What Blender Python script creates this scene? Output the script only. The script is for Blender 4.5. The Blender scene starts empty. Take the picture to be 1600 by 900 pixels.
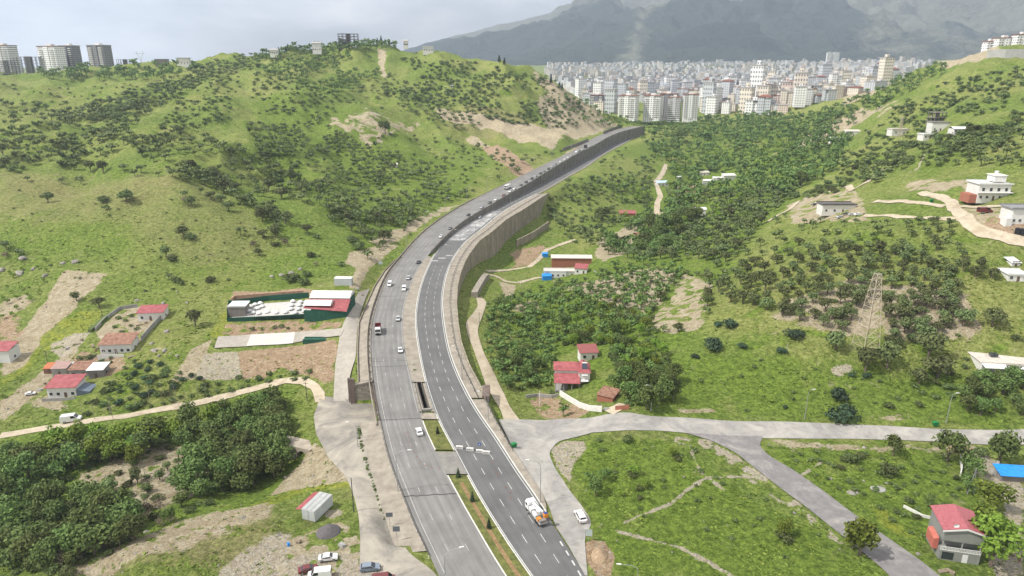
import bpy, math, random
import numpy as np
from mathutils import Vector
R = math.radians
scene = bpy.context.scene
# ------------------------------------------------------------------ camera, sky, sun, exposure
CAMZ = 107.0
TH = R(18.16)
CT, ST = math.cos(TH), math.sin(TH)
F = 1066.67
cd = bpy.data.cameras.new("camera"); cam = bpy.data.objects.new("camera", cd)
scene.collection.objects.link(cam)
cd.sensor_width = 36; cd.lens = 24; cd.clip_start = 1.0; cd.clip_end = 60000
cam.location = (0, 0, CAMZ); cam.rotation_euler = (R(90) - TH, 0, 0)
scene.camera = cam
HAZE = 1.0e-4
SUN_EL, SUN_DIR = R(52), Vector((-1.0, -0.30, 0)).normalized()
world = bpy.data.worlds.new("World"); scene.world = world; world.use_nodes = True
wt = world.node_tree; wt.nodes.clear()
def N(t, typ, **kw):
    n = t.nodes.new(typ)
    for k, v in kw.items():
        if k.startswith('_'): setattr(n, k[1:], v)
        else: n.inputs[k.replace('__', ' ')].default_value = v
    return n
wo = N(wt, 'ShaderNodeOutputWorld')
sky = wt.nodes.new('ShaderNodeTexSky'); sky.sky_type = 'NISHITA'; sky.sun_disc = False
sky.sun_elevation = SUN_EL; sky.sun_rotation = math.atan2(SUN_DIR.x, SUN_DIR.y)
sky.air_density = 1.0; sky.dust_density = 2.0; sky.ozone_density = 1.0
bg = N(wt, 'ShaderNodeBackground', Strength=0.058)
tc = N(wt, 'ShaderNodeTexCoord')
mp = N(wt, 'ShaderNodeMapping'); mp.inputs['Scale'].default_value = (1.0, 1.0, 3.2)
mp.inputs['Location'].default_value = (0.35, 0.1, 0.2)
no = N(wt, 'ShaderNodeTexNoise', Scale=2.6, Detail=9.0, Roughness=0.55, Distortion=0.35)
cr = N(wt, 'ShaderNodeValToRGB'); cr.color_ramp.elements[0].position = 0.42; cr.color_ramp.elements[1].position = 0.58
no2 = N(wt, 'ShaderNodeTexNoise', Scale=7.0, Detail=6.0, Roughness=0.5)
cr2 = N(wt, 'ShaderNodeValToRGB'); cr2.color_ramp.elements[0].color = (14.4, 14.3, 14.2, 1); cr2.color_ramp.elements[1].color = (25.0, 23.8, 22.2, 1)
cr2.color_ramp.elements[0].position = 0.35; cr2.color_ramp.elements[1].position = 0.65
mx = N(wt, 'ShaderNodeMix', _data_type='RGBA')
wt.links.new(tc.outputs['Generated'], mp.inputs[0]); wt.links.new(mp.outputs[0], no.inputs[0]); wt.links.new(mp.outputs[0], no2.inputs[0])
wt.links.new(no.outputs[0], cr.inputs[0]); wt.links.new(no2.outputs[0], cr2.inputs[0])
mm = N(wt, 'ShaderNodeMath', _operation='MULTIPLY_ADD'); mm.inputs[1].default_value = 0.45; mm.inputs[2].default_value = 0.50
wt.links.new(cr.outputs[0], mm.inputs[0]); wt.links.new(mm.outputs[0], mx.inputs[0])
wt.links.new(sky.outputs[0], mx.inputs[6]); wt.links.new(cr2.outputs[0], mx.inputs[7])
wt.links.new(mx.outputs[2], bg.inputs[0]); wt.links.new(bg.outputs[0], wo.inputs[0])
sl = bpy.data.lights.new("sun", 'SUN'); sl.energy = 5.0; sl.angle = R(0.6); sl.color = (1.0, 0.955, 0.88)
so = bpy.data.objects.new("sun", sl); scene.collection.objects.link(so)
sv = SUN_DIR * math.cos(SUN_EL) + Vector((0, 0, math.sin(SUN_EL)))
so.rotation_euler = sv.to_track_quat('Z', 'Y').to_euler(); so.location = (0, 0, 400)
scene.view_settings.view_transform = 'Standard'; scene.view_settings.look = 'None'
scene.view_settings.exposure = 0.40; scene.view_settings.gamma = 1.0
scene.cycles.max_bounces = 5; scene.cycles.diffuse_bounces = 2; scene.cycles.glossy_bounces = 2
scene.cycles.transparent_max_bounces = 6; scene.cycles.volume_bounces = 0
scene.cycles.use_denoising = True
rng = np.random.default_rng(7); random.seed(7)

# ------------------------------------------------------------------ helpers
col = scene.collection
def px(u, v, Zc):
    """pixel of the photo + depth -> world x, y, z"""
    yd = (v - 450) / F * Zc
    return ((u - 800) / F * Zc, Zc * CT - yd * ST, CAMZ - (Zc * ST + yd * CT))
def pxh(u, v, H):
    """pixel + height below the camera -> world"""
    Zc = H / ((v - 450) / F * CT + ST)
    return px(u, v, Zc)
def tag(o, label=None, cat=None, group=None, kind=None):
    if label: o['label'] = label
    if cat: o['category'] = cat
    if group: o['group'] = group
    if kind: o['kind'] = kind
    return o
def mesh_np(name, V, Fc, mats, parent=None, smooth=False, midx=None, tris=False):
    me = bpy.data.meshes.new(name)
    V = np.asarray(V, np.float32); Fc = np.asarray(Fc, np.int32); k = Fc.shape[1]
    me.vertices.add(len(V)); me.vertices.foreach_set('co', V.ravel())
    me.loops.add(Fc.size); me.loops.foreach_set('vertex_index', Fc.ravel())
    me.polygons.add(len(Fc)); me.polygons.foreach_set('loop_start', np.arange(0, Fc.size, k, dtype=np.int32))
    if midx is not None: me.polygons.foreach_set('material_index', np.asarray(midx, np.int32))
    me.polygons.foreach_set('use_smooth', np.full(len(Fc), smooth))
    for m in (mats if isinstance(mats, (list, tuple)) else [mats]): me.materials.append(m)
    me.update(calc_edges=True); me.validate()
    return me
def link(name, me, parent=None, loc=None, rz=0):
    o = bpy.data.objects.new(name, me); col.objects.link(o)
    if parent: o.parent = parent
    if loc is not None: o.location = loc
    if rz: o.rotation_euler = (0, 0, rz)
    return o
def empty(name, loc, rz=0, s=1.0):
    o = bpy.data.objects.new(name, None); col.objects.link(o); o.location = loc; o.rotation_euler = (0, 0, rz)
    o.scale = (s, s, s); o.empty_display_size = 0.3
    return o
class MB:
    """collects boxes, bars and tubes into one mesh"""
    def __init__(s): s.v = []; s.f = []; s.m = []
    def add(s, vs, fs, m=0):
        b = len(s.v); s.v += [tuple(p) for p in vs]; s.f += [tuple(i + b for i in f) for f in fs]; s.m += [m] * len(fs); return s
    def box(s, x0, x1, y0, y1, z0, z1, m=0):
        vs = [(x0,y0,z0),(x1,y0,z0),(x1,y1,z0),(x0,y1,z0),(x0,y0,z1),(x1,y0,z1),(x1,y1,z1),(x0,y1,z1)]
        return s.add(vs, [(0,3,2,1),(4,5,6,7),(0,1,5,4),(1,2,6,5),(2,3,7,6),(3,0,4,7)], m)
    def prism(s, pts, y0, y1, m=0):
        """polygon in x,z extruded along y"""
        n = len(pts); vs = [(x, y0, z) for x, z in pts] + [(x, y1, z) for x, z in pts]
        return s.add(vs, [tuple(range(n)), tuple(range(2*n-1, n-1, -1))] + [(i, i+n, (i+1) % n + n, (i+1) % n) for i in range(n)], m)
    def slab(s, pts, z0, z1, m=0):
        """polygon in x,y extruded up"""
        n = len(pts); vs = [(x, y, z0) for x, y in pts] + [(x, y, z1) for x, y in pts]
        return s.add(vs, [tuple(range(n-1, -1, -1)), tuple(range(n, 2*n))] + [(i, (i+1) % n, (i+1) % n + n, i+n) for i in range(n)], m)
    def tube(s, pts, rad, n=6, m=0, cap=True):
        P = [Vector(p) for p in pts]; rs = rad if isinstance(rad, (list, tuple)) else [rad] * len(P)
        vs = []
        for i, p in enumerate(P):
            d = (P[min(i+1, len(P)-1)] - P[max(i-1, 0)]).normalized()
            a = d.cross(Vector((0, 0, 1)) if abs(d.z) < 0.9 else Vector((1, 0, 0))).normalized(); b = d.cross(a)
            vs += [p + (a * math.cos(2*math.pi*k/n) + b * math.sin(2*math.pi*k/n)) * rs[i] for k in range(n)]
        fs = [(i*n+k, i*n+(k+1) % n, (i+1)*n+(k+1) % n, (i+1)*n+k) for i in range(len(P)-1) for k in range(n)]
        if cap: fs += [tuple(range(n)), tuple(range((len(P)-1)*n+n-1, (len(P)-1)*n-1, -1))]
        return s.add(vs, fs, m)
    def bar(s, a, b, w, m=0): return s.tube([a, b], w * 0.6, 4, m)
    def me(s, name, mats):
        me = bpy.data.meshes.new(name); me.from_pydata(s.v, [], s.f)
        for m in (mats if isinstance(mats, (list, tuple)) else [mats]): me.materials.append(m)
        if any(s.m): me.polygons.foreach_set('material_index', s.m)
        me.update(); return me
    def build(s, name, mats, parent=None, loc=None, rz=0): return link(name, s.me(name, mats), parent, loc, rz)

_mats = {}
def mat(name, c, rough=0.8, var=0.12, scale=0.6, metal=0.0, c2=None, bump=0.0, bscale=None, spec=0.3):
    """a procedural material: base colour broken up by two octaves of noise"""
    if name in _mats: return _mats[name]
    m = bpy.data.materials.new(name); m.use_nodes = True; t = m.node_tree; b = t.nodes['Principled BSDF']
    b.inputs['Roughness'].default_value = rough; b.inputs['Metallic'].default_value = metal
    b.inputs['Specular IOR Level'].default_value = spec
    g = N(t, 'ShaderNodeTexCoord'); n1 = N(t, 'ShaderNodeTexNoise', Scale=scale, Detail=7.0, Roughness=0.65)
    t.links.new(g.outputs['Object'], n1.inputs[0])
    r = N(t, 'ShaderNodeValToRGB'); e = r.color_ramp.elements
    c2 = c2 or tuple(min(1, x * (1 + var)) for x in c); lo = tuple(x * (1 - var) for x in c)
    e[0].position = 0.3; e[1].position = 0.7; e[0].color = (*lo, 1); e[1].color = (*c2, 1)
    t.links.new(n1.outputs[0], r.inputs[0]); t.links.new(r.outputs[0], b.inputs['Base Color'])
    if bump:
        n2 = N(t, 'ShaderNodeTexNoise', Scale=bscale or scale * 5, Detail=5.0); t.links.new(g.outputs['Object'], n2.inputs[0])
        bp = N(t, 'ShaderNodeBump', Strength=bump, Distance=0.3); t.links.new(n2.outputs[0], bp.inputs['Height']); t.links.new(bp.outputs[0], b.inputs['Normal'])
    _mats[name] = m; return m

# ------------------------------------------------------------------ value noise
def vnoise(x, y, seed=0):
    xi = np.floor(x).astype(np.int64); yi = np.floor(y).astype(np.int64); fx = x - xi; fy = y - yi
    fx = fx*fx*(3-2*fx); fy = fy*fy*(3-2*fy)
    def h(a, b):
        n = (a * 374761393 + b * 668265263 + seed * 1442695041) & 0xFFFFFFFF
        n = ((n ^ (n >> 13)) * 1274126177) & 0xFFFFFFFF
        return ((n ^ (n >> 16)) & 0xFFFF) / 65535.0
    return (h(xi, yi)*(1-fx)+h(xi+1, yi)*fx)*(1-fy) + (h(xi, yi+1)*(1-fx)+h(xi+1, yi+1)*fx)*fy
def fbm(x, y, sc, oc=4, seed=0, g=0.5):
    r = 0; a = 1; s = 0; x = x / sc; y = y / sc
    for i in range(oc):
        r = r + a * vnoise(x, y, seed + i * 17); s += a; a *= g; x = x * 2.03 + 11.3; y = y * 2.03 + 5.1
    return r / s
def sstep(x, a, b):
    t = np.clip((x - a) / (b - a), 0, 1); return t*t*(3-2*t)

# ------------------------------------------------------------------ the terrain from surveyed points (photo column, row, depth in metres)
CP = """
0 900 160;0 800 190;0 700 225;0 600 262;0 560 284;0 500 318;0 440 350;0 400 370;0 340 400;0 300 430;0 250 480;0 200 560;0 160 700;0 120 1000;0 112 1150
100 900 152;100 850 172;100 750 205;100 690 226;100 640 246;100 570 277;100 480 318;100 420 350;100 340 398;100 250 475;100 170 660;100 112 1050
200 900 150;200 800 185;200 700 220;200 650 240;200 600 258;200 550 280;200 500 306;200 450 335;200 400 360;200 350 385;200 300 420;200 250 470;200 200 550;200 150 700;200 110 950
300 860 157;300 760 198;300 700 222;300 640 246;300 590 262;300 540 283;300 480 316;300 420 352;300 340 395;300 290 430;300 240 490;300 180 620;300 130 800;300 100 950
400 900 151;400 800 174;400 745 207;430 735 210;460 716 214;350 770 198;500 716 204;470 766 189;540 745 191;400 680 232;400 640 248;400 600 262;400 560 275;400 520 295;400 480 317;400 440 346;400 400 372;400 350 400;400 300 440;400 250 510;400 200 600;400 150 720;400 95 950
480 830 166;480 694 213;470 678 221;520 700 206;480 650 236;480 600 256;480 560 273;480 520 293;480 480 315;480 430 348;480 380 385;480 330 425;480 290 470;480 240 560;480 190 680;480 130 820;480 85 960
545 640 238;530 580 261;545 500 297;545 470 316;545 430 345;545 400 378;545 350 432;545 300 500;545 250 580;545 200 680;545 150 800;545 100 930;545 74 1000
600 390 395;620 350 450;650 380 405;650 330 472;650 300 530;650 250 640;650 200 740;650 150 850;650 100 950;650 75 1000
750 300 548;750 250 670;750 200 780;750 150 870;750 92 980
800 260 630;850 230 740;850 200 800;850 150 900;855 120 960;910 206 900;940 196 960;920 165 970;960 190 1000
757 450 366;770 420 420;800 400 460;800 450 382;800 520 318;745 470 340;740 500 311;737 530 290;742 550 274;750 580 256;765 610 240;780 600 249;790 650 224;860 380 490;850 340 545;862 308 590;900 275 650;950 245 760;1000 220 880;1010 208 950
850 650 229;850 600 256;850 550 288;850 500 330;850 450 385;850 420 430;920 410 440;920 360 530;930 310 610;950 280 660
960 600 240;960 550 267;960 500 309;960 450 362;960 400 430
1000 640 218;1000 600 239;1000 550 266;1000 500 306;1000 450 358;1000 400 432;1000 350 540;1000 300 660;1030 340 590;1030 280 730;1060 240 890;1080 210 1010
1100 640 222;1100 600 238;1100 550 257;1100 500 283;1100 450 322;1100 400 395;1100 350 507;1100 300 640;1140 285 740;1100 250 840;1100 225 940;1100 195 1080
1200 640 222;1200 600 235;1200 550 248;1200 500 267;1200 450 293;1200 400 340;1200 350 420;1200 300 550;1200 250 735;1200 215 905;1200 188 1080
1300 640 222;1300 600 234;1300 550 245;1300 500 259;1300 450 280;1300 400 310;1300 350 352;1300 320 400;1300 290 485;1300 260 590;1300 230 700;1300 200 840;1300 168 1000
1400 640 222;1400 600 234;1400 550 244;1400 500 257;1400 450 274;1400 400 298;1400 350 326;1400 300 378;1400 250 460;1400 220 535;1400 190 620;1400 160 740;1400 126 900
1500 650 220;1500 600 233;1500 550 243;1500 500 254;1500 450 265;1500 400 281;1500 350 304;1500 320 325;1500 300 342;1500 260 380;1500 220 430;1500 180 510;1500 140 610;1500 97 760
1600 660 216;1600 550 240;1600 450 260;1600 400 274;1600 350 291;1600 300 325;1600 250 362;1600 200 420;1600 150 520;1600 110 650;1600 86 720
1100 160 1600;1200 155 1500;1000 160 1500;1000 135 2200;1200 125 2400;1100 112 3400;1200 105 3900;1350 100 3400;1450 96 3500;1000 110 3800;900 112 3600;850 118 2500;950 140 2000;1300 140 1500
"""
P0 = []
for line in CP.strip().splitlines():
    for a in line.split(';'):
        u, v, Z = map(float, a.split()); P0.append(px(u, v, Z))
# flat foreground, and the ground beyond the ridges and the frame's edges
for t in (-1.05, -.7, -.35, 0, .35, .7, 1.05):
    for Y in (65, 95, 122): P0.append((t*Y, Y, 0 if t > -.5 else -4))
for t, Y, z in [(-1.0, 200, -12), (-1.0, 300, 2), (-.98, 400, 32), (-.95, 600, 65), (-.9, 1000, 95), (1.02, 180, 1), (1.02, 260, 28), (1.0, 330, 58), (.98, 480, 92), (.95, 700, 118), (.9, 1100, 125),
                (-.7, 1500, 60), (-.45, 1500, 70), (-.2, 1350, 80), (-.05, 1300, 45), (0.02, 1250, 25), (.55, 1300, 70), (.7, 1400, 90), (.4, 1400, 45),
                (-.8, 3000, 60), (-.4, 3000, 60), (-.1, 2500, 50), (.8, 3000, 110), (.6, 3000, 100), (-.8, 5600, 80), (-.3, 5600, 90), (.1, 5600, 130), (.5, 5600, 140), (.85, 5600, 150)]:
    P0.append((t*Y, Y, z))
P0 = np.array(P0)
ts_ = np.stack([P0[:, 0] / P0[:, 1], np.log(P0[:, 1])], 1)
def tps(d2): return np.where(d2 > 0, d2 * np.log(np.maximum(d2, 1e-12)), 0)
n = len(P0); K = tps(((ts_[:, None] - ts_[None])**2).sum(-1)) + np.eye(n) * 6e-4
Pm = np.concatenate([np.ones((n, 1)), ts_], 1)
A_ = np.block([[K, Pm], [Pm.T, np.zeros((3, 3))]])
wgt = np.linalg.solve(A_, np.concatenate([P0[:, 2], np.zeros(3)]))
def tps_eval(t, s):
    out = np.empty(t.shape); ft, fs, fo = t.ravel(), s.ravel(), out.ravel()
    for i in range(0, ft.size, 60000):
        a = slice(i, i+60000)
        d2 = (ft[a, None] - ts_[None, :, 0])**2 + (fs[a, None] - ts_[None, :, 1])**2
        fo[a] = tps(d2) @ wgt[:n] + wgt[n] + wgt[n+1]*ft[a] + wgt[n+2]*fs[a]
    return out
TT = np.linspace(-1.04, 1.04, 760)
SS = np.concatenate([np.linspace(math.log(62), math.log(1350), 740), np.linspace(math.log(1350), math.log(5600), 140)[1:]])
# coarse evaluation then cubic-free bilinear on a 3x finer grid is visible as facets, so go through a half grid twice smoothed
tcs = np.linspace(TT[0], TT[-1], 381); scs = np.linspace(SS[0], SS[-1], 331)
Gc = tps_eval(*np.meshgrid(tcs, scs))
def lut(G, ta, sa, t, s):
    """bilinear lookup with smoothed weights kept linear"""
    i = np.clip(np.interp(t, ta, np.arange(len(ta))), 0, len(ta) - 1.001); j = np.clip(np.interp(s, sa, np.arange(len(sa))), 0, len(sa) - 1.001)
    i0 = i.astype(int); j0 = j.astype(int); fi = i - i0; fj = j - j0
    return (G[j0, i0]*(1-fi) + G[j0, i0+1]*fi)*(1-fj) + (G[j0+1, i0]*(1-fi) + G[j0+1, i0+1]*fi)*fj
GT, GS = np.meshgrid(TT, SS)
GZ = lut(Gc, tcs, scs, GT, GS)
GY = np.exp(GS); GX = GT * GY

# ------------------------------------------------------------------ the highway, traced edges (photo column, row)
HL = ([198, 205, 225, 245, 270, 295, 341, 374, 423, 900], [86, 88, 90, 92, 95, 98, 101, 103, 105, 107])      # left carriageway, metres below the camera by row
HR = ([195, 211, 226, 258, 289, 325, 400, 900], [97, 99, 100.5, 102, 103, 103.5, 105, 107])
def edge(s, H):
    P = [tuple(map(float, a.split())) for a in s.strip().split(';')]
    W = np.array([pxh(u, v, np.interp(v, *H)) for u, v in P]); W = W[np.argsort(W[:, 1])]; return W
eA = edge("687 903;684.5 897;660.5 843;650 825;641 800;627.5 766;612.5 729.5;603.5 699.5;596.5 666;591.5 640;586.5 619;582.5 587.5;580.2 565;579 535;580.5 508;585 487;592.5 464.5;603 436;615 416.5;631.5 400;640 387.5;664 362;694 339.5;730 317.5;784.5 291;825 271;867 250;900 235;919.5 220;945 208.5;967.5 201.75;985 198.3;1005 196.6", HL)
eB = edge("792 904;789.5 900;770 870;747.5 831;729.5 800;711.5 767;695 737;679 702.5;663.5 671;651 628;642 587.5;636 565;630.75 535;629 505;631.5 478;637.5 457;645 439;651 422.5;664.5 404.5;673 393.5;691 374;709 357.5;730 341;760 325;790 306.5;818.5 291.5;847.5 273;892.5 246;900 241;937.5 223;945 216.5;967.5 207;987 201.5;1005 199.3", HL)
eC = edge("832 903;830 900;795 850.5;765 802.5;742.5 765;732.5 746;710 702.5;689 665;681 646;667.5 605.5;660 575.5;652.5 535;648.75 497.5;651.75 472;657 448;664.5 427;676.5 401.5;685 387.5;700 372.5", HR)
eD = edge("917 904;912 896;897 870;881 845;855 805;832 768;813 743;773 680;753 653;732 619;715.5 586;703.5 555;698 532;693.5 505;690.5 475;692 455;696 434;701 418;709 401.5;717 390;730 374.5;743 364.5;761 351.5;772.5 340;795 324.5;818.5 312.5;852 296;877.5 281;900 267.5;912 262.5;930 249.5;945 239;958.5 232;975 223.5;997.5 211.5;1020 202", HR)
eE = edge("757 625;748.5 604;732 572.5;720 538;715 507;712.5 475;714 449.5;718.5 430;726 410.5;732 400;748 378.5;770.5 362;790 345;818.5 328;857 302.5", HR)
eG = edge("617 853;596 791;577 720;562 662;559 600;557.5 545;560 502;574.5 467.5;585 445;600 422.5;618 403", (HL[0], [h + .4 for h in HL[1]]))
def prof(E, Ys, rel=0.035):
    x = np.interp(Ys, E[:, 1], E[:, 0]); z = np.interp(Ys, E[:, 1], E[:, 2])
    def sm(a):
        o = np.empty_like(a)
        for i, y in enumerate(Ys):
            w = np.exp(-0.5 * ((Ys - y) / (y * rel))**2); ww = w
            # local linear fit
            d = Ys - y; s0, s1, s2 = ww.sum(), (ww*d).sum(), (ww*d*d).sum(); b0, b1 = (ww*a).sum(), (ww*d*a).sum()
            o[i] = (b0*s2 - b1*s1) / (s0*s2 - s1*s1 + 1e-9)
        return o
    return sm(x), sm(z)
YA, YB_ = 120.0, 1015.0
Yh = np.exp(np.linspace(math.log(YA), math.log(YB_), 420))
def ext(E):
    """carry the road straight on to the near end"""
    y0 = E[0]; d = (E[3] - E[0]); k = (YA - 12 - y0[1]) / d[1]
    return np.vstack([[y0 + d * k], E])
XA, ZL = prof(ext(eA), Yh); XB, _ = prof(ext(eB), Yh, .028)
XC_, ZR = prof(ext(eC), Yh, .025); XD, ZRd = prof(ext(eD), Yh, .025)
ZR = ZRd
Ywall = eC[-1, 1]
wf = sstep(Yh, Ywall * .93, Ywall)
XC = np.where(Yh > Ywall, XB + 1.0, XC_ * (1 - wf) + (XB + 1.0) * wf)
XE = np.interp(Yh, eE[:, 1], prof(eE, eE[:, 1], .02)[0])
yE0, yE1 = eE[0, 1], eE[-1, 1]
XG = np.interp(Yh, eG[:, 1], eG[:, 0])
yG0, yG1 = eG[0, 1], eG[-1, 1]
XLo = np.where((Yh > yG0) & (Yh < yG1), XG, XA - np.where(Yh <= yG0, 1.0, 2.2))          # outer edges of the road bed
XRo = np.where((Yh > yE0) & (Yh < yE1), XE, XD + np.where(Yh > yE1, 2.5, 1.5))
# press the terrain to the road bed
inY = (GY > YA - 40) & (GY < YB_ + 60)
xl = np.interp(GY, Yh, XLo); xr = np.interp(GY, Yh, XRo); xb = np.interp(GY, Yh, XB); zl = np.interp(GY, Yh, ZL); zr = np.interp(GY, Yh, ZR)
xb2 = np.interp(GY, Yh, XC)
zroad = np.where(GX < xb - 1.6*(GY > 400), zl, zr)
xa_ = np.interp(GY, Yh, XA)
zroad = zroad - 1.9 * np.clip((xa_ - GX) / np.maximum(xa_ - xl, 2.5), 0, 1) * ((xa_ - xl) > 3)
wl = np.interp(GY, [150, 200, 260, 330, 420, 700, 1000], [5, 4, 5, 10, 16, 22, 30]); wr = np.interp(GY, [150, 230, 280, yE1 - 25, yE1 + 15, 1000], [6, 3, 1.5, 1.5, 16, 30])
xr = xr - 2.3 * ((GY > yE0 + 4) & (GY < yE1 - 3)); dl = xl - GX; dr = GX - xr
k = np.where(dl > 0, 1 - sstep(dl, 0, wl), np.where(dr > 0, 1 - sstep(dr, 0, wr), 1.0)) * sstep(GY, YA - 50, YA - 10) * (1 - sstep(GY, YB_, YB_ + 60))
# gullies and bumps
rel = np.clip((GY - 120) / 500, .0, 1)
bump = (fbm(GX, GY, 55, 4, 3) - .5) * (4 + 20*rel) + (fbm(GX, GY, 14, 4, 9) - .5) * (1.8 + 4.5*rel)
gully = -np.abs(fbm(GX + .35*GY, GY*.6, 75, 3, 21) - .5) * (6 + 36*rel)
hill = sstep(GZ, 8, 40)
far = sstep(GY, 1300, 1700)
GZ0 = GZ + (bump * (.25 + .75*hill) + gully * hill * .8) * (1 - far)
GZ = GZ0*(1-k) + (zroad - .35)*k
# the stream bed and underpass floors dip
def raw_pts(s): return [tuple(map(float, a.split())) for a in s.strip().split(';')]
def ground_z(x, y): return lut(GZ, TT, SS, np.asarray(x) / np.asarray(y), np.log(np.asarray(y)))
def gz(x, y): return float(ground_z(np.array([x]), np.array([y]))[0])
_Ym = np.exp(np.linspace(math.log(64), math.log(5400), 2600))
def hit(us, vs):
    """where the camera's rays through these photo pixels meet the ground"""
    us = np.atleast_1d(np.asarray(us, float)); vs = np.atleast_1d(np.asarray(vs, float))
    yd = (vs - 450) / F; dy = CT - yd * ST; dz = -(ST + yd * CT); dx = (us - 800) / F
    out = np.empty((len(us), 3))
    for i0 in range(0, len(us), 400):
        a = slice(i0, i0+400); k = _Ym[None] / dy[a, None]; X = dx[a, None] * k; Z = CAMZ + dz[a, None] * k
        g = ground_z(X, np.broadcast_to(_Ym[None], X.shape)); below = Z < g
        j = np.where(below.any(1), below.argmax(1), len(_Ym) - 1); j0 = np.maximum(j - 1, 0); r = np.arange(len(j))
        f0 = (Z - g)[r, j0]; f1 = (g - Z)[r, j]; w = np.clip(f0 / (f0 + f1 + 1e-9), 0, 1)
        Y = _Ym[j0]*(1-w) + _Ym[j]*w; kk = Y / dy[a]
        out[a, 0] = dx[a]*kk; out[a, 1] = Y; out[a, 2] = ground_z(out[a, 0], Y)
    return out
def hit1(u, v): return Vector(hit([u], [v])[0])
def hitpoly(s):
    P = np.array(raw_pts(s)); return hit(P[:, 0], P[:, 1])
def densify(P, n=6):
    P = np.asarray(P); Q = np.vstack([P, P[:1]]); return np.vstack([Q[i] + (Q[i+1]-Q[i])*np.linspace(0, 1, n, endpoint=False)[:, None] for i in range(len(P))])
def inpoly(x, y, P):
    c = np.zeros(x.shape, bool); j = len(P) - 1
    for i in range(len(P)):
        xi, yi, xj, yj = P[i][0], P[i][1], P[j][0], P[j][1]
        if yi != yj: c ^= ((yi > y) != (yj > y)) & (x < (xj - xi) * (y - yi) / (yj - yi) + xi)
        j = i
    return c
SOIL, DRY, LUSH, RUB, EARTH, YEL = range(6)
S_ = dict(edge_=1.0, wob=1.8)
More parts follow.
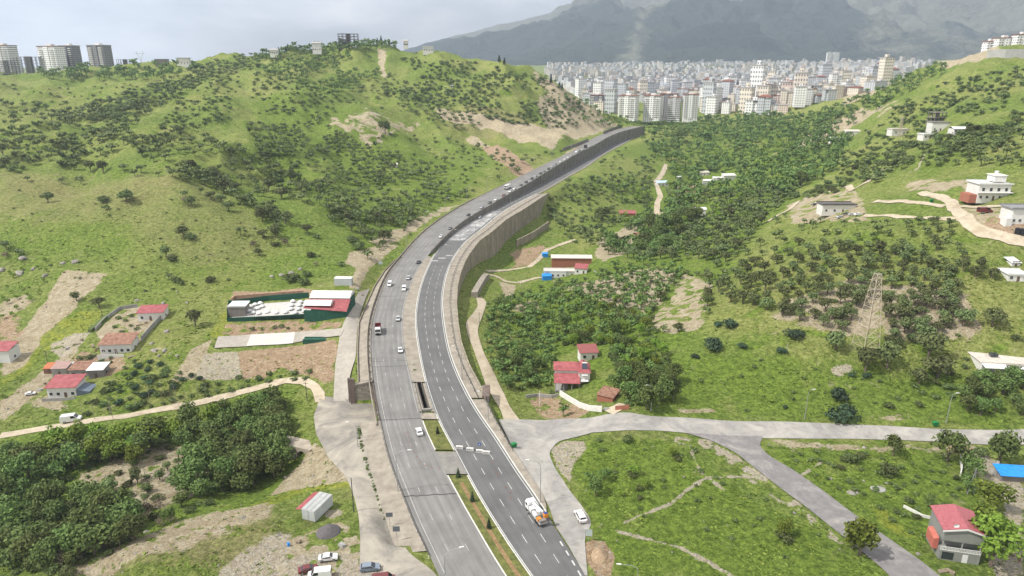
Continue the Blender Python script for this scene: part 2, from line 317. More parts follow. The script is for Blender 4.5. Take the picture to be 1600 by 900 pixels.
PAINT = [
 (SOIL, "100 424;168 427;158 442;108 488;62 532;35 575;0 590;0 545;45 505", dict(edge_=1, wob=2)),
 (SOIL, "0 470;40 462;50 475;20 490;0 500", dict(patchy=.5)),
 (EARTH, "0 495;25 490;35 520;15 535;0 530", dict(patchy=.5, psc=4)),
 (SOIL, "0 632;70 578;108 541;124 546;80 592;30 640;0 662", S_),
 (RUB, "75 540;110 522;140 520;120 545;95 560", dict(edge_=.5, wob=1, patchy=.7, psc=3)),
 (SOIL, "150 520;185 485;215 478;250 490;240 505;222 535;160 540", dict(edge_=.5, wob=.8, patchy=.85, psc=3)),
 (EARTH, "100 570;130 548;195 560;200 575;165 590;110 580", dict(patchy=.7, psc=3, edge_=.5, wob=.8)),
 (SOIL, "40 625;90 612;110 640;60 640", dict(patchy=.6, psc=3)),
 (SOIL, "515 183;540 179;600 184;655 188;663 193;648 201;622 206;600 211;592 222;578 232;560 215;540 203;520 195", dict(edge_=3, wob=5, patchy=.93, psc=8)),
 (RUB, "550 176;575 168;600 180;610 188;560 186", dict(edge_=3, wob=5, patchy=.93, psc=8)),
 (EARTH, "752 232;775 226;800 240;832 262;836 270;815 278;790 258", dict(edge_=2, wob=2)),
 (SOIL, "725 215;745 213;800 240;830 262;838 274;800 290;822 262;770 236", dict(edge_=2, wob=2)),
 (SOIL, "545 395;590 385;625 383;600 400;575 420;563 450;548 452;556 420;540 410", dict(edge_=1, wob=1.2)),
 (SOIL, "580 375;690 325;720 318;660 352;600 392", dict(patchy=.5)),
 (SOIL, "820 275;860 256;905 225;915 226;870 262;840 280", dict(patchy=.7, edge_=2)),
 (SOIL, "830 108;870 132;930 172;968 194;940 206;900 190;880 165;845 135", dict(patchy=.5, psc=8, wob=6)),
 (SOIL, "860 140;960 190;940 206;880 210;850 190;840 160", dict(patchy=.2, psc=5, wob=6)),
 (SOIL, "680 170;760 180;850 200;900 215;860 235;760 200;690 185", dict(patchy=.12, psc=6, wob=6)),
 (SOIL, "590 75;604 78;600 110;606 120;598 122;592 100", dict(edge_=1, wob=2)),
 (EARTH, "365 456;470 450;500 455;478 464;366 473", dict(edge_=.5, wob=.8)),
 (EARTH, "352 506;450 500;535 503;530 512;360 525;345 522", dict(edge_=.5, wob=1, patchy=.8, psc=3)),
 (RUB, "320 553;372 549;376 592;312 594;304 592", dict(edge_=.5, wob=1.0)),
 (EARTH, "372 548;460 540;527 532;523 570;470 585;440 575;415 592;378 592", dict(edge_=.8, wob=1.2)),
 (SOIL, "270 590;300 545;330 530;320 560;305 592;275 597", dict(edge_=.8, wob=1)),
 (EARTH, "470 585;500 570;520 580;518 600;490 600", dict(patchy=.5)),
 (SOIL, "418 776;450 742;478 712;492 690;512 712;538 742;546 752;500 757;450 768", dict(edge_=.4, wob=.8)),
 (SOIL, "110 745;170 720;240 700;330 690;320 745;300 775;260 790;200 800;150 790", dict(patchy=.6, psc=5, wob=3)),
 (SOIL, "95 790;160 780;180 800;130 830;100 820", dict(patchy=.5)),
 (SOIL, "80 900;160 868;280 815;400 790;420 780;440 800;360 830;240 870;150 905", dict(patchy=.55, psc=2.5, wob=3)),
 (SOIL, "430 905;445 855;470 840;520 815;550 820;562 850;564 905", dict(edge_=.8, wob=2, patchy=.9, psc=3)), (RUB, "430 905;450 870;500 860;560 870;564 905", dict(edge_=1.2, wob=2, patchy=.7, psc=2.5)),
 (RUB, "340 905;380 860;420 835;450 840;440 905", dict(patchy=.45, psc=2.5, wob=2)),
 (RUB, "508 797;530 795;536 802;520 812;508 808", dict(edge_=.3, wob=.5)),
 (EARTH, "380 700;440 690;450 720;420 730", dict(patchy=.6)),
 (SOIL, "1015 505;1050 460;1065 425;1112 440;1104 488;1085 520;1035 522", dict(edge_=1, wob=2, patchy=.9, psc=3)),
 (SOIL, "880 450;960 430;1010 420;1060 425;1010 500;940 470", dict(patchy=.55, psc=4)),
 (SOIL, "1270 455;1340 435;1400 445;1500 455;1530 500;1525 525;1440 535;1385 525;1300 520;1200 500;1230 470", dict(patchy=.55, psc=5, wob=3)),
 
 (RUB, "1295 575;1325 565;1335 580;1305 588", dict(edge_=1, wob=1.5)),
 (SOIL, "1355 175;1395 156;1412 160;1390 172;1370 182", dict(edge_=3, wob=5, patchy=.93, psc=8)),
 (SOIL, "1300 190;1350 168;1370 175;1330 200;1290 215;1230 235;1200 245;1260 215", dict(patchy=.6, edge_=2, wob=4)),
 (SOIL, "1465 97;1500 88;1530 80;1560 78;1555 92;1500 100;1470 102", dict(edge_=3, wob=3)),
 (SOIL, "1310 155;1340 140;1390 115;1400 118;1360 150;1320 165", dict(patchy=.65, edge_=3, wob=4)),
 (SOIL, "1230 320;1290 300;1340 300;1350 320;1360 345;1300 345;1240 350;1235 335", dict(patchy=.85, edge_=1, wob=2)),
 (SOIL, "1405 285;1450 280;1520 285;1510 300;1460 300;1415 300", dict(patchy=.8, edge_=1, wob=2)),
 (SOIL, "1480 325;1600 325;1600 382;1560 372;1500 350", dict(patchy=.85, edge_=1, wob=2)),
 (EARTH, "1530 345;1600 340;1600 372;1560 368", dict(patchy=.7, edge_=1, wob=2)),
 (RUB, "862 700;885 690;915 690;917 698;898 720;893 757;870 728", dict(edge_=.5, wob=.8)),
 (RUB, "1055 682;1110 688;1160 718;1210 758;1270 805;1325 853;1310 850;1200 775;1130 715;1050 690", dict(edge_=.4, wob=.8, patchy=.9, psc=3)),
 (SOIL, "1190 690;1300 692;1400 695;1490 698;1480 704;1300 700;1220 702", dict(patchy=.4, psc=3)),
 (RUB, "1483 697;1520 695;1545 715;1565 730;1600 760;1600 905;1560 905;1550 880;1575 820;1560 770;1530 745;1510 715", dict(edge_=.6, wob=1.2)),
 (EARTH, "1590 730;1600 730;1600 850;1592 840", dict(patchy=.6)),
 (EARTH, "820 620;850 612;880 625;925 640;905 652;870 655;845 650", dict(patchy=.75, psc=3, edge_=.5, wob=1)),
 (SOIL, "1060 640;1110 638;1120 644;1060 646", S_), (SOIL, "1340 640;1370 648;1425 648;1420 660;1370 655", dict(patchy=.6, psc=2)),
 (EARTH, "912 850;925 843;945 845;960 870;955 900;935 900;915 870", dict(edge_=.4, wob=.6)),
 (SOIL, "945 410;1000 380;1020 350;990 352;940 372;930 395", dict(patchy=.5)),
 (EARTH, "1055 290;1090 290;1092 300;1060 300", dict(edge_=1, wob=1)),
 (SOIL, "1020 330;1035 330;1035 345;1010 355;1010 345", dict(edge_=1, wob=2)),
 (EARTH, "800 395;850 380;850 390;830 412;800 420", dict(patchy=.6)),
 (SOIL, "800 478;830 470;850 485;820 492", dict(patchy=.5)), (SOIL, "780 440;805 445;800 470;790 470", dict(edge_=.7, wob=1)),
 (DRY, "0 265;200 280;330 300;420 350;420 400;300 420;180 350;0 340", dict(edge_=6, wob=8, amt=.6)),
 (DRY, "700 170;830 190;860 220;760 215;700 195", dict(edge_=6, wob=8, amt=.8)),
 (DRY, "950 680;1060 690;1040 760;960 740", dict(edge_=3, wob=4, amt=.5)),
 (DRY, "60 905;400 800;440 800;450 850;400 905", dict(edge_=3, wob=4, amt=.8)),
 (LUSH, "0 350;200 345;230 380;150 410;0 410", dict(edge_=5, wob=8, amt=.7)),
 (LUSH, "0 300;200 310;560 330;700 300;600 420;350 480;250 520;150 450", dict(amt=.25, edge_=8, wob=12, patchy=.5, psc=20)),
 (LUSH, "1000 560;1300 560;1500 590;1600 640;1600 665;1000 648", dict(amt=.9, edge_=3, wob=6, patchy=.55, psc=14)),
 (LUSH, "1190 690;1500 700;1540 760;1440 870;1200 720", dict(amt=.9, edge_=2, wob=4, patchy=.6, psc=8)),
 (LUSH, "890 690;1050 690;1400 905;960 905;900 780", dict(amt=.9, edge_=2, wob=4, patchy=.5, psc=10)),
 (LUSH, "0 690;440 600;480 650;430 790;200 870;0 905", dict(amt=.8, patchy=.7, edge_=3, psc=6)),
 (LUSH, "760 470;1000 330;1100 190;1250 200;1300 260;1150 400;1060 600;1040 640;860 600", dict(amt=.9, patchy=.75, edge_=5, wob=8, psc=12)),
 (LUSH, "400 150;620 200;760 270;620 380;560 380;400 260", dict(amt=.8, patchy=.5, edge_=5, wob=8, psc=14)),
 (YEL, "60 520;110 490;165 485;160 505;110 530;60 555;10 600;0 600;0 580", dict(patchy=.7, psc=4, wob=2, edge_=.8)),
 (YEL, "340 500;356 480;360 505;345 528;325 525", dict(edge_=.5, wob=1)), (YEL, "400 785;470 758;545 752;556 760;480 768;420 790;330 825", dict(edge_=.3, wob=.5)),
 (YEL, "1355 790;1385 795;1420 825;1430 840;1400 835;1370 815", dict(patchy=.75, psc=2, wob=1.5, edge_=.4)),
 (YEL, "0 560;40 540;60 560;30 590", dict(patchy=.5, psc=3)),
]
# footpaths worn through the grass: centre lines, width in metres
PATHS = ["1285 722;1240 750;1180 745;1110 745;1100 748;1075 765;1050 785;1030 795;1000 805;975 818", "960 829;1000 840;1060 855;1110 880;1150 905",
         "1130 765;1095 738;1080 705", "1420 270;1435 262;1450 235", "1236 350;1262 310"]
# the stairwell-like pit between the carriageways over the underpass
PIT = np.array([pxh(u, v, 106) for u, v in ((649.5, 596), (658.5, 596), (672, 640), (661.5, 641))])
GZ = np.where(inpoly(GX, GY, PIT[:, :2]), -6.5, GZ)
# ------------------------------------------------------------------ ground cover masks, painted on the ground itself
nv = GX.size
y_face = px(560, 620, 241)[1]; y_mouth = pxh(575, 662, 107)[1]
_xa = lambda y: float(np.interp(y, Yh, XA))
UP_ = np.array([(px(541, 628, 241)[0], y_face + .3), (_xa(y_face) - .5, y_face + .3), (_xa(y_mouth) - .5, y_mouth), (px(556, 660, 226)[0], y_mouth)])
_ux0, _ux1 = UP_[0][0], UP_[3][0]
_xlft = lambda y: _ux0 + (_ux1 - _ux0)*(y_face - y)/(y_face - y_mouth)
_fl = np.interp(SS, *(lambda ys: (np.log(ys), ground_z(_xlft(ys) - 1.2, ys)))(np.linspace(y_mouth - 2, y_face + 2, 30)))
GZ = np.where(inpoly(GX, GY, UP_), np.minimum(GZ, np.broadcast_to(_fl[:, None], GZ.shape)), GZ)
M1 = np.zeros((6,) + GX.shape, np.float32)       # soil, dry, lush, rubble, earth
def paint(ch, s, amt=1.0, edge_=2.0, wob=3.0, seed=0, patchy=0.0, psc=6.0):
    P = densify(hitpoly(s)[:, :2], 5); x0, y0 = P.min(0) - 12; x1, y1 = P.max(0) + 12
    sel = np.where((GX > x0) & (GX < x1) & (GY > y0) & (GY < y1)); X, Y = GX[sel], GY[sel]
    if X.size == 0: return
    wx = X + (fbm(X, Y, 9, 3, seed + 5) - .5) * wob * 2; wy = Y + (fbm(X, Y, 9, 3, seed + 50) - .5) * wob * 2
    a = np.zeros(X.shape)
    for ox, oy in ((0, 0), (edge_, 0), (-edge_, 0), (0, edge_), (0, -edge_)): a += inpoly(wx + ox, wy + oy, P) * .2
    a *= amt
    if patchy: a *= sstep(fbm(X, Y, psc, 4, seed + 9), .5 - .5*(1-patchy) - .12, .62 - .5*(1-patchy))
    M1[ch][sel] = np.maximum(M1[ch][sel], a)
for q, a in enumerate(PAINT): paint(*a[:2], seed=q*7, **(a[2] if len(a) > 2 else {}))
def dist_line(X, Y, P):
    d = np.full(X.shape, 1e9)
    for a, b in zip(P[:-1], P[1:]):
        ab = b - a; t = np.clip(((X-a[0])*ab[0] + (Y-a[1])*ab[1]) / (ab @ ab + 1e-9), 0, 1); d = np.minimum(d, np.hypot(X - a[0] - t*ab[0], Y - a[1] - t*ab[1]))
    return d
for s_ in PATHS:
    P = hitpoly(s_)[:, :2]; x0, y0 = P.min(0) - 5; x1, y1 = P.max(0) + 5; sel = np.where((GX > x0) & (GX < x1) & (GY > y0) & (GY < y1))
    d = dist_line(GX[sel], GY[sel], P) + (fbm(GX[sel], GY[sel], 2.5, 3, 4) - .5) * 1.2
    M1[RUB][sel] = np.maximum(M1[RUB][sel], (1 - sstep(d, .1, .9)) * .85)

def nodes_ground():
    m = bpy.data.materials.new('ground_cover'); m.use_nodes = True; t = m.node_tree; b = t.nodes['Principled BSDF']
    b.inputs['Roughness'].default_value = 0.95; b.inputs['Specular IOR Level'].default_value = 0.1
    g = N(t, 'ShaderNodeTexCoord')
    def noise(sc, det=6, ro=.6, dist=0.0, off=0):
        n = N(t, 'ShaderNodeTexNoise', Scale=sc, Detail=det, Roughness=ro, Distortion=dist)
        if off:
            q = N(t, 'ShaderNodeMapping'); q.inputs['Location'].default_value = (off, off, 0); t.links.new(g.outputs['Object'], q.inputs[0]); t.links.new(q.outputs[0], n.inputs[0])
        else: t.links.new(g.outputs['Object'], n.inputs[0])
        return n.outputs[0]
    def ramp(fac, *st):
        r = N(t, 'ShaderNodeValToRGB'); e = r.color_ramp.elements
        while len(e) < len(st): e.new(.5)
        for q, (p, c) in zip(e, st): q.position = p; q.color = (*c, 1) if len(c) == 3 else c
        t.links.new(fac, r.inputs[0]); return r.outputs[0]
    def mixc(f, a, c):
        q = N(t, 'ShaderNodeMix', _data_type='RGBA')
        t.links.new(f, q.inputs[0]); t.links.new(a, q.inputs[6]); t.links.new(c, q.inputs[7]); return q.outputs[2]
    def math2(op, a, c=None, v=None):
        q = N(t, 'ShaderNodeMath', _operation=op); t.links.new(a, q.inputs[0])
        if c is not None: t.links.new(c, q.inputs[1])
        elif v is not None: q.inputs[1].default_value = v
        return q.outputs[0]
    def attr(nm):
        q = N(t, 'ShaderNodeAttribute'); q.attribute_name = nm; return q.outputs['Fac']
    rag = noise(.22, 10, .78, .5, 55)
    K1 = lambda a: (0.0, 0.0, 0.0) if not a else (1.0, 1.0, 1.0)
    big = noise(.012, 5, .55, .4); mid = noise(.07, 6, .65, .5, 31); fine = noise(.55, 8, .75, .2, 7); tiny = noise(1.5, 7, .85)
    grass = ramp(fine, (.39, (.075, .110, .018)), (.5, (.128, .180, .038)), (.62, (.215, .262, .062)))
    yel = ramp(fine, (.40, (.145, .165, .040)), (.60, (.27, .288, .098)))
    brn = ramp(fine, (.4, (.15, .14, .06)), (.6, (.28, .25, .12)))
    lush = ramp(fine, (.40, (.066, .108, .016)), (.60, (.165, .235, .036)))
    c = mixc(ramp(big, (.42, K1(0)), (.62, K1(1))), grass, yel)
    c = mixc(ramp(mid, (.36, K1(1)), (.47, K1(0))), c, lush)
    c = mixc(ramp(mid, (.60, K1(0)), (.72, (.75, .75, .75))), c, brn)
    c = mixc(math2('MULTIPLY', attr('dry'), ramp(mid, (.25, (.55, .55, .55)), (.6, K1(1)))), c, brn)
    c = mixc(attr('lush'), c, lush)
    yw = ramp(fine, (.3, (.17, .20, .025)), (.7, (.34, .34, .05)))
    c = mixc(math2('MULTIPLY', attr('yellow'), ramp(rag, (.40, (.08, .08, .08)), (.62, K1(1)))), c, yw)
    # trodden, thin spots
    soil = ramp(noise(.35, 8, .7, .3, 3), (.25, (.24, .185, .12)), (.5, (.36, .30, .21)), (.75, (.50, .45, .35)))
    spot = math2('MULTIPLY', ramp(noise(.16, 7, .75, .2, 77), (.60, K1(0)), (.70, (.8, .8, .8))), ramp(big, (.35, (.2, .2, .2)), (.65, K1(1))))
    c = mixc(spot, c, soil)
    def brk(att, lo=.35, hi=.65):        # masks break up at their edges through noise
        s_ = math2('ADD', att, math2('MULTIPLY', math2('SUBTRACT', rag, v=.5), v=2.7)); return math2('MULTIPLY', ramp(s_, (lo, K1(0)), (hi, (.92, .92, .92))), ramp(att, (.04, K1(0)), (.3, K1(1))))
    c = mixc(brk(attr('soil')), c, soil)
    earth = ramp(noise(.5, 8, .75, .3, 13), (.3, (.21, .125, .075)), (.55, (.36, .26, .18)), (.75, (.50, .42, .32)))
    c = mixc(brk(attr('earth')), c, earth)
    vor = N(t, 'ShaderNodeTexVoronoi', Scale=2.6); t.links.new(g.outputs['Object'], vor.inputs[0])
    rub = mixc(ramp(noise(1.1, 6, .8, 0, 5), (.35, K1(0)), (.65, K1(1))), ramp(vor.outputs[0], (.0, (.56, .53, .48)), (.7, (.30, .27, .22))), soil)
    c = mixc(brk(attr('rubble')), c, rub)
    # scrub freckles
    c = mixc(math2('MULTIPLY', ramp(noise(.42, 5, .6, .1, 91), (.62, K1(0)), (.68, K1(1))), ramp(mid, (.4, (.0, .0, .0)), (.55, (.7, .7, .7)))), c, lush)
    hs = N(t, 'ShaderNodeHueSaturation'); t.links.new(c, hs.inputs['Color']); t.links.new(ramp(tiny, (.36, (.52, .52, .52)), (.5, (1.0, 1.0, 1.0)), (.64, (1.35, 1.35, 1.35))), hs.inputs['Value'])
    t.links.new(hs.outputs[0], b.inputs['Base Color'])
    bp = N(t, 'ShaderNodeBump', Strength=1.0, Distance=.9)
    t.links.new(math2('ADD', math2('MULTIPLY', fine, v=1.4), math2('MULTIPLY', tiny, v=.35)), bp.inputs['Height']); t.links.new(bp.outputs[0], b.inputs['Normal'])
    return m
V = np.stack([GX, GY, GZ], -1).reshape(-1, 3)
nr, nc = GX.shape
ii = (np.arange(nr-1)[:, None]*nc + np.arange(nc-1)[None]).ravel()
me = mesh_np('ground', V, np.stack([ii, ii+1, ii+nc+1, ii+nc], 1), nodes_ground(), smooth=True)
for nm, ch in zip(('soil', 'dry', 'lush', 'rubble', 'earth', 'yellow'), M1):
    at = me.attributes.new(nm, 'FLOAT', 'POINT'); at.data.foreach_set('value', ch.ravel().astype(np.float32))
tag(link('ground', me), kind='structure')

# ------------------------------------------------------------------ highway surfaces
MA_asph = mat('asphalt_worn', (.160, .156, .150), .9, .12, .12, c2=(.205, .20, .192))
MA_asph2 = mat('asphalt_newer', (.105, .105, .105), .88, .12, .12, c2=(.13, .13, .13))
MA_conc = mat('concrete_pale', (.235, .208, .170), .9, .25, .35, c2=(.32, .285, .235))
MA_conc2 = mat('concrete_grey', (.22, .21, .19), .9, .2, .4)
MA_lane = mat('lane_paint', (.46, .46, .445), .7, .25, 1.2)
MA_steel = mat('galvanised_steel', (.38, .39, .40), .45, .1, .5, metal=.6)
MA_dark = mat('dark_rail', (.06, .06, .065), .6)
def wallmat(name, c, c2, vert=1.0):
    """concrete streaked downwards by weather"""
    m = mat(name, c, .92, .15, .2, c2=c2); t = m.node_tree; b = t.nodes['Principled BSDF']; src = b.inputs['Base Color'].links[0].from_socket
    g = N(t, 'ShaderNodeTexCoord'); q = N(t, 'ShaderNodeMapping'); q.inputs['Scale'].default_value = (.9, .9, .07)
    n1 = N(t, 'ShaderNodeTexNoise', Scale=1.0, Detail=6.0, Roughness=.7); t.links.new(g.outputs['Object'], q.inputs[0]); t.links.new(q.outputs[0], n1.inputs[0])
    r = N(t, 'ShaderNodeValToRGB'); r.color_ramp.elements[0].position = .35; r.color_ramp.elements[1].position = .7
    r.color_ramp.elements[0].color = (.45, .42, .38, 1); r.color_ramp.elements[1].color = (1.15, 1.13, 1.1, 1); t.links.new(n1.outputs[0], r.inputs[0])
    x = N(t, 'ShaderNodeMix', _data_type='RGBA', _blend_type='MULTIPLY'); x.inputs[0].default_value = 1.0
    t.links.new(src, x.inputs[6]); t.links.new(r.outputs[0], x.inputs[7]); t.links.new(x.outputs[2], b.inputs['Base Color']); return m
MA_wall = wallmat('stained_wall', (.30, .27, .22), (.40, .36, .29))
MA_wall2 = wallmat('stained_dark_wall', (.19, .185, .175), (.25, .24, .22))
def road_wear(m, lanes, amt):
    t = m.node_tree; b = t.nodes['Principled BSDF']; src = b.inputs['Base Color'].links[0].from_socket
    at = N(t, 'ShaderNodeAttribute'); at.attribute_name = 'across'; al = N(t, 'ShaderNodeAttribute'); al.attribute_name = 'along'
    def M(op, a, v=0.0, c=None):
        q = N(t, 'ShaderNodeMath', _operation=op); t.links.new(a, q.inputs[0]); q.inputs[1].default_value = v
        if c is not None: t.links.new(c, q.inputs[1])
        return q.outputs[0]
    w = M('COSINE', M('MULTIPLY', at.outputs['Fac'], lanes*4*math.pi)); cx = N(t, 'ShaderNodeCombineXYZ'); t.links.new(M('MULTIPLY', at.outputs['Fac'], 9.0), cx.inputs[0]); t.links.new(M('MULTIPLY', al.outputs['Fac'], .02), cx.inputs[1])
    n1 = N(t, 'ShaderNodeTexNoise', Scale=2.2, Detail=8.0, Roughness=.65); t.links.new(cx.outputs[0], n1.inputs[0])
    r = N(t, 'ShaderNodeValToRGB'); r.color_ramp.elements[0].position = .3; r.color_ramp.elements[1].position = .7; r.color_ramp.elements[0].color = (1-amt*1.3,)*3 + (1,); r.color_ramp.elements[1].color = (1+amt,)*3 + (1,); t.links.new(n1.outputs[0], r.inputs[0])
    k = M('MULTIPLY', w, amt*.35); k = M('ADD', k, 1.0)
    x = N(t, 'ShaderNodeMix', _data_type='RGBA', _blend_type='MULTIPLY'); x.inputs[0].default_value = 1.0; t.links.new(src, x.inputs[6]); t.links.new(r.outputs[0], x.inputs[7])
    v = N(t, 'ShaderNodeVectorMath', _operation='SCALE'); t.links.new(x.outputs[2], v.inputs[0]); t.links.new(k, v.inputs[3]); t.links.new(v.outputs[0], b.inputs['Base Color'])
def ribbon(name, xs, ys, zs, mats, closed=False, parent=None, midx=None, sel=None):
    """xs: list of (x array, z array) side by side along the same ys"""
    k = len(xs)
    V = np.stack([np.stack([x, ys, z], -1) for x, z in xs], 1).reshape(-1, 3); m = len(ys)
    f = []
    for j in range(k - (0 if closed else 1)):
        a = np.arange(m-1)*k + j; b_ = np.arange(m-1)*k + (j+1) % k
        f.append(np.stack([a, b_, b_ + k, a + k], 1))
    mi = None if midx is None else np.concatenate([np.full(m-1, q) for q in midx])
    return link(name, mesh_np(name, V, np.concatenate(f), mats, midx=mi), parent)
Yf = Yh
def seg(y0, y1): return (Yf >= y0) & (Yf <= y1)
lc = [(XA*(1-t) + XB*t, ZL) for t in np.linspace(0, 1, 7)]
rc_ = [(XC*(1-t) + XD*t, ZR) for t in np.linspace(0, 1, 7)]
roadL = tag(ribbon('highway_road', lc, Yf, None, MA_asph), kind='structure')
roadR = tag(ribbon('highway_road', rc_, Yf, None, MA_asph2), kind='structure')
S_len = np.concatenate([[0], np.cumsum(np.hypot(np.diff(XA), np.diff(Yf)))])
for o_, m_, ln, am in ((roadL, MA_asph, 3, .17), (roadR, MA_asph2, 3, .10)):
    a_ = o_.data.attributes.new('across', 'FLOAT', 'POINT'); a_.data.foreach_set('value', np.tile(np.linspace(0, 1, 7), len(Yf)).astype(np.float32))
    a_ = o_.data.attributes.new('along', 'FLOAT', 'POINT'); a_.data.foreach_set('value', np.repeat(S_len, 7).astype(np.float32)); road_wear(m_, ln, am)
roadL['label'] = 'worn pale grey carriageway with traffic'; roadR['label'] = 'newer dark grey carriageway with dashed lanes'
# ------------------------------------------------------------------ markings, kerbs, median
def sline(name, X, Z, y0, y1, w, off, m, dash=None, h=.012):
    """a painted line following X(y): joined strip or dashes"""
    V = []; f = []
    S = np.concatenate([[0], np.cumsum(np.hypot(np.diff(X), np.diff(Yf)))])
    a = np.interp(y0, Yf, S); b = np.interp(y1, Yf, S)
    spans = [(a, b)] if dash is None else [(q, q + dash[0]) for q in np.arange(a, b, dash[1])]
    for p, q in spans:
        ss = np.linspace(p, q, max(2, int((q-p)/2.5)+1)); x = np.interp(ss, S, X); y = np.interp(ss, S, Yf); z = np.interp(ss, S, Z)
        dx = np.gradient(x) if len(x) > 1 else x; dy = np.gradient(y); l = np.hypot(dx, dy) + 1e-9; nx, ny = dy/l, -dx/l; bse = len(V)
        for i in range(len(ss)): V += [(x[i]+nx[i]*(off-w/2), y[i]+ny[i]*(off-w/2), z[i]+h), (x[i]+nx[i]*(off+w/2), y[i]+ny[i]*(off+w/2), z[i]+h)]
        f += [(bse+2*i, bse+2*i+1, bse+2*i+3, bse+2*i+2) for i in range(len(ss)-1)]
    return link(name, mesh_np(name, V, f, m), roadR if X is XC or X is XD or X is XM1 or X is XM2 else roadL)
XM1 = XC*2/3 + XD/3 ; XM2 = XC/3 + XD*2/3
wR = XD - XC
Yv = lambda v, H: px(800, v, H / ((v-450)/F*CT + ST))[1]
yv = lambda v: Yv(v, 105)
sline('edge_line', XC, ZR, YA, yv(385), .22, .35, MA_lane); sline('edge_line', XD, ZR, yv(790), yv(375), .22, -.55, MA_lane)
sline('edge_line', XC, ZR, Ywall+10, YB_-5, .2, .5, MA_lane); sline('edge_line', XD, ZR, yv(360), YB_-5, .2, -.5, MA_lane)
sline('dashed_line', XM1, ZR, YA, yv(413), .14, 0, MA_lane, (3.2, 7.4)); sline('dashed_line', XM2, ZR, YA, yv(413), .14, 0, MA_lane, (3.2, 7.4))
sline('dashed_line', (XC+XD)/2, ZR, Ywall+40, YB_-10, .2, 0, MA_lane, (3.2, 9))
sline('dashed_line', XD, ZR, YA, yv(830), .35, -.9, MA_lane, (1.7, 3.4))
MA_lane_faint = mat('lane_paint_faint', (.33, .325, .315), .8, .3, .8)
sline('edge_line', XA, ZL, YA, yv(560), .18, 1.4, MA_lane_faint); sline('edge_line', XB, ZL, yv(640), YB_-5, .16, -.5, MA_lane_faint)
sline('dashed_line', XA*2/3+XB/3, ZL, YA, yv(400), .14, 0, MA_lane_faint, (2.5, 12)); sline('dashed_line', XA/3+XB*2/3, ZL, YA, yv(300), .14, 0, MA_lane_faint, (2.5, 12))
# stop bars on the newer carriageway and the white spill beyond them
for u0, u1, v in ((673, 684, 408), (684.5, 696, 404), (697, 707, 400)):
    a = Vector(pxh(u0, v, 105)); b = Vector(pxh(u1, v, 105)); z = 107-105+.03
    zz = lambda p: float(np.interp(p.y, Yf, ZR)) + .014
    link('stop_bar', mesh_np('stop_bar', [(a.x, a.y, zz(a)), (b.x, b.y, zz(b)), (b.x, b.y+1.8, zz(b)+.02), (a.x, a.y+1.8, zz(a)+.02)], [(0, 1, 2, 3)], MA_lane_faint), roadR)
def patch(name, s, H, m, parent=None, h=.02, Xz=None):
    """a flat polygon lying on the road surface"""
    P = [pxh(u, v, H) for u, v in raw_pts(s)]; Z = ZR if Xz is None else Xz
    me = bpy.data.meshes.new(name); me.from_pydata([(x, y, float(np.interp(y, Yf, Z)) + h) for x, y, z in P], [], [tuple(range(len(P)))]); me.materials.append(m); me.update()
    return link(name, me, parent)
def spillmat():
    m = bpy.data.materials.new('lime_spill'); m.use_nodes = True; t = m.node_tree; b = t.nodes['Principled BSDF']; b.inputs['Roughness'].default_value = .9
    g = N(t, 'ShaderNodeTexCoord'); n = N(t, 'ShaderNodeTexNoise', Scale=.16, Detail=9.0, Roughness=.7, Distortion=.6); t.links.new(g.outputs['Object'], n.inputs[0])
    r = N(t, 'ShaderNodeValToRGB'); e = r.color_ramp.elements; e[0].position = .47; e[1].position = .66; e[0].color = (.17, .17, .17, 1); e[1].color = (.44, .435, .43, 1)
    t.links.new(n.outputs[0], r.inputs[0]); t.links.new(r.outputs[0], b.inputs['Base Color']); return m
nsp = (Yf > Ywall*.985) & (Yf < yv(332) )
sp = [(XC*(1-t) + XD*t, ZR + .012) for t in (.04, .3, .6, .86)]
Ysp = Yf[nsp]
V = np.stack([np.stack([x[nsp], Ysp, z[nsp]], -1) for x, z in sp], 1).reshape(-1, 3); m_ = len(Ysp)
link('lime_spill', mesh_np('lime_spill', V, np.concatenate([np.stack([np.arange(m_-1)*4+j, np.arange(m_-1)*4+j+1, np.arange(m_-1)*4+j+5, np.arange(m_-1)*4+j+4], 1) for j in range(3)]), spillmat()), roadR)
# expansion joints and seams across the old carriageway
MA_tar = mat('tar_seam', (.05, .05, .05), .8)
for vv, wd in ((545+18, .2), (571, .35), (652, .35), (768, .4), (463, .2)):
    y = yv(vv); xa, xb = float(np.interp(y, Yf, XA)), float(np.interp(y, Yf, XB)); z = float(np.interp(y, Yf, ZL)) + .016
    k = 14; xs = np.linspace(xa, xb, k); ys = y + (xs - xa)*.09 + rng.normal(0, .12, k)
    zt = np.interp(ys, Yf, ZL) + .018
    V = [(xs[i], ys[i] - wd/2, zt[i]) for i in range(k)] + [(xs[i], ys[i] + wd/2, zt[i]) for i in range(k)]
    link('tar_seam', mesh_np('tar_seam', V, [(i, i+1, i+1+k, i+k) for i in range(k-1)], MA_tar), roadL)

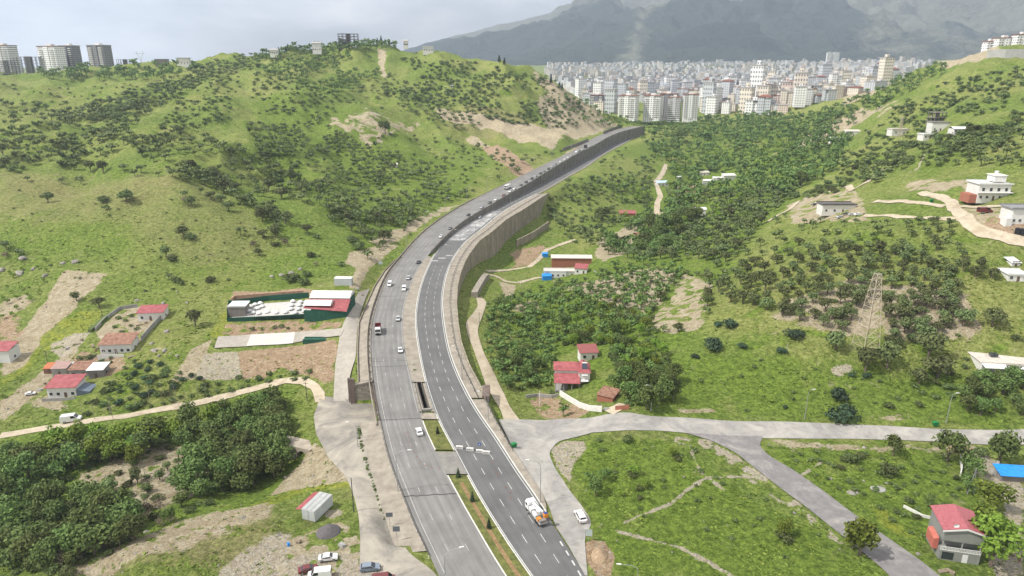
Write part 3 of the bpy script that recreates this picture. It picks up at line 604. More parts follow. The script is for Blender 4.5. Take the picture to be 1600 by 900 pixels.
def strip3(name, xa, xb, za, zb, y0, y1, m, nx=4, parent=None, kind='structure', dz=0.0):
    s = seg(y0, y1); ys = Yf[s]
    o = ribbon(name, [((xa*(1-t)+xb*t)[s], (za*(1-t)+zb*t)[s] + dz) for t in np.linspace(0, 1, nx)], ys, None, m, parent=parent)
    if kind: tag(o, kind=kind)
    return o
def wall_along(name, X, zt, zb, y0, y1, th, m, side=1):
    """a wall with thickness along X(y), top zt(y), bottom zb(y)"""
    s = seg(y0, y1); ys = Yf[s]; x = X[s]; dx = np.gradient(x, ys); nx = 1/np.sqrt(1+dx*dx)
    t_ = zt[s] if hasattr(zt, '__len__') else np.full(len(ys), zt); b_ = zb[s] if hasattr(zb, '__len__') else np.full(len(ys), zb)
    x2 = x + side*th*np.sqrt(1+dx*dx)
    k = len(ys); V = np.concatenate([np.stack([a, ys, b], 1) for a, b in ((x, b_), (x, t_), (x2, t_), (x2, b_))])
    f = []
    for j in range(4):
        a = np.arange(k-1) + j*k; b = np.arange(k-1) + ((j+1) % 4)*k
        f.append(np.stack([a, b, b+1, a+1], 1))
    f.append(np.array([[0, k, 2*k, 3*k], [k-1, 4*k-1, 3*k-1, 2*k-1]]))
    return link(name, mesh_np(name, V, np.concatenate(f), m))
Gz = lambda X, off=0: np.array([gz(x+off, y) for x, y in zip(X, Yf)])
# median: concrete part, grass parts, pit
MA_grassm = bpy.data.materials['ground_cover']
y_med0, y_pit0, y_pit1, y_gr0, y_gr1, y_mend = yv(402), yv(596), yv(641), yv(652), yv(700), yv(736)
strip3('median', XB, XC, ZL, ZR, y_pit0, y_med0, MA_conc, 4, dz=.12)
sp_ = lambda t: XB*(1-t) + XC*t
strip3('median', XB, sp_(.28), ZL, ZL, y_pit1, y_pit0, MA_conc, 2, dz=.12); strip3('median', sp_(.74), XC, ZR, ZR, y_pit1, y_pit0, MA_conc, 2, dz=.12)
strip3('median', XB, XC, ZL, ZR, y_gr0, y_pit1, MA_conc, 3, dz=.12)
MA_turf = mat('median_turf', (.085, .115, .025), .95, .45, .8, c2=(.17, .17, .05), bump=.6)
strip3('median', XB+.3, XC-.3, ZL, ZR, y_gr1, y_gr0, MA_turf, 5, dz=.16); strip3('median', XB+.3, XC-.3, ZL, ZR, YA, y_mend, MA_turf, 5, dz=.16)
MA_earthm = mat('flower_bed_soil', (.20, .125, .06), .95, .4, 1.2, c2=(.30, .20, .10), bump=.6)
strip3('flower_bed', sp_(.40), sp_(.60), ZL, ZR, YA, y_mend-3, MA_earthm, 3, dz=.19)
MA_kerb = mat('kerb_stone', (.50, .49, .46), .85, .15, .8)
def kerb(X, y0, y1, side, z=ZR, h=.15, w=.3, m=None, label=None, name='kerb'):
    o = wall_along(name, X, z + h, z - .3, y0, y1, w, m or MA_kerb, side); tag(o, kind='structure'); return o
kerb(XB, YA, y_mend, 1, ZL, .17); kerb(XC, YA, y_mend, -1, ZR, .17); kerb(XB, y_gr1, y_gr0, 1, ZL, .17); kerb(XC, y_gr1, y_gr0, -1, ZR, .17); kerb(XC, y_gr0, y_med0+8, -1, ZR, .22)
# crossing gap paving
strip3('crossover', XB, XC, ZL, ZR, y_mend, y_gr1, mat('crossover_asphalt', (.19, .18, .165), .9, .25, .5), 3, dz=.02)
# right shoulder walk and left concrete slope
XS_ = np.interp(Yf, *np.array(sorted([(pxh(u, v, 107)[1], pxh(u, v, 107)[0]) for u, v in raw_pts("757 625;766 642;778 665;800 703;825 741;848 775;853 790")])).T)
yS0, yS1 = yv(792), yE0 + .5
strip3('pavement', XD, XS_, ZR, ZR, yS0, yS1, MA_conc, 3, dz=.13)
kerb(XD, yS0, yE1, 1, ZR, .22); 
strip3('pavement', XD, XE, ZR, ZR, yS1, yE1, MA_conc, 4, dz=.13)
strip3('shoulder', XD, XD + 2.2, ZR, ZR, yE1, YB_, MA_conc, 3, dz=.06)
w_slip = np.interp(Yf, Yf, XG)
y_ab0, y_ab1 = y_mouth, y_face
strip3('embankment', XG, XA, ZL - .9, ZL, yv(851), y_ab0, MA_conc, 4, dz=.1)
strip3('embankment', XG, XA, ZL - 1.6, ZL, y_ab1, yG1, MA_conc, 5, dz=.1)
strip3('shoulder', XA - 2.2, XA, ZL, ZL, yG1, YB_, MA_conc, 3, dz=.06)
# ------------------------------------------------------------------ retaining walls and parapets (things)
zE = Gz(XE, 2.5) - 1.0
zE = np.minimum(zE, ZR - 1)
tag(wall_along('retaining_wall', XE, ZR + .95, zE, yE0, yE1, .45, MA_wall, 1), 'tall streaked concrete retaining wall curving above the right valley', 'wall')
ywb0 = yv(398)
tag(wall_along('retaining_wall', XB, ZL + .9, ZR - .4, ywb0, YB_, .7, MA_wall2, 1), 'long grey retaining wall stepping between the two carriageways', 'wall')
tag(wall_along('parapet', XG, ZL - .6, Gz(XG, -1) - 1, y_ab1, yG1, .3, MA_wall, 1), 'low concrete edge wall beside the concrete slip road', 'wall')
tag(wall_along('parapet', XA - 1.4, ZL + .75, ZL - .5, y_ab0 - 3, yG1 + 150, .3, MA_conc, -1), 'concrete parapet along the left edge of the old carriageway', 'wall')
def rail_along(name, X, z, y0, y1, off, label, m=MA_steel, step=4.0, posts=True, hh=.75, pmat=None):
    e = empty(name, (float(np.interp(y0, Yf, X)) + off, y0, float(np.interp(y0, Yf, z)))); tag(e, label, 'guardrail')
    o = wall_along('rail', X + off, z + hh, z + hh - .32, y0, y1, .07, m, 1); o.parent = e; o.matrix_parent_inverse = e.matrix_basis.inverted()
    if posts:
        b = MB(); b.box(-.07, .07, -.07, .07, -.1, hh, 0); pm = b.me('post', pmat or m)
        S = np.concatenate([[0], np.cumsum(np.hypot(np.diff(X), np.diff(Yf)))]); a, b2 = np.interp(y0, Yf, S), np.interp(y1, Yf, S)
        q = np.arange(a, b2, max(step, (b2-a)/95))
        for s in q:
            y = float(np.interp(s, S, Yf)); p = link('post', pm, e, (float(np.interp(y, Yf, X)) + off - .12, y, float(np.interp(y, Yf, z)))); p.matrix_parent_inverse = e.matrix_basis.inverted()
    return e
rail_along('guardrail', XA, ZL, yv(862), yv(640), -.45, 'dark guardrail on white posts above the left concrete slope', MA_dark, 3.2, True, .8, mat('white_post', (.6, .6, .58), .6))
rail_along('guardrail', XA, ZL, yv(640), yv(300), -.45, 'weathered dark guardrail on the left side of the curving old carriageway', MA_dark, 6)
rail_along('guardrail', XA, ZL, yv(300), YB_-5, -.6, 'steel guardrail climbing beside the queue of distant cars', MA_steel, 10)
XW = XD*.45 + XE*.55
rail_along('guardrail', XW, ZR, yE0, yE1, 0, 'dark guardrail between the two paved walks on top of the tall retaining wall', MA_dark, 6, True, .85)
rail_along('guardrail', XS_, ZR, yv(700), yE0, -.5, 'dark guardrail beside the new carriageway near the underpass pier', MA_dark, 4)
rail_along('guardrail', XC, ZR, y_pit1-2, y_pit0+1, -.45, 'short rail between the dark median pit and the new carriageway', MA_steel, 4)
rail_along('guardrail', XB, ZL, y_pit1-2, y_pit0+1, .45, 'short rail between the dark median pit and the old carriageway', MA_steel, 4)
rail_along('guardrail', XD, ZR, yE1+3, YB_-5, .9, 'steel guardrail on the outer edge of the distant lower carriageway', MA_steel, 10)
# pit lining
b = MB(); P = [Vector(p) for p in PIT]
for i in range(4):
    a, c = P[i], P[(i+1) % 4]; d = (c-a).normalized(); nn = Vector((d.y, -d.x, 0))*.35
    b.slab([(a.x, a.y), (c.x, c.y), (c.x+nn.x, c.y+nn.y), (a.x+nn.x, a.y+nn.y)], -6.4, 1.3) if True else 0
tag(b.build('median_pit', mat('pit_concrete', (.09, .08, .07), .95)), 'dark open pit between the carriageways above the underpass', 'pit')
b = MB(); a, c = P[3], P[2]; b.slab([(a.x-.5, a.y-1.0), (c.x+.5, c.y-1.0), (c.x+.5, c.y-.2), (a.x-.5, a.y-.2)], .9, 1.75)
tag(b.build('concrete_beam', MA_conc2), 'grey concrete beam closing the near end of the median pit', 'beam')
# ------------------------------------------------------------------ draped roads
def drape(name, Ls, Rs, m, off=.10, nx=8, step=1.6, kind='structure', label=None, cat=None, skirt=.0):
    L = hitpoly(Ls); R_ = hitpoly(Rs)
    def res(P, k):
        d = np.concatenate([[0], np.cumsum(np.hypot(*np.diff(P[:, :2], axis=0).T))]); d = d / d[-1]
        # smooth corners
        t = np.linspace(0, 1, k); xy = np.stack([np.interp(t, d, P[:, 0]), np.interp(t, d, P[:, 1])], 1)
        w = max(1, k // (len(P)*4)); ker = np.ones(2*w+1) / (2*w+1); o = xy.copy()
        for c in range(2):
            pad = np.concatenate([2*xy[0, c] - xy[w:0:-1, c], xy[:, c], 2*xy[-1, c] - xy[-2:-w-2:-1, c]]); o[:, c] = np.convolve(pad, ker, 'valid')
        return o
    ln = max(np.hypot(*np.diff(L[:, :2], axis=0).T).sum(), np.hypot(*np.diff(R_[:, :2], axis=0).T).sum()); k = max(8, int(ln / step))
    a, c = res(L, k), res(R_, k); t = np.linspace(0, 1, nx)[None, :, None]
    XY = a[:, None]*(1-t) + c[:, None]*t; X, Y = XY[..., 0], XY[..., 1]
    Z = np.max([ground_z(X+dx, Y+dy) for dx in (-.5, 0, .5) for dy in (-.5, 0, .5)], axis=0) + off
    Z = Z * .5 + .5 * (Z.mean(1, keepdims=True) + 0*Z) if kind == 'flat' else Z
    V = np.stack([X, Y, Z], -1).reshape(-1, 3)
    i = (np.arange(k-1)[:, None]*nx + np.arange(nx-1)[None]).ravel()
    o = link(name, mesh_np(name, V, np.stack([i, i+1, i+nx+1, i+nx], 1), m, smooth=True)); tag(o, label, cat, kind='structure'); return o
def track(name, s, w, m, off=.08):
    """a track from its centre line"""
    P = hitpoly(s)[:, :2]; d = np.gradient(P, axis=0); d /= np.hypot(*d.T)[:, None] + 1e-9; n_ = np.stack([-d[:, 1], d[:, 0]], 1) * w/2
    k = max(8, int(np.hypot(*np.diff(P, axis=0).T).sum() / 1.5)); dd = np.concatenate([[0], np.cumsum(np.hypot(*np.diff(P, axis=0).T))]); dd /= dd[-1]; t = np.linspace(0, 1, k)
    I = lambda A: np.stack([np.interp(t, dd, A[:, 0]), np.interp(t, dd, A[:, 1])], 1)
    C, M_ = I(P), I(n_); wob = 1 + (fbm(C[:, 0], C[:, 1], 5, 3, 8) - .5)*.5
    X = np.stack([C[:, 0] + M_[:, 0]*q*wob for q in (-1, -.5, 0, .5, 1)], 1); Y = np.stack([C[:, 1] + M_[:, 1]*q*wob for q in (-1, -.5, 0, .5, 1)], 1)
    Z = np.max([ground_z(X+dx, Y+dy) for dx in (-.6, 0, .6) for dy in (-.6, 0, .6)], axis=0) + off
    i = (np.arange(k-1)[:, None]*5 + np.arange(4)[None]).ravel()
    return tag(link(name, mesh_np(name, np.stack([X, Y, Z], -1).reshape(-1, 3), np.stack([i, i+1, i+6, i+5], 1), m, smooth=True)), kind='structure')
def roadmat(name, c, c2, dust, amt=.5):
    """asphalt or concrete with drifts of dust"""
    m = mat(name, c, .92, .15, .5, c2=c2); t = m.node_tree; b = t.nodes['Principled BSDF']; src = b.inputs['Base Color'].links[0].from_socket
    g = N(t, 'ShaderNodeTexCoord'); n1 = N(t, 'ShaderNodeTexNoise', Scale=.09, Detail=9.0, Roughness=.68, Distortion=.8); t.links.new(g.outputs['Object'], n1.inputs[0])
    r = N(t, 'ShaderNodeValToRGB'); r.color_ramp.elements[0].position = .62 - amt*.3; r.color_ramp.elements[1].position = .80 - amt*.25; t.links.new(n1.outputs[0], r.inputs[0])
    x = N(t, 'ShaderNodeMix', _data_type='RGBA'); x.inputs[7].default_value = (*dust, 1); t.links.new(r.outputs[0], x.inputs[0]); t.links.new(src, x.inputs[6]); t.links.new(x.outputs[2], b.inputs['Base Color']); return m
MR_dusty = roadmat('dusty_asphalt', (.165, .155, .138), (.22, .205, .182), (.33, .30, .25), .75)
MR_side = roadmat('side_road_asphalt', (.22, .212, .198), (.28, .27, .255), (.36, .34, .31), .6)
MR_diag = roadmat('diagonal_road_asphalt', (.16, .152, .15), (.21, .20, .198), (.31, .295, .27), .4)
MR_slab = roadmat('slip_concrete', (.30, .275, .235), (.36, .335, .295), (.24, .22, .19), .4)
MR_dirt = roadmat('dirt_track', (.36, .30, .22), (.47, .41, .31), (.27, .22, .15), .4)
MR_white = mat('white_slab', (.46, .445, .41), .85, .08, .4)
drape('slip_road', "545 627;545 600;550 580;556 560;558 520;562 495;570 470;578 452", "521 627;522 600;524 570;530 530;536 507;545 490;552 474;560 458", MR_slab, .12, 6)
drape('access_road', "500 619;490 650;494 680;512 715;540 745;553 775;561 810;563 850;560 925", "546 622;558 650;564 675;577 715;590 750;601 785;612 830;640 866;678 893;700 925", MR_dusty, .10, 14)
drape('side_road', "779 656;820 656;870 655;920 655;958 646;985 645;1010 651;1100 655;1250 660;1400 667;1605 671", "800 698;852 694;880 684;905 678;950 675;1000 673;1050 675;1100 680;1190 685;1300 686;1450 690;1605 695", MR_side, .10, 10)
drape('side_road', "779 657;800 700;825 740;850 777;860 797;867 822;884 846;914 900", "925 677;872 690;857 708;867 732;892 770;910 792;926 818;913 840;918 900", MR_side, .13, 12)
drape('side_road', "1070 677;1110 688;1150 708;1200 748;1260 793;1310 833;1335 853;1380 890;1398 910", "1192 682;1186 697;1200 712;1240 735;1290 770;1340 808;1400 850;1440 878;1480 910", MR_diag, .14, 10)
drape('dirt_track', "744 466;747 478;738 492;727 507;735 535;750 575;760 605;782 640;788 660", "752 464;761 473;756 487;746 517;755 550;775 590;797 637;815 660", MR_dirt, .08, 5)
drape('concrete_yard', "335 545;341 527;391 524;461 520", "336 545.5;360 545;385 542;458 537", MR_slab, .14, 5) if False else None
def slab_px(name, s, m, off, label=None, cat=None, kind='structure'):
    P = hitpoly(s); z = float(np.median(ground_z(P[:, 0], P[:, 1]))) ; D = P
    Z = [max(gz(x, y), z - 3) + off for x, y, _ in D]
    me = bpy.data.meshes.new(name); k = len(D)
    me.from_pydata([(x, y, q) for (x, y, _), q in zip(D, Z)] + [(x, y, q - 1.2) for (x, y, _), q in zip(D, Z)], [], [tuple(range(k))] + [(i, i+k, (i+1) % k + k, (i+1) % k) for i in range(k)])
    me.materials.append(m); me.update(); return tag(link(name, me), label, cat, kind=kind)
drape('yard_slab', "335 545;385 542;420 540;458 537.5", "341 527;391 524;425 522;461.5 520", MR_slab, .30, 4)
drape('yard_slab', "385 542;420 540;458 537.5", "392 524;425 522;461.5 520", MR_white, .36, 4)
drape('yard_slab', "458 537;467 535;500 529;533 526", "461.5 520;475 519;505 517;538 514", MR_slab, .30, 4)
for s, w in (("500 628;499 617;492 605;475 596;450 595;425 600;380 612;300 632;200 650;130 660;60 671;0 681", 3.6), ("756 428;775 432;790 440;810 442;825 438;840 434;858 434", 3.5), ("760 424;800 421;827 417;842 405;855 390;882 380;900 375", 3),
             ("1026 336;1027 317;1032 307;1027 292;1025 284;1037 267;1041 257", 5), ("1365 316;1400 315;1425 317;1450 319;1475 323", 4), ("1350 337;1400 339;1450 341;1495 345", 3.5),
             ("1440 300;1472 310;1487 317;1500 335;1515 352;1537 365;1575 375;1605 381", 5.5), ("1495 322;1530 324;1600 327", 4), ("1200 347;1237 325;1262 307;1287 300;1332 298;1355 285;1380 265", 3), ("1095 185;1110 180;1100 172;1085 166", 12), ("950 645;965 638;975 632", 5)):
    track('dirt_track' if w != 12 else 'town_road', s, w, MR_dirt if w != 12 else MR_side)
_ys = np.linspace(y_mouth + .1, y_face - .35, 20); _X = np.stack([_xlft(_ys)*(1-t) + (np.interp(_ys, Yh, XA) - .6)*t for t in np.linspace(-.1, 1, 8)], 1); _Y = np.repeat(_ys[:, None], 8, 1)
_i = (np.arange(19)[:, None]*8 + np.arange(7)[None]).ravel(); _Z = np.repeat(np.interp(np.log(_ys), SS, _fl)[:, None], 8, 1) + .16
tag(link('underpass_road', mesh_np('underpass_road', np.stack([_X, _Y, _Z], -1).reshape(-1, 3), np.stack([_i, _i+1, _i+9, _i+8], 1), MR_dusty)), kind='structure')
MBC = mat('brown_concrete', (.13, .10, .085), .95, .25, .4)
tag(wall_along('underpass_shade_wall', XA - .55, ZL - .3, ZL*0 - 7.5, y_mouth - 1, y_face + 1, .5, MBC, 1), 'dark wall standing in for the shaded underpass opening under the old carriageway', 'wall')  # solid dark face; its colour stands in for the shade inside the opening
# ------------------------------------------------------------------ abutments of the underpass
def block_px(name, uvH, h, m, label, cat, base=-1.5, parts=None):
    P = [pxh(u, v, H) for u, v, H in uvH]; z = max(p[2] for p in P)
    b = MB(); b.slab([(p[0], p[1]) for p in P][::-1] if inpoly(np.array([0.]), np.array([0.]), [(p[0], p[1]) for p in P])[0] else [(p[0], p[1]) for p in P], min(p[2] for p in P) + base, z + h)
    return tag(b.build(name, m), label, cat)
yb0, yb1 = y_ab0, y_ab1
def at_line(X, y): return float(np.interp(y, Yf, X))
xr_f = at_line(XA, y_face) - .4; xg_f = at_line(XG, y_face); zt = at_line(ZL, y_face)
e = empty('underpass_abutment', (xg_f, y_face, zt - 7)); tag(e, 'stone faced underpass abutment left of the old carriageway', 'abutment')
MA_stone = mat('rubble_stone', (.20, .185, .15), .95, .45, 1.3, c2=(.33, .30, .25), bump=.8)
def child(o, e): o.parent = e; o.matrix_parent_inverse = e.matrix_basis.inverted(); return o
x_w = px(555.5, 600, 241)[0]; x_w0 = px(545.5, 600, 241)[0]
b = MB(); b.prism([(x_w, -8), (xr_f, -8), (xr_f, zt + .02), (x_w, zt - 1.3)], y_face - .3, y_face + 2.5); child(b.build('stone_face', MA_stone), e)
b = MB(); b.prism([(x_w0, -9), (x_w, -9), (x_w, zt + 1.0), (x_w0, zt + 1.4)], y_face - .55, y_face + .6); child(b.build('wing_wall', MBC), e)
b = MB(); b.prism([(x_w, zt - 1.3), (xr_f, zt + .02), (xr_f, zt + .4), (x_w, zt - .9)], y_face - .5, y_face + .6); child(b.build('coping', MA_conc), e)
p = Vector(pxh(757, 650, 112)); e = empty('underpass_abutment', p); tag(e, 'dark concrete underpass pier right of the new carriageway', 'abutment')
b = MB(); b.box(-1.3, 1.1, -.5, 8.0, -1.5, 7.2); c_ = b.build('wing_wall', mat('brown_concrete', (.13, .10, .085), .95), e); c_.location = (0.6, .8, 0)
b = MB(); b.box(-3.2, -1.2, 5.0, 8.5, -1.5, 6.6); b.build('pier_block', MA_wall, e).location = (0.6, .8, 0)
b = MB(); b.prism([(-.55, 0), (.25, 0), (.25, 1.1), (-.55, 1.1)], 0, .06); b.build('sign_plate', mat('grey_plate', (.30, .31, .32), .6), e).location = (0.7, .2, 3.0)
# walls on the hill side and in the valley
def wall_px(name, s, H, h, th, m, label, base=1.2):
    P = [Vector(pxh(u, v, H)) if H else hit1(u, v) for u, v in raw_pts(s)]; b = MB()
    for a, c in zip(P[:-1], P[1:]):
        d = (c-a).normalized(); n_ = Vector((-d.y, d.x, 0)).normalized()*th
        q = [(a.x, a.y), (c.x, c.y), (c.x+n_.x, c.y+n_.y), (a.x+n_.x, a.y+n_.y)]
        b.add([(x, y, z - base) for (x, y), z in zip(q, (a.z, c.z, c.z, a.z))] + [(x, y, z + h) for (x, y), z in zip(q, (a.z, c.z, c.z, a.z))], [(0,3,2,1),(4,5,6,7),(0,1,5,4),(1,2,6,5),(2,3,7,6),(3,0,4,7)])
    return tag(b.build(name, m), label, 'wall')
wall_px('retaining_wall', "880 236;900 229;919.5 221", 0, 3.6, .6, MA_wall2, 'short dark retaining wall cut into the hill left of the queue')
wall_px('retaining_wall', "943 210;955 205;972 199", 0, 4.0, .6, MA_wall2, 'far hillside retaining wall where the highway crests')
wall_px('retaining_wall', "808 386;835 372;858 356", 0, 5.0, .8, MA_wall, 'small terrace wall in the grass below the tall retaining wall')
wall_px('culvert_wall', "746 466;750 458;760 440;765 436", 0, 3.2, 3.2, MA_conc, 'sloping concrete culvert wing below the retaining wall', 3)
wall_px('yard_wall', "1541 92;1570 91;1605 91", 0, 9, .6, mat('ribbed_wall', (.42, .41, .40), .9, .12, .2), 'pale ribbed concrete wall below the hilltop apartments on the right')
# ------------------------------------------------------------------ vegetation
def leafmat(name, c, c2, sc=1.4, rnd=.46):
    m = bpy.data.materials.new(name); m.use_nodes = True; t = m.node_tree; b = t.nodes['Principled BSDF']; b.inputs['Roughness'].default_value = .75; b.inputs['Specular IOR Level'].default_value = .2
    g = N(t, 'ShaderNodeTexCoord'); oi = N(t, 'ShaderNodeObjectInfo'); ge = N(t, 'ShaderNodeNewGeometry')
    n1 = N(t, 'ShaderNodeTexNoise', Scale=sc, Detail=3.0); t.links.new(ge.outputs['Position'], n1.inputs[0])
    r = N(t, 'ShaderNodeValToRGB'); e = r.color_ramp.elements; e[0].position = .32; e[1].position = .68; e[0].color = (*c, 1); e[1].color = (*c2, 1); t.links.new(n1.outputs[0], r.inputs[0])
    n2 = N(t, 'ShaderNodeTexNoise', Scale=.11, Detail=2.0); t.links.new(ge.outputs['Position'], n2.inputs[0])
    a = N(t, 'ShaderNodeMath', _operation='ADD'); t.links.new(oi.outputs['Random'], a.inputs[0]); t.links.new(n2.outputs[0], a.inputs[1])
    q = N(t, 'ShaderNodeMath', _operation='MULTIPLY_ADD'); q.inputs[1].default_value = rnd*1.6; q.inputs[2].default_value = 1 - rnd*1.6; t.links.new(a.outputs[0], q.inputs[0])
    h = N(t, 'ShaderNodeHueSaturation'); t.links.new(r.outputs[0], h.inputs['Color']); t.links.new(q.outputs[0], h.inputs['Value'])
    q2 = N(t, 'ShaderNodeMath', _operation='MULTIPLY_ADD'); q2.inputs[1].default_value = .05; q2.inputs[2].default_value = .482; t.links.new(oi.outputs['Random'], q2.inputs[0]); t.links.new(q2.outputs[0], h.inputs['Hue'])
    t.links.new(h.outputs[0], b.inputs['Base Color'])
    tr = N(t, 'ShaderNodeBsdfTranslucent'); t.links.new(h.outputs[0], tr.inputs[0]); ms = N(t, 'ShaderNodeMixShader'); ms.inputs[0].default_value = .18
    t.links.new(b.outputs[0], ms.inputs[1]); t.links.new(tr.outputs[0], ms.inputs[2]); t.links.new(ms.outputs[0], t.nodes['Material Output'].inputs[0]); return m
ML = {'orchard': leafmat('grey_green_leaf', (.068, .090, .032), (.165, .190, .070)), 'broad': leafmat('deep_green_leaf', (.052, .080, .020), (.155, .20, .055)),
      'light': leafmat('light_green_leaf', (.085, .13, .016), (.20, .26, .035)), 'shrub': leafmat('shrub_leaf', (.058, .084, .026), (.145, .175, .06)), 'blue': leafmat('blue_green_leaf', (.028, .058, .030), (.075, .115, .060)),
      'pine': leafmat('needle_green', (.018, .032, .016), (.045, .066, .028)), 'dry': leafmat('dry_twig', (.12, .095, .06), (.24, .20, .14))}
MT = mat('bark', (.12, .09, .065), .95, .35, 3.0, c2=(.20, .165, .13)); MTp = mat('pale_bark', (.27, .24, .20), .95, .3, 2.0)
def crown_np(nleaf, size, seed, rx=1.0, rz=.7, cz=1.0, nl=7, cone=False, inner=.18):
    r = np.random.default_rng(seed); out = []
    if cone: L = np.array([[0, 0, z, .5*(1.15 - z/2.6)] for z in np.linspace(.45, 2.3, 9)])
    else:
        a = r.uniform(0, 2*np.pi, nl); d = np.sqrt(r.uniform(0.05, 1, nl))*.62*rx; L = np.stack([np.cos(a)*d, np.sin(a)*d, cz + r.uniform(-.55, .75, nl)*rz*.8*(1.1 - d/rx), r.uniform(.30, .50, nl)*rx], 1)
        L = np.vstack([L, [0, 0, cz, .6*rx]])
    w = L[:, 3]**2; li = r.choice(len(L), nleaf, p=w/w.sum())
    dr = r.normal(size=(nleaf, 3)); dr /= np.linalg.norm(dr, axis=1)[:, None]; dr[:, 2] = np.where(dr[:, 2] < -.45, -dr[:, 2], dr[:, 2])
    rad = L[li, 3]*np.where(r.random(nleaf) < inner, r.uniform(.3, .75, nleaf), r.uniform(.78, 1.18, nleaf))
    c = L[li, :3] + dr*rad[:, None]*np.array([1, 1, min(1.0, rz/.75) if not cone else 1.2])
    nn = dr + r.normal(size=(nleaf, 3))*.55; nn[:, 2] += .25; nn /= np.linalg.norm(nn, axis=1)[:, None]
    a = np.cross(nn, r.normal(size=(nleaf, 3))); a /= np.linalg.norm(a, axis=1)[:, None] + 1e-9; b = np.cross(nn, a)
    s = size*r.uniform(.6, 1.25, nleaf)[:, None]*.5
    V = np.stack([c + a*s, c + b*s*.75, c - a*s, c - b*s*.75], 1)
    return V.reshape(-1, 3)
def quads(n): return np.arange(n*4).reshape(-1, 4)
def trunk_me(name, seed, h=.75, r0=.07, limbs=4, rx=.6, m=MT):
    q = random.Random(seed); b = MB(); b.tube([(0, 0, -.12), (q.uniform(-.04, .04), q.uniform(-.04, .04), h*.5), (0, 0, h)], [r0*1.3, r0, r0*.75], 6)
    for i in range(limbs):
        a = 2*math.pi*(i + q.random()*.6)/limbs; l = rx*q.uniform(.55, .9)
        b.tube([(0, 0, h*q.uniform(.55, .95)), (math.cos(a)*l*.5, math.sin(a)*l*.5, h*1.15), (math.cos(a)*l, math.sin(a)*l, h*q.uniform(1.3, 1.6))], [r0*.55, r0*.4, r0*.15], 4)
    return b.me(name, m)
SPEC = {  # kind: (name, crown args, trunk args, material, variants)
 'orchard': ('orchard_tree', dict(nleaf=520, size=.24, rx=1.0, rz=.62, cz=1.0, nl=8), dict(h=.6, r0=.075), 'orchard'),
 'broad': ('broadleaf_tree', dict(nleaf=900, size=.20, rx=1.0, rz=.95, cz=1.15, nl=11), dict(h=.7, r0=.06), 'broad'),
 'light': ('broadleaf_tree', dict(nleaf=850, size=.20, rx=1.0, rz=.95, cz=1.15, nl=10), dict(h=.7, r0=.06), 'light'),
 'pine': ('pine_tree', dict(nleaf=520, size=.22, cone=True), dict(h=1.6, r0=.06, limbs=0), 'pine'),
 'shrub': ('shrub', dict(nleaf=420, size=.24, rx=1.0, rz=.5, cz=.38, nl=7), None, 'shrub'),
 'blue': ('shrub', dict(nleaf=460, size=.24, rx=1.0, rz=.5, cz=.38, nl=7), None, 'blue'),
 'dry': ('dry_shrub', dict(nleaf=300, size=.16, rx=1.0, rz=.6, cz=.5, nl=6, inner=.4), None, 'dry'),
}
PROTO = {}
for kn, (nm, ca, ta, mk) in SPEC.items():
    PROTO[kn] = []
    for s in range(8):
        V = crown_np(seed=s*13 + len(kn), **ca); cm = mesh_np('crown' if ta else nm, V, quads(len(V)//4), ML[mk])
        PROTO[kn].append((cm, trunk_me('trunk', s, **ta) if ta else None))
LOW = {kn: [crown_np(seed=100 + s, **{**ca, 'nleaf': 64 if not ca.get('cone') else 50, 'size': .52}) for s in range(4)] for kn, (nm, ca, ta, mk) in SPEC.items()}
for kn in LOW:
    if SPEC[kn][2]:      # a stick of trunk
        LOW[kn] = [np.vstack([v, [(-.06, 0, -.1), (.06, 0, -.1), (.05, 0, 1), (-.05, 0, 1)], [(0, -.06, -.1), (0, .06, -.1), (0, .05, 1), (0, -.05, 1)]]) for v in LOW[kn]]
AVOID = ["395 450;560 430;600 905;0 905;0 890;80 905;430 770;480 700;480 640;335 545;340 450", "465 700;560 640;700 905;430 905;420 770"]
ROADS_PX = [np.array(raw_pts(s)) for s in ("776 650;870 650;960 640;1605 665;1605 700;1190 688;1480 905;1395 905;1120 690;900 684;856 712;930 820;915 905;690 905;640 868;480 905;430 905;440 800;540 750;490 650;520 520;560 440;600 392;610 905;690 905;690 640;560 610",
    "540 440;560 440;566 905;700 905;690 650;560 640;520 630;525 500", "735 470;760 460;765 490;755 520;770 580;815 650;790 660;735 560;722 510", "1435 300;1475 305;1520 335;1605 372;1605 390;1500 355;1440 345;1350 342;1350 310", "0 672;130 655;300 627;425 597;490 600;490 610;430 606;300 640;130 668;0 690")]
HOUSE_PX = [np.array(raw_pts(s)) for s in ("352 450;570 425;575 545;330 560;345 500", "60 560;165 560;155 530;175 480;265 478;270 510;210 560;170 600;140 630;60 635", "0 535;20 535;20 580;0 580", "862 540;945 540;985 645;900 645;862 600", "1450 780;1540 780;1545 905;1440 905",
    "1555 720;1605 720;1605 760;1555 760", "1510 538;1605 538;1605 600;1510 600", "1515 262;1605 262;1605 355;1515 330", "845 388;935 388;935 442;845 442", "1270 310;1350 310;1350 340;1270 340", "960 325;1005 325;1005 345;960 345", "1095 270;1155 270;1155 292;1095 292",
    "545 160;670 185;660 205;600 205;580 230;500 195", "1320 550;1375 550;1375 470;1340 470", "1080 320;1106 320;1106 340;1080 340", "1015 508;1045 458;1066 428;1108 440;1100 488;1080 518;1035 518", "1016 348;1040 348;1043 300;1052 252;1032 252;1018 290", "960 352;940 372;990 385;1000 365")]
def okpx(u, v):
    a = np.zeros(len(u), bool)
    for P in ROADS_PX + HOUSE_PX: a |= inpoly(u, v, P)
    return ~a
TREES = []   # kind, world xyz, radius, region
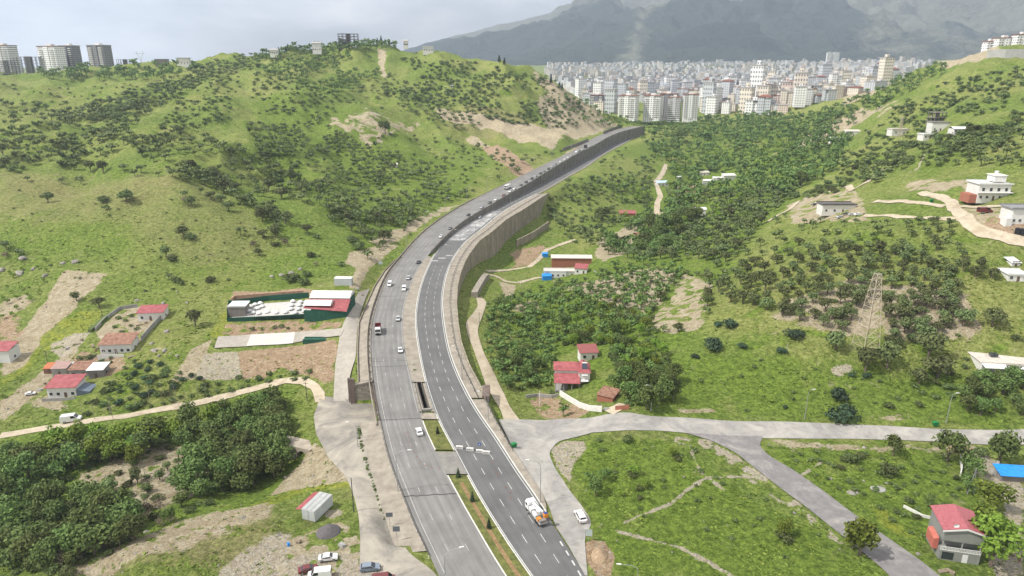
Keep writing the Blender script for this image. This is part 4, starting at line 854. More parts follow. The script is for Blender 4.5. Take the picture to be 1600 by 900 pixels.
def scatter(kind, s, cnt, r0, r1, sp, region, seed=1, dense=0.0, clump=0.0):
    """trees spread over a polygon of the ground, cnt tries, sp = least spacing in photo pixels"""
    q = np.random.default_rng(seed); P = np.array(raw_pts(s)); lo, hi = P.min(0), P.max(0); U, V = q.uniform(lo[0], hi[0], cnt*8), q.uniform(lo[1], hi[1], cnt*8)
    k = inpoly(U, V, P) & okpx(U, V)
    if clump: k &= fbm(U, V*1.8, 38, 3, seed) > .5 - .25*(1-clump) + .02
    U, V = U[k], V[k]; keep = []
    for i in range(len(U)):
        if len(keep) >= cnt: break
        if all((U[i]-U[j])**2 + ((V[i]-V[j])*1.6)**2 > sp*sp for j in keep[-260:]): keep.append(i)
    if not keep: return
    W = hit(U[keep], V[keep]); y = W[:, 1]
    xl_, xr_ = np.interp(y, Yf, XLo) - 1.5, np.interp(y, Yf, XRo) + 1.5
    for w, a, b in zip(W, xl_, xr_):
        if w[1] < YB_ and a < w[0] < b: continue
        TREES.append((kind, w, q.uniform(r0, r1), region))
def one(kind, L, region):
    P = np.array([tuple(map(float, a.split())) for a in L.split(';')]); W = hit(P[:, 0], P[:, 1])
    for (u, v, r), w in zip(P, W): TREES.append((kind, w, r * np.linalg.norm(w - np.array([0, 0, CAMZ])) / F, region))
hl = 'on the open grassy slope left of the highway'
one('orchard', "75 316 9;162 318 7;43 284 5;97 287 5;127 288 7;198 316 10;116 266 8;120 252 8;142 268 9;162 270 9;193 267 6;211 276 7;221 270 8;248 276 5;270 277 8;290 308 7;314 304 6;293 286 9;288 370 12;260 402 9;376 368 8;264 436 6;405 400 9;411 372 9;425 366 8;447 350 12;425 338 12;410 346 12;330 312 10;350 300 11;300 322 9;345 318 9;376 320 9;358 330 9;120 470 8;28 262 6;10 262 8;5 245 10;60 232 7;105 232 8;85 230 7;175 237 8;223 245 7;500 300 10;520 330 9;30 400 7;10 390 8;155 480 9;306 510 13", hl)
one('dry', "126 284 8;290 318 10;98 283 5;445 385 10;395 385 10;10 402 8;493 415 6", hl)
one('shrub', "200 312 13;162 316 9;168 327 6;298 374 9;270 408 9;275 440 8;494 372 7;430 384 8;485 402 10;551 378 11;560 390 13;535 415 8;455 440 14;475 445 12;480 432 10;330 440 8;285 445 6", hl)
one('orchard', "590 345 10;580 350 9;610 352 10;550 362 10;640 350 9;575 405 9;560 345 10;520 350 9;480 365 9;420 300 12;440 310 12;470 300 11;455 285 11;500 320 9;530 335 10;545 345 10;570 372 12;600 378 10", 'in the shaded gully beside the old carriageway')
scatter('orchard', "0 160;100 150;190 190;210 225;100 262;0 265", 90, 2.4, 4.6, 9, 'high on the far left slope', 2)
scatter('broad', "60 112;200 108;300 100;320 112;240 128;120 128;60 125", 60, 3.5, 7, 6, 'on the ridge under the left apartment towers', 3)
scatter('orchard', "85 182;160 160;250 133;330 100;400 84;402 106;325 128;240 165;170 192;100 192", 210, 2.6, 4.6, 5, 'in the dark tree belt running down the left ridge', 4)
scatter('orchard', "190 168;235 150;282 155;230 185;180 218;130 228", 50, 2.8, 4, 7, 'in the second tree belt on the left ridge', 5)
scatter('orchard', "200 225;300 200;380 235;400 290;445 345;430 378;400 330;330 295;240 262", 150, 2.2, 4.4, 8, 'in the scattered orchard at the middle of the left hill', 6, clump=.5)
scatter('orchard', "395 180;480 170;560 215;600 235;700 255;765 262;742 300;650 340;622 375;592 392;560 360;500 330;430 300;385 250", 430, 1.8, 3.8, 7, 'in the orchard hollow left of the highway', 7, clump=.75)
scatter('broad', "400 92;500 80;600 100;580 140;520 150;450 132;405 112", 190, 2.4, 4.6, 6, 'in the dark grove below the hilltop buildings', 8, clump=.8)
scatter('broad', "400 80;420 72;480 72;530 74;560 68;600 70;650 72;640 78;560 80;480 84;405 92", 95, 3.5, 6, 5, 'along the crest of the left hill', 9)
scatter('broad', "830 108;870 132;930 170;960 190;930 200;880 175;840 140", 45, 1.6, 3.4, 7, 'on the eroded end of the left hill', 61)
one('pine', "436 84 4;447 83 4;450 80 4;590 72 4;596 71 5;602 70 4;616 72 5;622 72 5;630 72 4;584 73 3;780 98 5;788 101 5;861 132 5;874 138 5;878 141 4;575 72 3;608 71 4", 'on the crest of the left hill')
scatter('shrub', "600 85;760 100;850 125;920 175;900 205;800 195;700 170;600 150", 380, 1.6, 4.8, 6, 'on the scrubby right flank of the left hill', 10, clump=.6)
scatter('orchard', "560 130;640 140;760 175;740 215;640 180;560 165", 140, 2.6, 4.2, 8, 'above the bare cutting on the left hill', 11, clump=.6)
scatter('shrub', "280 110;400 100;560 160;520 180;400 180;300 200;220 230;280 160", 240, 1.2, 3.6, 6, 'dotted over the upper left slope', 12, clump=.5)
scatter('orchard', "640 215;760 230;900 235;780 290;700 270", 60, 2.4, 3.8, 12, 'near the terraced plots above the highway', 13, clump=.8)
one('broad', "602 210 12;1080 352 16;1035 370 17;940 345 13;975 300 9;1100 225 11;1060 222 13", 'standing apart in dark foliage')
lb = 'in the stream wood at the lower left'
scatter('broad', "0 722;60 708;200 694;330 668;430 640;455 665;440 700;440 740;360 770;290 800;250 830;330 705;200 715;110 745;90 780;160 800;250 830;100 890;0 900", 150, 2.2, 5.2, 17, lb, 14)
scatter('broad', "345 662;430 640;450 690;445 745;380 770;330 750", 60, 3.2, 5.0, 18, lb, 15)
scatter('light', "60 715;130 712;240 700;200 725;100 735;280 690;400 660", 26, 3, 5.0, 18, lb, 16)
one('light', "88 715 22;175 710 20;215 725 16;420 730 18", lb)
one('orchard', "135 775 12;170 772 15;215 755 12;250 750 10;285 745 12;60 820 14;100 805 12;150 810 13;180 800 12;230 770 9;310 735 9;262 735 8;330 740 9;205 775 7", 'in the sandy garden clearing at the lower left')
scatter('dry', "60 830;140 800;260 780;290 810;200 850;100 890", 26, 1.6, 3.0, 18, 'on the bank beside the lower left field', 17)
scatter('shrub', "200 560;330 600;480 575;520 590;470 600;330 625;200 650;120 650;160 600", 60, 1.0, 2.4, 12, 'on the weedy slope above the left track', 18)
scatter('blue', "240 560;330 600;160 640;120 640", 16, 1.2, 2.4, 14, 'on the weedy slope above the left track', 19)
vb = 'in the wooded valley right of the highway'
scatter('broad', "760 490;800 470;850 470;900 440;1000 405;1040 420;1100 440;1105 480;1020 505;960 525;1000 560;1062 600;1045 642;985 640;945 620;935 560;925 540;870 540;862 600;830 610;790 612;762 560", 250, 1.9, 3.6, 13, vb, 20)
scatter('orchard', "850 455;930 430;1010 420;1110 430;1110 490;1060 520;1020 530;930 500", 90, 1.7, 3.0, 13, 'on the dry tan rise in the valley', 21)
scatter('light', "900 480;1000 500;1060 590;960 560;900 560;880 520", 22, 2.0, 3.2, 20, vb, 22)
scatter('shrub', "755 470;830 480;870 620;800 620;765 560;750 500", 46, 1.2, 2.6, 12, 'beside the dirt track below the highway wall', 23)
one('broad', "1010 640 22;985 625 18;1035 625 18;960 610 14;1045 605 15;1000 605 16;880 650 10;1000 590 14;970 585 12", 'in the grove between the red-roofed house and the meadow')
one('blue', "1243 528 17;1220 552 9;1160 545 10;1112 545 19;1140 512 13;1122 510 9;1308 624 19;1313 656 26;1355 590 8;1330 588 6;1228 638 5;1128 460 4;1085 560 8", 'scattered in the bright meadow right of the valley')
scatter('orchard', "900 370;1000 330;1040 290;1100 300;1250 300;1200 340;1150 400;1110 410;1060 410;960 405", 260, 2.6, 4.6, 9, 'on the floor of the far valley', 24)
scatter('broad', "940 370;1040 330;1060 290;1010 230;1000 215;1100 186;1200 190;1260 208;1330 215;1300 270;1230 310;1100 310;1060 400;960 400", 480, 2.8, 6.2, 8, 'in the far valley wood before the city', 25)
scatter('orchard', "870 305;900 275;985 228;1022 262;1010 320;950 345;900 372;852 345", 190, 2.2, 3.8, 9, 'on the slope between the highway and the far track', 26, clump=.8)
scatter('orchard', "1110 405;1200 372;1330 385;1440 400;1500 452;1485 522;1400 545;1300 522;1200 485;1125 470", 190, 2.3, 3.6, 17, 'in the orchard around the lattice pylon', 27)
one('orchard', "1305 546 17;1352 580 20;1385 575 19;1450 560 20;1465 590 22;1435 600 14;1440 530 17;1405 500 16;1505 510 15;1550 510 17;1310 500 14;1340 480 13", 'in the orchard around the lattice pylon')
scatter('orchard', "1200 335;1340 345;1480 350;1500 400;1560 440;1440 420;1330 375;1200 370", 46, 1.9, 3.0, 17, 'on the green terrace below the hill road', 28)
scatter('shrub', "1180 300;1260 240;1350 195;1480 125;1600 105;1600 225;1480 240;1400 262;1330 300;1250 312", 420, 2.0, 4.6, 8, 'on the scrubby right hillside', 29, clump=.65)
scatter('broad', "1215 240;1300 172;1400 122;1460 104;1480 112;1390 160;1300 215;1225 262", 190, 3.0, 5.5, 7, 'along the dark flank of the right ridge', 30)
scatter('orchard', "1340 240;1480 225;1600 205;1600 268;1500 260;1420 262;1345 300", 85, 2.4, 3.8, 12, 'on the upper right terraces', 31)
scatter('broad', "1500 600;1560 590;1600 580;1600 650;1500 650", 16, 2.4, 3.8, 17, 'beside the flat-roofed house at the right edge', 32)
scatter('shrub', "1350 640;1440 600;1500 560;1600 520;1600 560;1500 590;1480 640", 22, 1.2, 2.4, 16, 'in the rough grass near the right edge', 33)
one('broad', "1560 728 22;1395 712 13;1480 722 22;1510 735 14;1450 792 10;1510 770 12;1520 748 14", 'close by in the lower right corner')
one('light', "1343 868 30;1332 858 15;1545 800 26;1548 885 34;1532 832 20;1555 850 20;1225 838 12", 'close by in the lower right corner')
one('shrub', "1330 722 14;1345 715 10;1390 740 16;1320 720 10;1420 785 8;1475 800 12;1225 845 14;980 690 13;1085 706 7;1058 718 8;985 745 9;1000 765 8;940 705 5;935 690 6;960 740 6;1000 780 7;1530 710 10", 'in the lower right meadows')
one('broad', "930 775 15;945 750 10;922 752 9", 'in the triangular meadow')
one('light', "1050 712 8;990 742 9;1008 762 8;970 775 6", 'in the triangular meadow')
one('pine', "716 748 7;738 786 8;764 828 8;684 680 6", 'in the grass median of the highway')
scatter('broad', "1150 178;1260 185;1300 180;1290 195;1230 208;1150 200", 60, 3, 5, 8, 'at the foot of the apartment blocks', 34)
scatter('broad', "870 150;1000 182;1090 186;1090 192;980 196;930 180", 40, 3, 5, 8, 'at the foot of the apartment blocks', 35)
scatter('shrub', "930 700;1050 690;1200 780;1320 860;1250 900;960 800", 26, .5, 1.1, 14, 'in the lower right meadows', 36)
scatter('shrub', "1200 700;1480 710;1530 760;1450 850;1300 760", 50, .6, 1.4, 11, 'in the rough grass by the diagonal road', 37)
scatter('shrub', "1100 560;1300 560;1480 620;1460 655;1080 640", 24, .5, 1.2, 16, 'scattered in the bright meadow right of the valley', 38)
scatter('shrub', "0 280;420 320;540 420;340 440;180 470;0 400", 60, .5, 1.3, 16, hl, 39)
scatter('light', "0 410;90 400;100 440;20 500;0 500", 20, .8, 1.8, 12, hl, 40)
scatter('shrub', "560 625;575 690;600 770;612 840;606 840;590 770;565 700", 14, .4, .9, 8, 'along the foot of the concrete slope', 41)

scatter('shrub', "400 110;620 170;760 230;860 240;800 290;700 320;620 390;560 370;480 330;400 260", 220, 1.0, 3.0, 7, 'among the trees of the orchard hollow', 50, clump=.7)
scatter('shrub', "0 130;250 130;200 240;0 280", 130, 1.2, 3.4, 9, 'on the upper slope at the far left', 51, clump=.6)
scatter('shrub', "760 470;1000 405;1110 430;1105 500;1030 520;1060 600;985 640;930 560;870 545;790 612", 240, 1.2, 2.4, 9, 'filling the gaps of the valley wood', 52)
scatter('light', "770 500;1000 420;1050 600;870 540", 30, 1.6, 2.8, 16, 'in the wooded valley right of the highway', 53)
scatter('shrub', "940 370;1010 215;1260 200;1330 230;1200 340;1060 400", 260, 2.0, 4.6, 7, 'filling the far valley wood', 54)
scatter('light', "940 360;1040 250;1250 215;1200 300;1060 390", 70, 2.6, 5.0, 12, 'in the far valley wood before the city', 55)
scatter('broad', "1090 188;1280 178;1320 172;1290 210;1200 225;1060 215", 150, 3.2, 6.5, 6, 'below the city blocks', 56)
scatter('broad', "900 190;1010 196;1100 190;1060 214;1015 214", 50, 3, 5, 6, 'around the crest of the highway', 57)
scatter('shrub', "0 715;430 625;440 740;100 900;0 900", 130, 1.0, 2.2, 12, 'in the stream wood at the lower left', 58)
scatter('shrub', "860 305;1020 240;1010 330;900 380;850 345", 130, 1.2, 3.0, 7, 'on the slope between the highway and the far track', 59)
scatter('shrub', "1110 405;1500 400;1500 540;1130 480", 60, .9, 1.8, 12, 'in the orchard around the lattice pylon', 60)
one('shrub', "185 498 5;196 502 4;205 510 4;178 512 4;215 515 5;190 520 4;125 562 6;140 560 7;133 566 5;160 566 5;170 568 5;175 560 4;150 556 4;226 497 4;205 495 5;470 515 4;440 512 5;450 514 4;430 513 5;410 515 4;395 516 5", 'in the house gardens on the left slope')
_q = random.Random(9); _P = raw_pts("561 668;563 685;567 705;574 728;582 752;592 782;602 808;612 832;619 848")
one('shrub', ';'.join(f"{_P[i][0]*(1-t)+_P[i+1][0]*t+_q.uniform(-1.5,1):.1f} {_P[i][1]*(1-t)+_P[i+1][1]*t:.1f} {_q.uniform(2.4,4.4):.1f}" for i in range(8) for t in (0, .15, .3, .5, .62, .8) if _q.random() < .85), 'in the strip of weeds beside the concrete slope')
one('shrub', "559 585 3;560 570 4;558 580 3;640 566 2;648 580 4;647 572 3;649 596 3;638 545 2", 'in the weedy joints of the concrete median')
LM = [('the lattice pylon', 1350, 552), ('the red-roofed house in the valley', 900, 600), ('the grey-walled red-roofed house', 1498, 860), ('the blue tarp shed', 1585, 745), ('the flat-roofed house at the right edge', 1560, 575), ('the white villa', 1550, 312),
      ('the white garden hall', 515, 490), ('the roadside container', 486, 800), ('the underpass pier', 757, 650), ('the long shed compound', 892, 430), ('the rusty-roofed long house', 190, 550), ('the white cottage', 100, 622), ('the small walled red-roofed house', 238, 500),
      ('the white van on the track', 112, 655), ('the bare cutting on the hill', 600, 195), ('the fork of the side road', 850, 690), ('the frame building on the crest', 545, 74), ('the wedge culvert wall', 757, 450), ('the tan field', 110, 470), ('the low dark-roofed house by the hill road', 1310, 332),
      ('the boulders by the tan field', 45, 430), ('the green bin on the verge', 1461, 664), ('the bend of the left track', 490, 605), ('the gravel heap', 514, 830), ('the sand slope', 470, 750), ('the hill road fork', 1490, 335)]
LMW = hit([a[1] for a in LM], [a[2] for a in LM])
KW = {'orchard': ('wide grey-green orchard tree', 'tree', 'orchard trees'), 'broad': ('dark broadleaf tree', 'tree', 'broadleaf trees'), 'light': ('bright yellow-green tree', 'tree', 'bright green trees'), 'pine': ('dark conifer', 'tree', 'conifers'),
      'shrub': ('green shrub', 'bush', 'green shrubs'), 'blue': ('dark blue-green shrub', 'bush', 'blue-green shrubs'), 'dry': ('leafless brown shrub', 'bush', 'leafless shrubs')}
SZ = ('small', 'mid-sized', 'large')
cnts = {}
ORD = ('nearest', 'second nearest', 'third nearest', 'fourth nearest')
TREES.sort(key=lambda a: -a[2] / a[1][1])
labels = {}
for kk in KW:
    idx = [i for i, a in enumerate(TREES) if a[0] == kk]; W = np.array([TREES[i][1] for i in idx])
    for (nm, _, _), lw in zip(LM, LMW):
        d = np.linalg.norm(W[:, :2] - lw[:2], axis=1); o = np.argsort(d)[:4]
        for rk, j in enumerate(o):
            i = idx[j]; lim = 45 if lw[1] < 400 else 90
            if d[j] < lim and (i not in labels or rk < labels[i][0]): labels[i] = (rk, f"{KW[kk][0]}, the {ORD[rk]} to {nm}")
ISH = {'orchard': 260, 'broad': 260, 'light': 60, 'pine': 40, 'shrub': 260, 'blue': 40, 'dry': 40}
STUFF = {}
crowns_used = {}
for i, (kk, w, r, reg) in enumerate(TREES):
    n_ = cnts.get(kk, 0)
    if n_ >= ISH[kk]: STUFF.setdefault(kk, []).append((w, r)); continue
    cnts[kk] = n_ + 1; cm, tm = PROTO[kk][(i*5 + i//7) % 8]; rz = random.uniform(0, 6.28); sz = SZ[0 if r < 2.2 else 1 if r < 3.6 else 2]
    lab = labels[i][1] if i in labels else f"{sz} {KW[kk][0]} {reg}"
    grp = f"{KW[kk][2]} {reg}"
    lab = ' '.join(lab.split()[:16])
    if tm:
        e = empty(SPEC[kk][0], (w[0], w[1], w[2] - .05*r), rz, r); e.scale = (r, r*random.uniform(.8, 1.1), r*random.uniform(.8, 1.25)); tag(e, lab, KW[kk][1], grp)
        link('trunk', tm, e); link('crown', cm, e)
    else:
        o = link(SPEC[kk][0], cm, None, (w[0], w[1], w[2]), rz); o.scale = (r, r*random.uniform(.8, 1.1), r*random.uniform(.8, 1.2)); tag(o, lab, KW[kk][1], grp)
def merge_low(name, items, low, m, label):
    out = []; q = np.random.default_rng(3)
    for j, (w, r) in enumerate(items):
        v = low[j % len(low)]; a = q.uniform(0, 6.28); c_, s_ = math.cos(a), math.sin(a)
        out.append(np.stack([v[:, 0]*c_ - v[:, 1]*s_, v[:, 0]*s_ + v[:, 1]*c_, v[:, 2]*q.uniform(.8, 1.15)], 1)*r + w)
    V = np.concatenate(out); return tag(link(name, mesh_np(name, V, quads(len(V)//4), m)), label, None, None, 'stuff')
for kk, it in STUFF.items():
    merge_low({'orchard': 'orchard_trees', 'broad': 'woodland', 'shrub': 'scrub'}.get(kk, 'undergrowth'), it, LOW[kk], ML[SPEC[kk][3]], f"mass of distant {KW[kk][2]} on the hills and valley")
print('TREES', len(TREES), cnts, {k: len(v) for k, v in STUFF.items()})
# ------------------------------------------------------------------ mountains
def mountmat(name, forest, grass, rock, zlo, zhi, rocky=.5, sc=.0022):
    m = bpy.data.materials.new(name); m.use_nodes = True; t = m.node_tree; b = t.nodes['Principled BSDF']; b.inputs['Roughness'].default_value = .95; b.inputs['Specular IOR Level'].default_value = .05
    g = N(t, 'ShaderNodeTexCoord')
    def no(s, d=9, r=.62, di=.5):
        n = N(t, 'ShaderNodeTexNoise', Scale=s, Detail=float(d), Roughness=r, Distortion=di); t.links.new(g.outputs['Object'], n.inputs[0]); return n.outputs[0]
    def rp(f, *st):
        r = N(t, 'ShaderNodeValToRGB'); e = r.color_ramp.elements
        while len(e) < len(st): e.new(.5)
        for q, (p, c) in zip(e, st): q.position = p; q.color = (*c, 1) if len(c) == 3 else c
        t.links.new(f, r.inputs[0]); return r.outputs[0]
    def mx(f, a, c):
        q = N(t, 'ShaderNodeMix', _data_type='RGBA'); t.links.new(f, q.inputs[0]); t.links.new(a, q.inputs[6]); t.links.new(c, q.inputs[7]); return q.outputs[2]
    O, I = (0, 0, 0), (1, 1, 1)
    at = N(t, 'ShaderNodeAttribute'); at.attribute_name = 'bare'
    def add(a, b_, k=1.0):
        q = N(t, 'ShaderNodeMath', _operation='MULTIPLY_ADD'); q.inputs[1].default_value = k; t.links.new(b_, q.inputs[0]); t.links.new(a, q.inputs[2]); return q.outputs[0]
    c = mx(rp(no(.02, 6), (.35, O), (.65, I)), rp(no(.05, 4), (.3, tuple(x*.6 for x in forest)), (.7, tuple(x*1.5 for x in forest))), rp(no(.03, 5), (.3, forest), (.7, tuple(x*1.3 for x in forest))))
    f = add(at.outputs['Fac'], no(.006, 11, .75, .9), 1.0); c = mx(rp(f, (.80, O), (1.02, I)), c, rp(no(.012, 8), (.35, grass), (.65, tuple(x*1.5 for x in grass))))
    f2 = add(at.outputs['Fac'], no(.009, 12, .8, 1.4), 1.2); c = mx(rp(f2, (1.22, O), (1.5, (rocky,)*3)), c, rp(no(.02, 8), (.3, tuple(x*.65 for x in rock)), (.7, rock)))
    t.links.new(c, b.inputs['Base Color'])
    bp = N(t, 'ShaderNodeBump', Strength=1.0, Distance=60.0); t.links.new(no(.01, 8, .6), bp.inputs['Height']); t.links.new(bp.outputs[0], b.inputs['Normal']); return m
def mountain(name, ridge, Zr, y0, y1, yback, m, label, t0, t1, zb0, seed, rough=1.0, power=1.0, nt=560, ns=300, bare=None):
    P = np.array([px(u, v, Zr) for u, v in ridge]); tr = P[:, 0]/P[:, 1]; yr = P[:, 1].mean()
    T = np.linspace(t0, t1, nt); S = np.linspace(math.log(y0), math.log(yback), ns); T_, S__ = np.meshgrid(T, S); Y = np.exp(S__); X = T_*Y
    wob = 1 + (fbm(X, Y*0, 2500, 3, seed) - .5)*.25
    hr = np.interp(T_, tr, P[:, 2]); hb = zb0
    up = np.clip((Y - y0)/(yr*wob - y0), 0, 1)**power; up = up*up*(3-2*up)*.55 + up*.45
    dn = np.clip((Y - yr*wob)/(yback - yr*wob), 0, 1)
    e_ = sstep(T_, t0, t0+.06) * (1 - sstep(T_, t1-.06, t1))
    r1 = 1 - np.abs(fbm(X, Y, 1900, 5, seed+3, .52)*2-1); r2 = 1 - np.abs(fbm(X, Y, 650, 4, seed+8, .55)*2-1)
    amp = up*(1-up)*4
    Z = hb + (hr - hb)*np.where(Y < yr*wob, up, 1-dn*.5) + rough*((r1-.75)*480*amp*(hr-hb)/900 + (r2-.75)*210*(amp*.8+.2*up)*(hr-hb)/900)
    r3 = fbm(X, Y, 230, 4, seed+21); Z = Z + (r3 - .5)*110*(.15 + amp)*(hr - hb)/900*rough
    Z = zb0 - 60 + (Z - zb0 + 60)*e_
    BARE = bare(T_, up, X, Y)
    V = np.stack([X, Y, Z], -1).reshape(-1, 3); i = (np.arange(ns-1)[:, None]*nt + np.arange(nt-1)[None]).ravel()
    me = mesh_np(name, V, np.stack([i, i+1, i+nt+1, i+nt], 1), m, smooth=True); a_ = me.attributes.new('bare', 'FLOAT', 'POINT'); a_.data.foreach_set('value', BARE.ravel().astype(np.float32))
    return tag(link(name, me), label, None, None, 'structure')
mountain('mountain', [(400, 140), (560, 98), (620, 84), (660, 73), (700, 61), (760, 45), (820, 31), (880, 14), (940, -4), (1000, -16), (1100, -26), (1200, -22), (1300, -32), (1450, -38), (1600, -32), (1800, -10)], 9500, 4700, 0, 15000,
         mountmat('mountain_cover', (.040, .052, .042), (.115, .120, .09), (.44, .41, .36), 120, 1150, .7), 'broad blue hazy mountain with pale rocky upper slopes', -.42, 1.1, 95, 5, 1.5, .85, bare=lambda T, up, X, Y: np.clip(sstep(up + .25*(fbm(X, Y, 700, 4, 4)-.5), np.interp(T, [-.1, .1, .25, .5], [.56, .34, .28, .18]), np.interp(T, [-.1, .1, .25, .5], [.78, .6, .52, .5]))*.72 + .5*np.exp(-((T-.19+(fbm(X, Y, 600, 4, 2)-.5)*.09)/.022)**2)*(1-sstep(up, .35, .6)) + .38*sstep(T, .40, .52) + (fbm(X, Y, 700, 4, 8)-.5)*.5, 0, 1))
mountain('mountain', [(880, 150), (960, 96), (1000, 66), (1040, 50), (1090, 34), (1140, 26), (1180, 22), (1220, 28), (1260, 48), (1300, 72), (1340, 92), (1400, 120)], 6100, 4700, 0, 8200,
         mountmat('forest_hill_cover', (.024, .034, .026), (.05, .068, .032), (.25, .22, .19), 120, 2500, .5), 'dark forested dome standing before the big mountain', .08, .60, 80, 11, .8, .8, 320, 180, bare=lambda T, up, X, Y: np.clip(.05 + .4*np.exp(-((T-.17+(fbm(X, Y, 400, 4, 2)-.5)*.08)/.02)**2) + .45*sstep(T, .44, .5) + .5*(up < .08), 0, 1))
# ------------------------------------------------------------------ haze: real air in one closed box
hm = bpy.data.materials.new('haze'); hm.use_nodes = True; ht = hm.node_tree; ht.nodes.clear(); ho = N(ht, 'ShaderNodeOutputMaterial'); hv = N(ht, 'ShaderNodeVolumePrincipled')
hv.inputs['Color'].default_value = (.66, .79, 1.0, 1); hv.inputs['Density'].default_value = HAZE; hv.inputs['Anisotropy'].default_value = 0.25; ht.links.new(hv.outputs[0], ho.inputs['Volume'])
b = MB(); b.box(-19000, 19000, -400, 16000, -75, 2000); hz = b.build('haze', hm); tag(hz, 'pale blue air', None, None, 'stuff')
# ------------------------------------------------------------------ the city
def facade(name, c, dark=(.12, .125, .14), fx=3.4, hor=False, fz=3.0, band=None):
    m = bpy.data.materials.new(name); m.use_nodes = True; t = m.node_tree; b = t.nodes['Principled BSDF']; b.inputs['Roughness'].default_value = .75
    g = N(t, 'ShaderNodeTexCoord'); sx = N(t, 'ShaderNodeSeparateXYZ'); t.links.new(g.outputs['Object'], sx.inputs[0])
    def M(op, a, v=None, c_=None):
        q = N(t, 'ShaderNodeMath', _operation=op); t.links.new(a, q.inputs[0]) if not isinstance(a, float) else None
        if v is not None: q.inputs[1].default_value = v
        if c_ is not None: t.links.new(c_, q.inputs[1])
        return q.outputs[0]
    xy = M('ADD', sx.outputs[0], None, sx.outputs[1])
    wz = M('FRACT', M('MULTIPLY', sx.outputs[2], 1/fz)); wx = M('FRACT', M('MULTIPLY', xy, 1/fx))
    a = M('MULTIPLY', M('GREATER_THAN', wz, .36), None, M('LESS_THAN', wz, .80))
    if not hor: a = M('MULTIPLY', a, None, M('MULTIPLY', M('GREATER_THAN', wx, .28), None, M('LESS_THAN', wx, .74)))
    ge = N(t, 'ShaderNodeNewGeometry'); sn = N(t, 'ShaderNodeSeparateXYZ'); t.links.new(ge.outputs['Normal'], sn.inputs[0]); a = M('MULTIPLY', a, None, M('LESS_THAN', M('ABSOLUTE', sn.outputs[2]), .5))
    n1 = N(t, 'ShaderNodeTexNoise', Scale=.12, Detail=5.0); t.links.new(g.outputs['Object'], n1.inputs[0]); r = N(t, 'ShaderNodeValToRGB'); r.color_ramp.elements[0].color = (*[x*.82 for x in c], 1); r.color_ramp.elements[1].color = (*[min(1, x*1.1) for x in c], 1); t.links.new(n1.outputs[0], r.inputs[0])
    x = N(t, 'ShaderNodeMix', _data_type='RGBA'); x.inputs[7].default_value = (*dark, 1); t.links.new(a, x.inputs[0]); t.links.new(r.outputs[0], x.inputs[6]); t.links.new(x.outputs[2], b.inputs['Base Color']); return m
FA = {'white': facade('facade_white', (.78, .78, .77)), 'cream': facade('facade_cream', (.72, .65, .55)), 'pink': facade('facade_pink', (.68, .55, .48)), 'grey': facade('facade_grey', (.50, .52, .55)),
      'band': facade('facade_banded', (.76, .76, .76), hor=True), 'dark': facade('facade_dark', (.20, .20, .21), (.03, .03, .035)), 'red': facade('facade_red', (.42, .09, .06)), 'blue': facade('facade_blue', (.58, .64, .72))}
MRF = mat('roof_tile_brown', (.20, .085, .06), .85, .25, .4); MRG = mat('roof_grey', (.33, .32, .31), .9, .2, .3); MRW = mat('plaster_white', (.66, .655, .63), .8, .07, .3)
def block_me(w, d, h, fm, roof, q):
    b = MB(); ou = q.random()
    if ou < .4: b.box(-w/2, w/2, -d/2, d/2, 0, h, 0)
    elif ou < .7: b.box(-w/2, w/2, -d/2, d*.3, 0, h, 0).box(-w*.28, w*.28, d*.3, d/2, 0, h*.98, 0)
    else: b.box(-w/2, 0, -d/2, d/2, 0, h, 0).box(0, w/2, -d*.4, d*.55, 0, h*.93, 0)
    b.box(-w/2-.5, w/2+.5, -d/2-.5, d/2+.5, h + .01, h+.7, 1)
    if roof == 'hip': b.add([(-w/2-.9, -d/2-.9, h+.72), (w/2+.9, -d/2-.9, h+.72), (w/2+.9, d/2+.9, h+.72), (-w/2-.9, d/2+.9, h+.72), (-w*.2, 0, h+2.9), (w*.2, 0, h+2.9)], [(0,1,5,4), (1,2,5), (2,3,4,5), (3,0,4)], 1)
    else: b.box(-w*.15, w*.15, -d*.15, d*.15, h+.71, h+3.4, 0)
    return b.me('apartment_block', [fm, MRF if roof == 'hip' else MRG])
VAR = []
qv = random.Random(5)
for i in range(26):
    fk = qv.choice(['white', 'white', 'cream', 'cream', 'pink', 'grey', 'band', 'white', 'blue', 'cream']); hh = qv.choice([12, 15, 18, 18, 21, 24, 30]); VAR.append((block_me(qv.uniform(13, 22), qv.uniform(12, 17), hh, FA[fk], qv.choice(['hip', 'flat', 'hip', 'flat', 'flat']), qv), fk, hh))
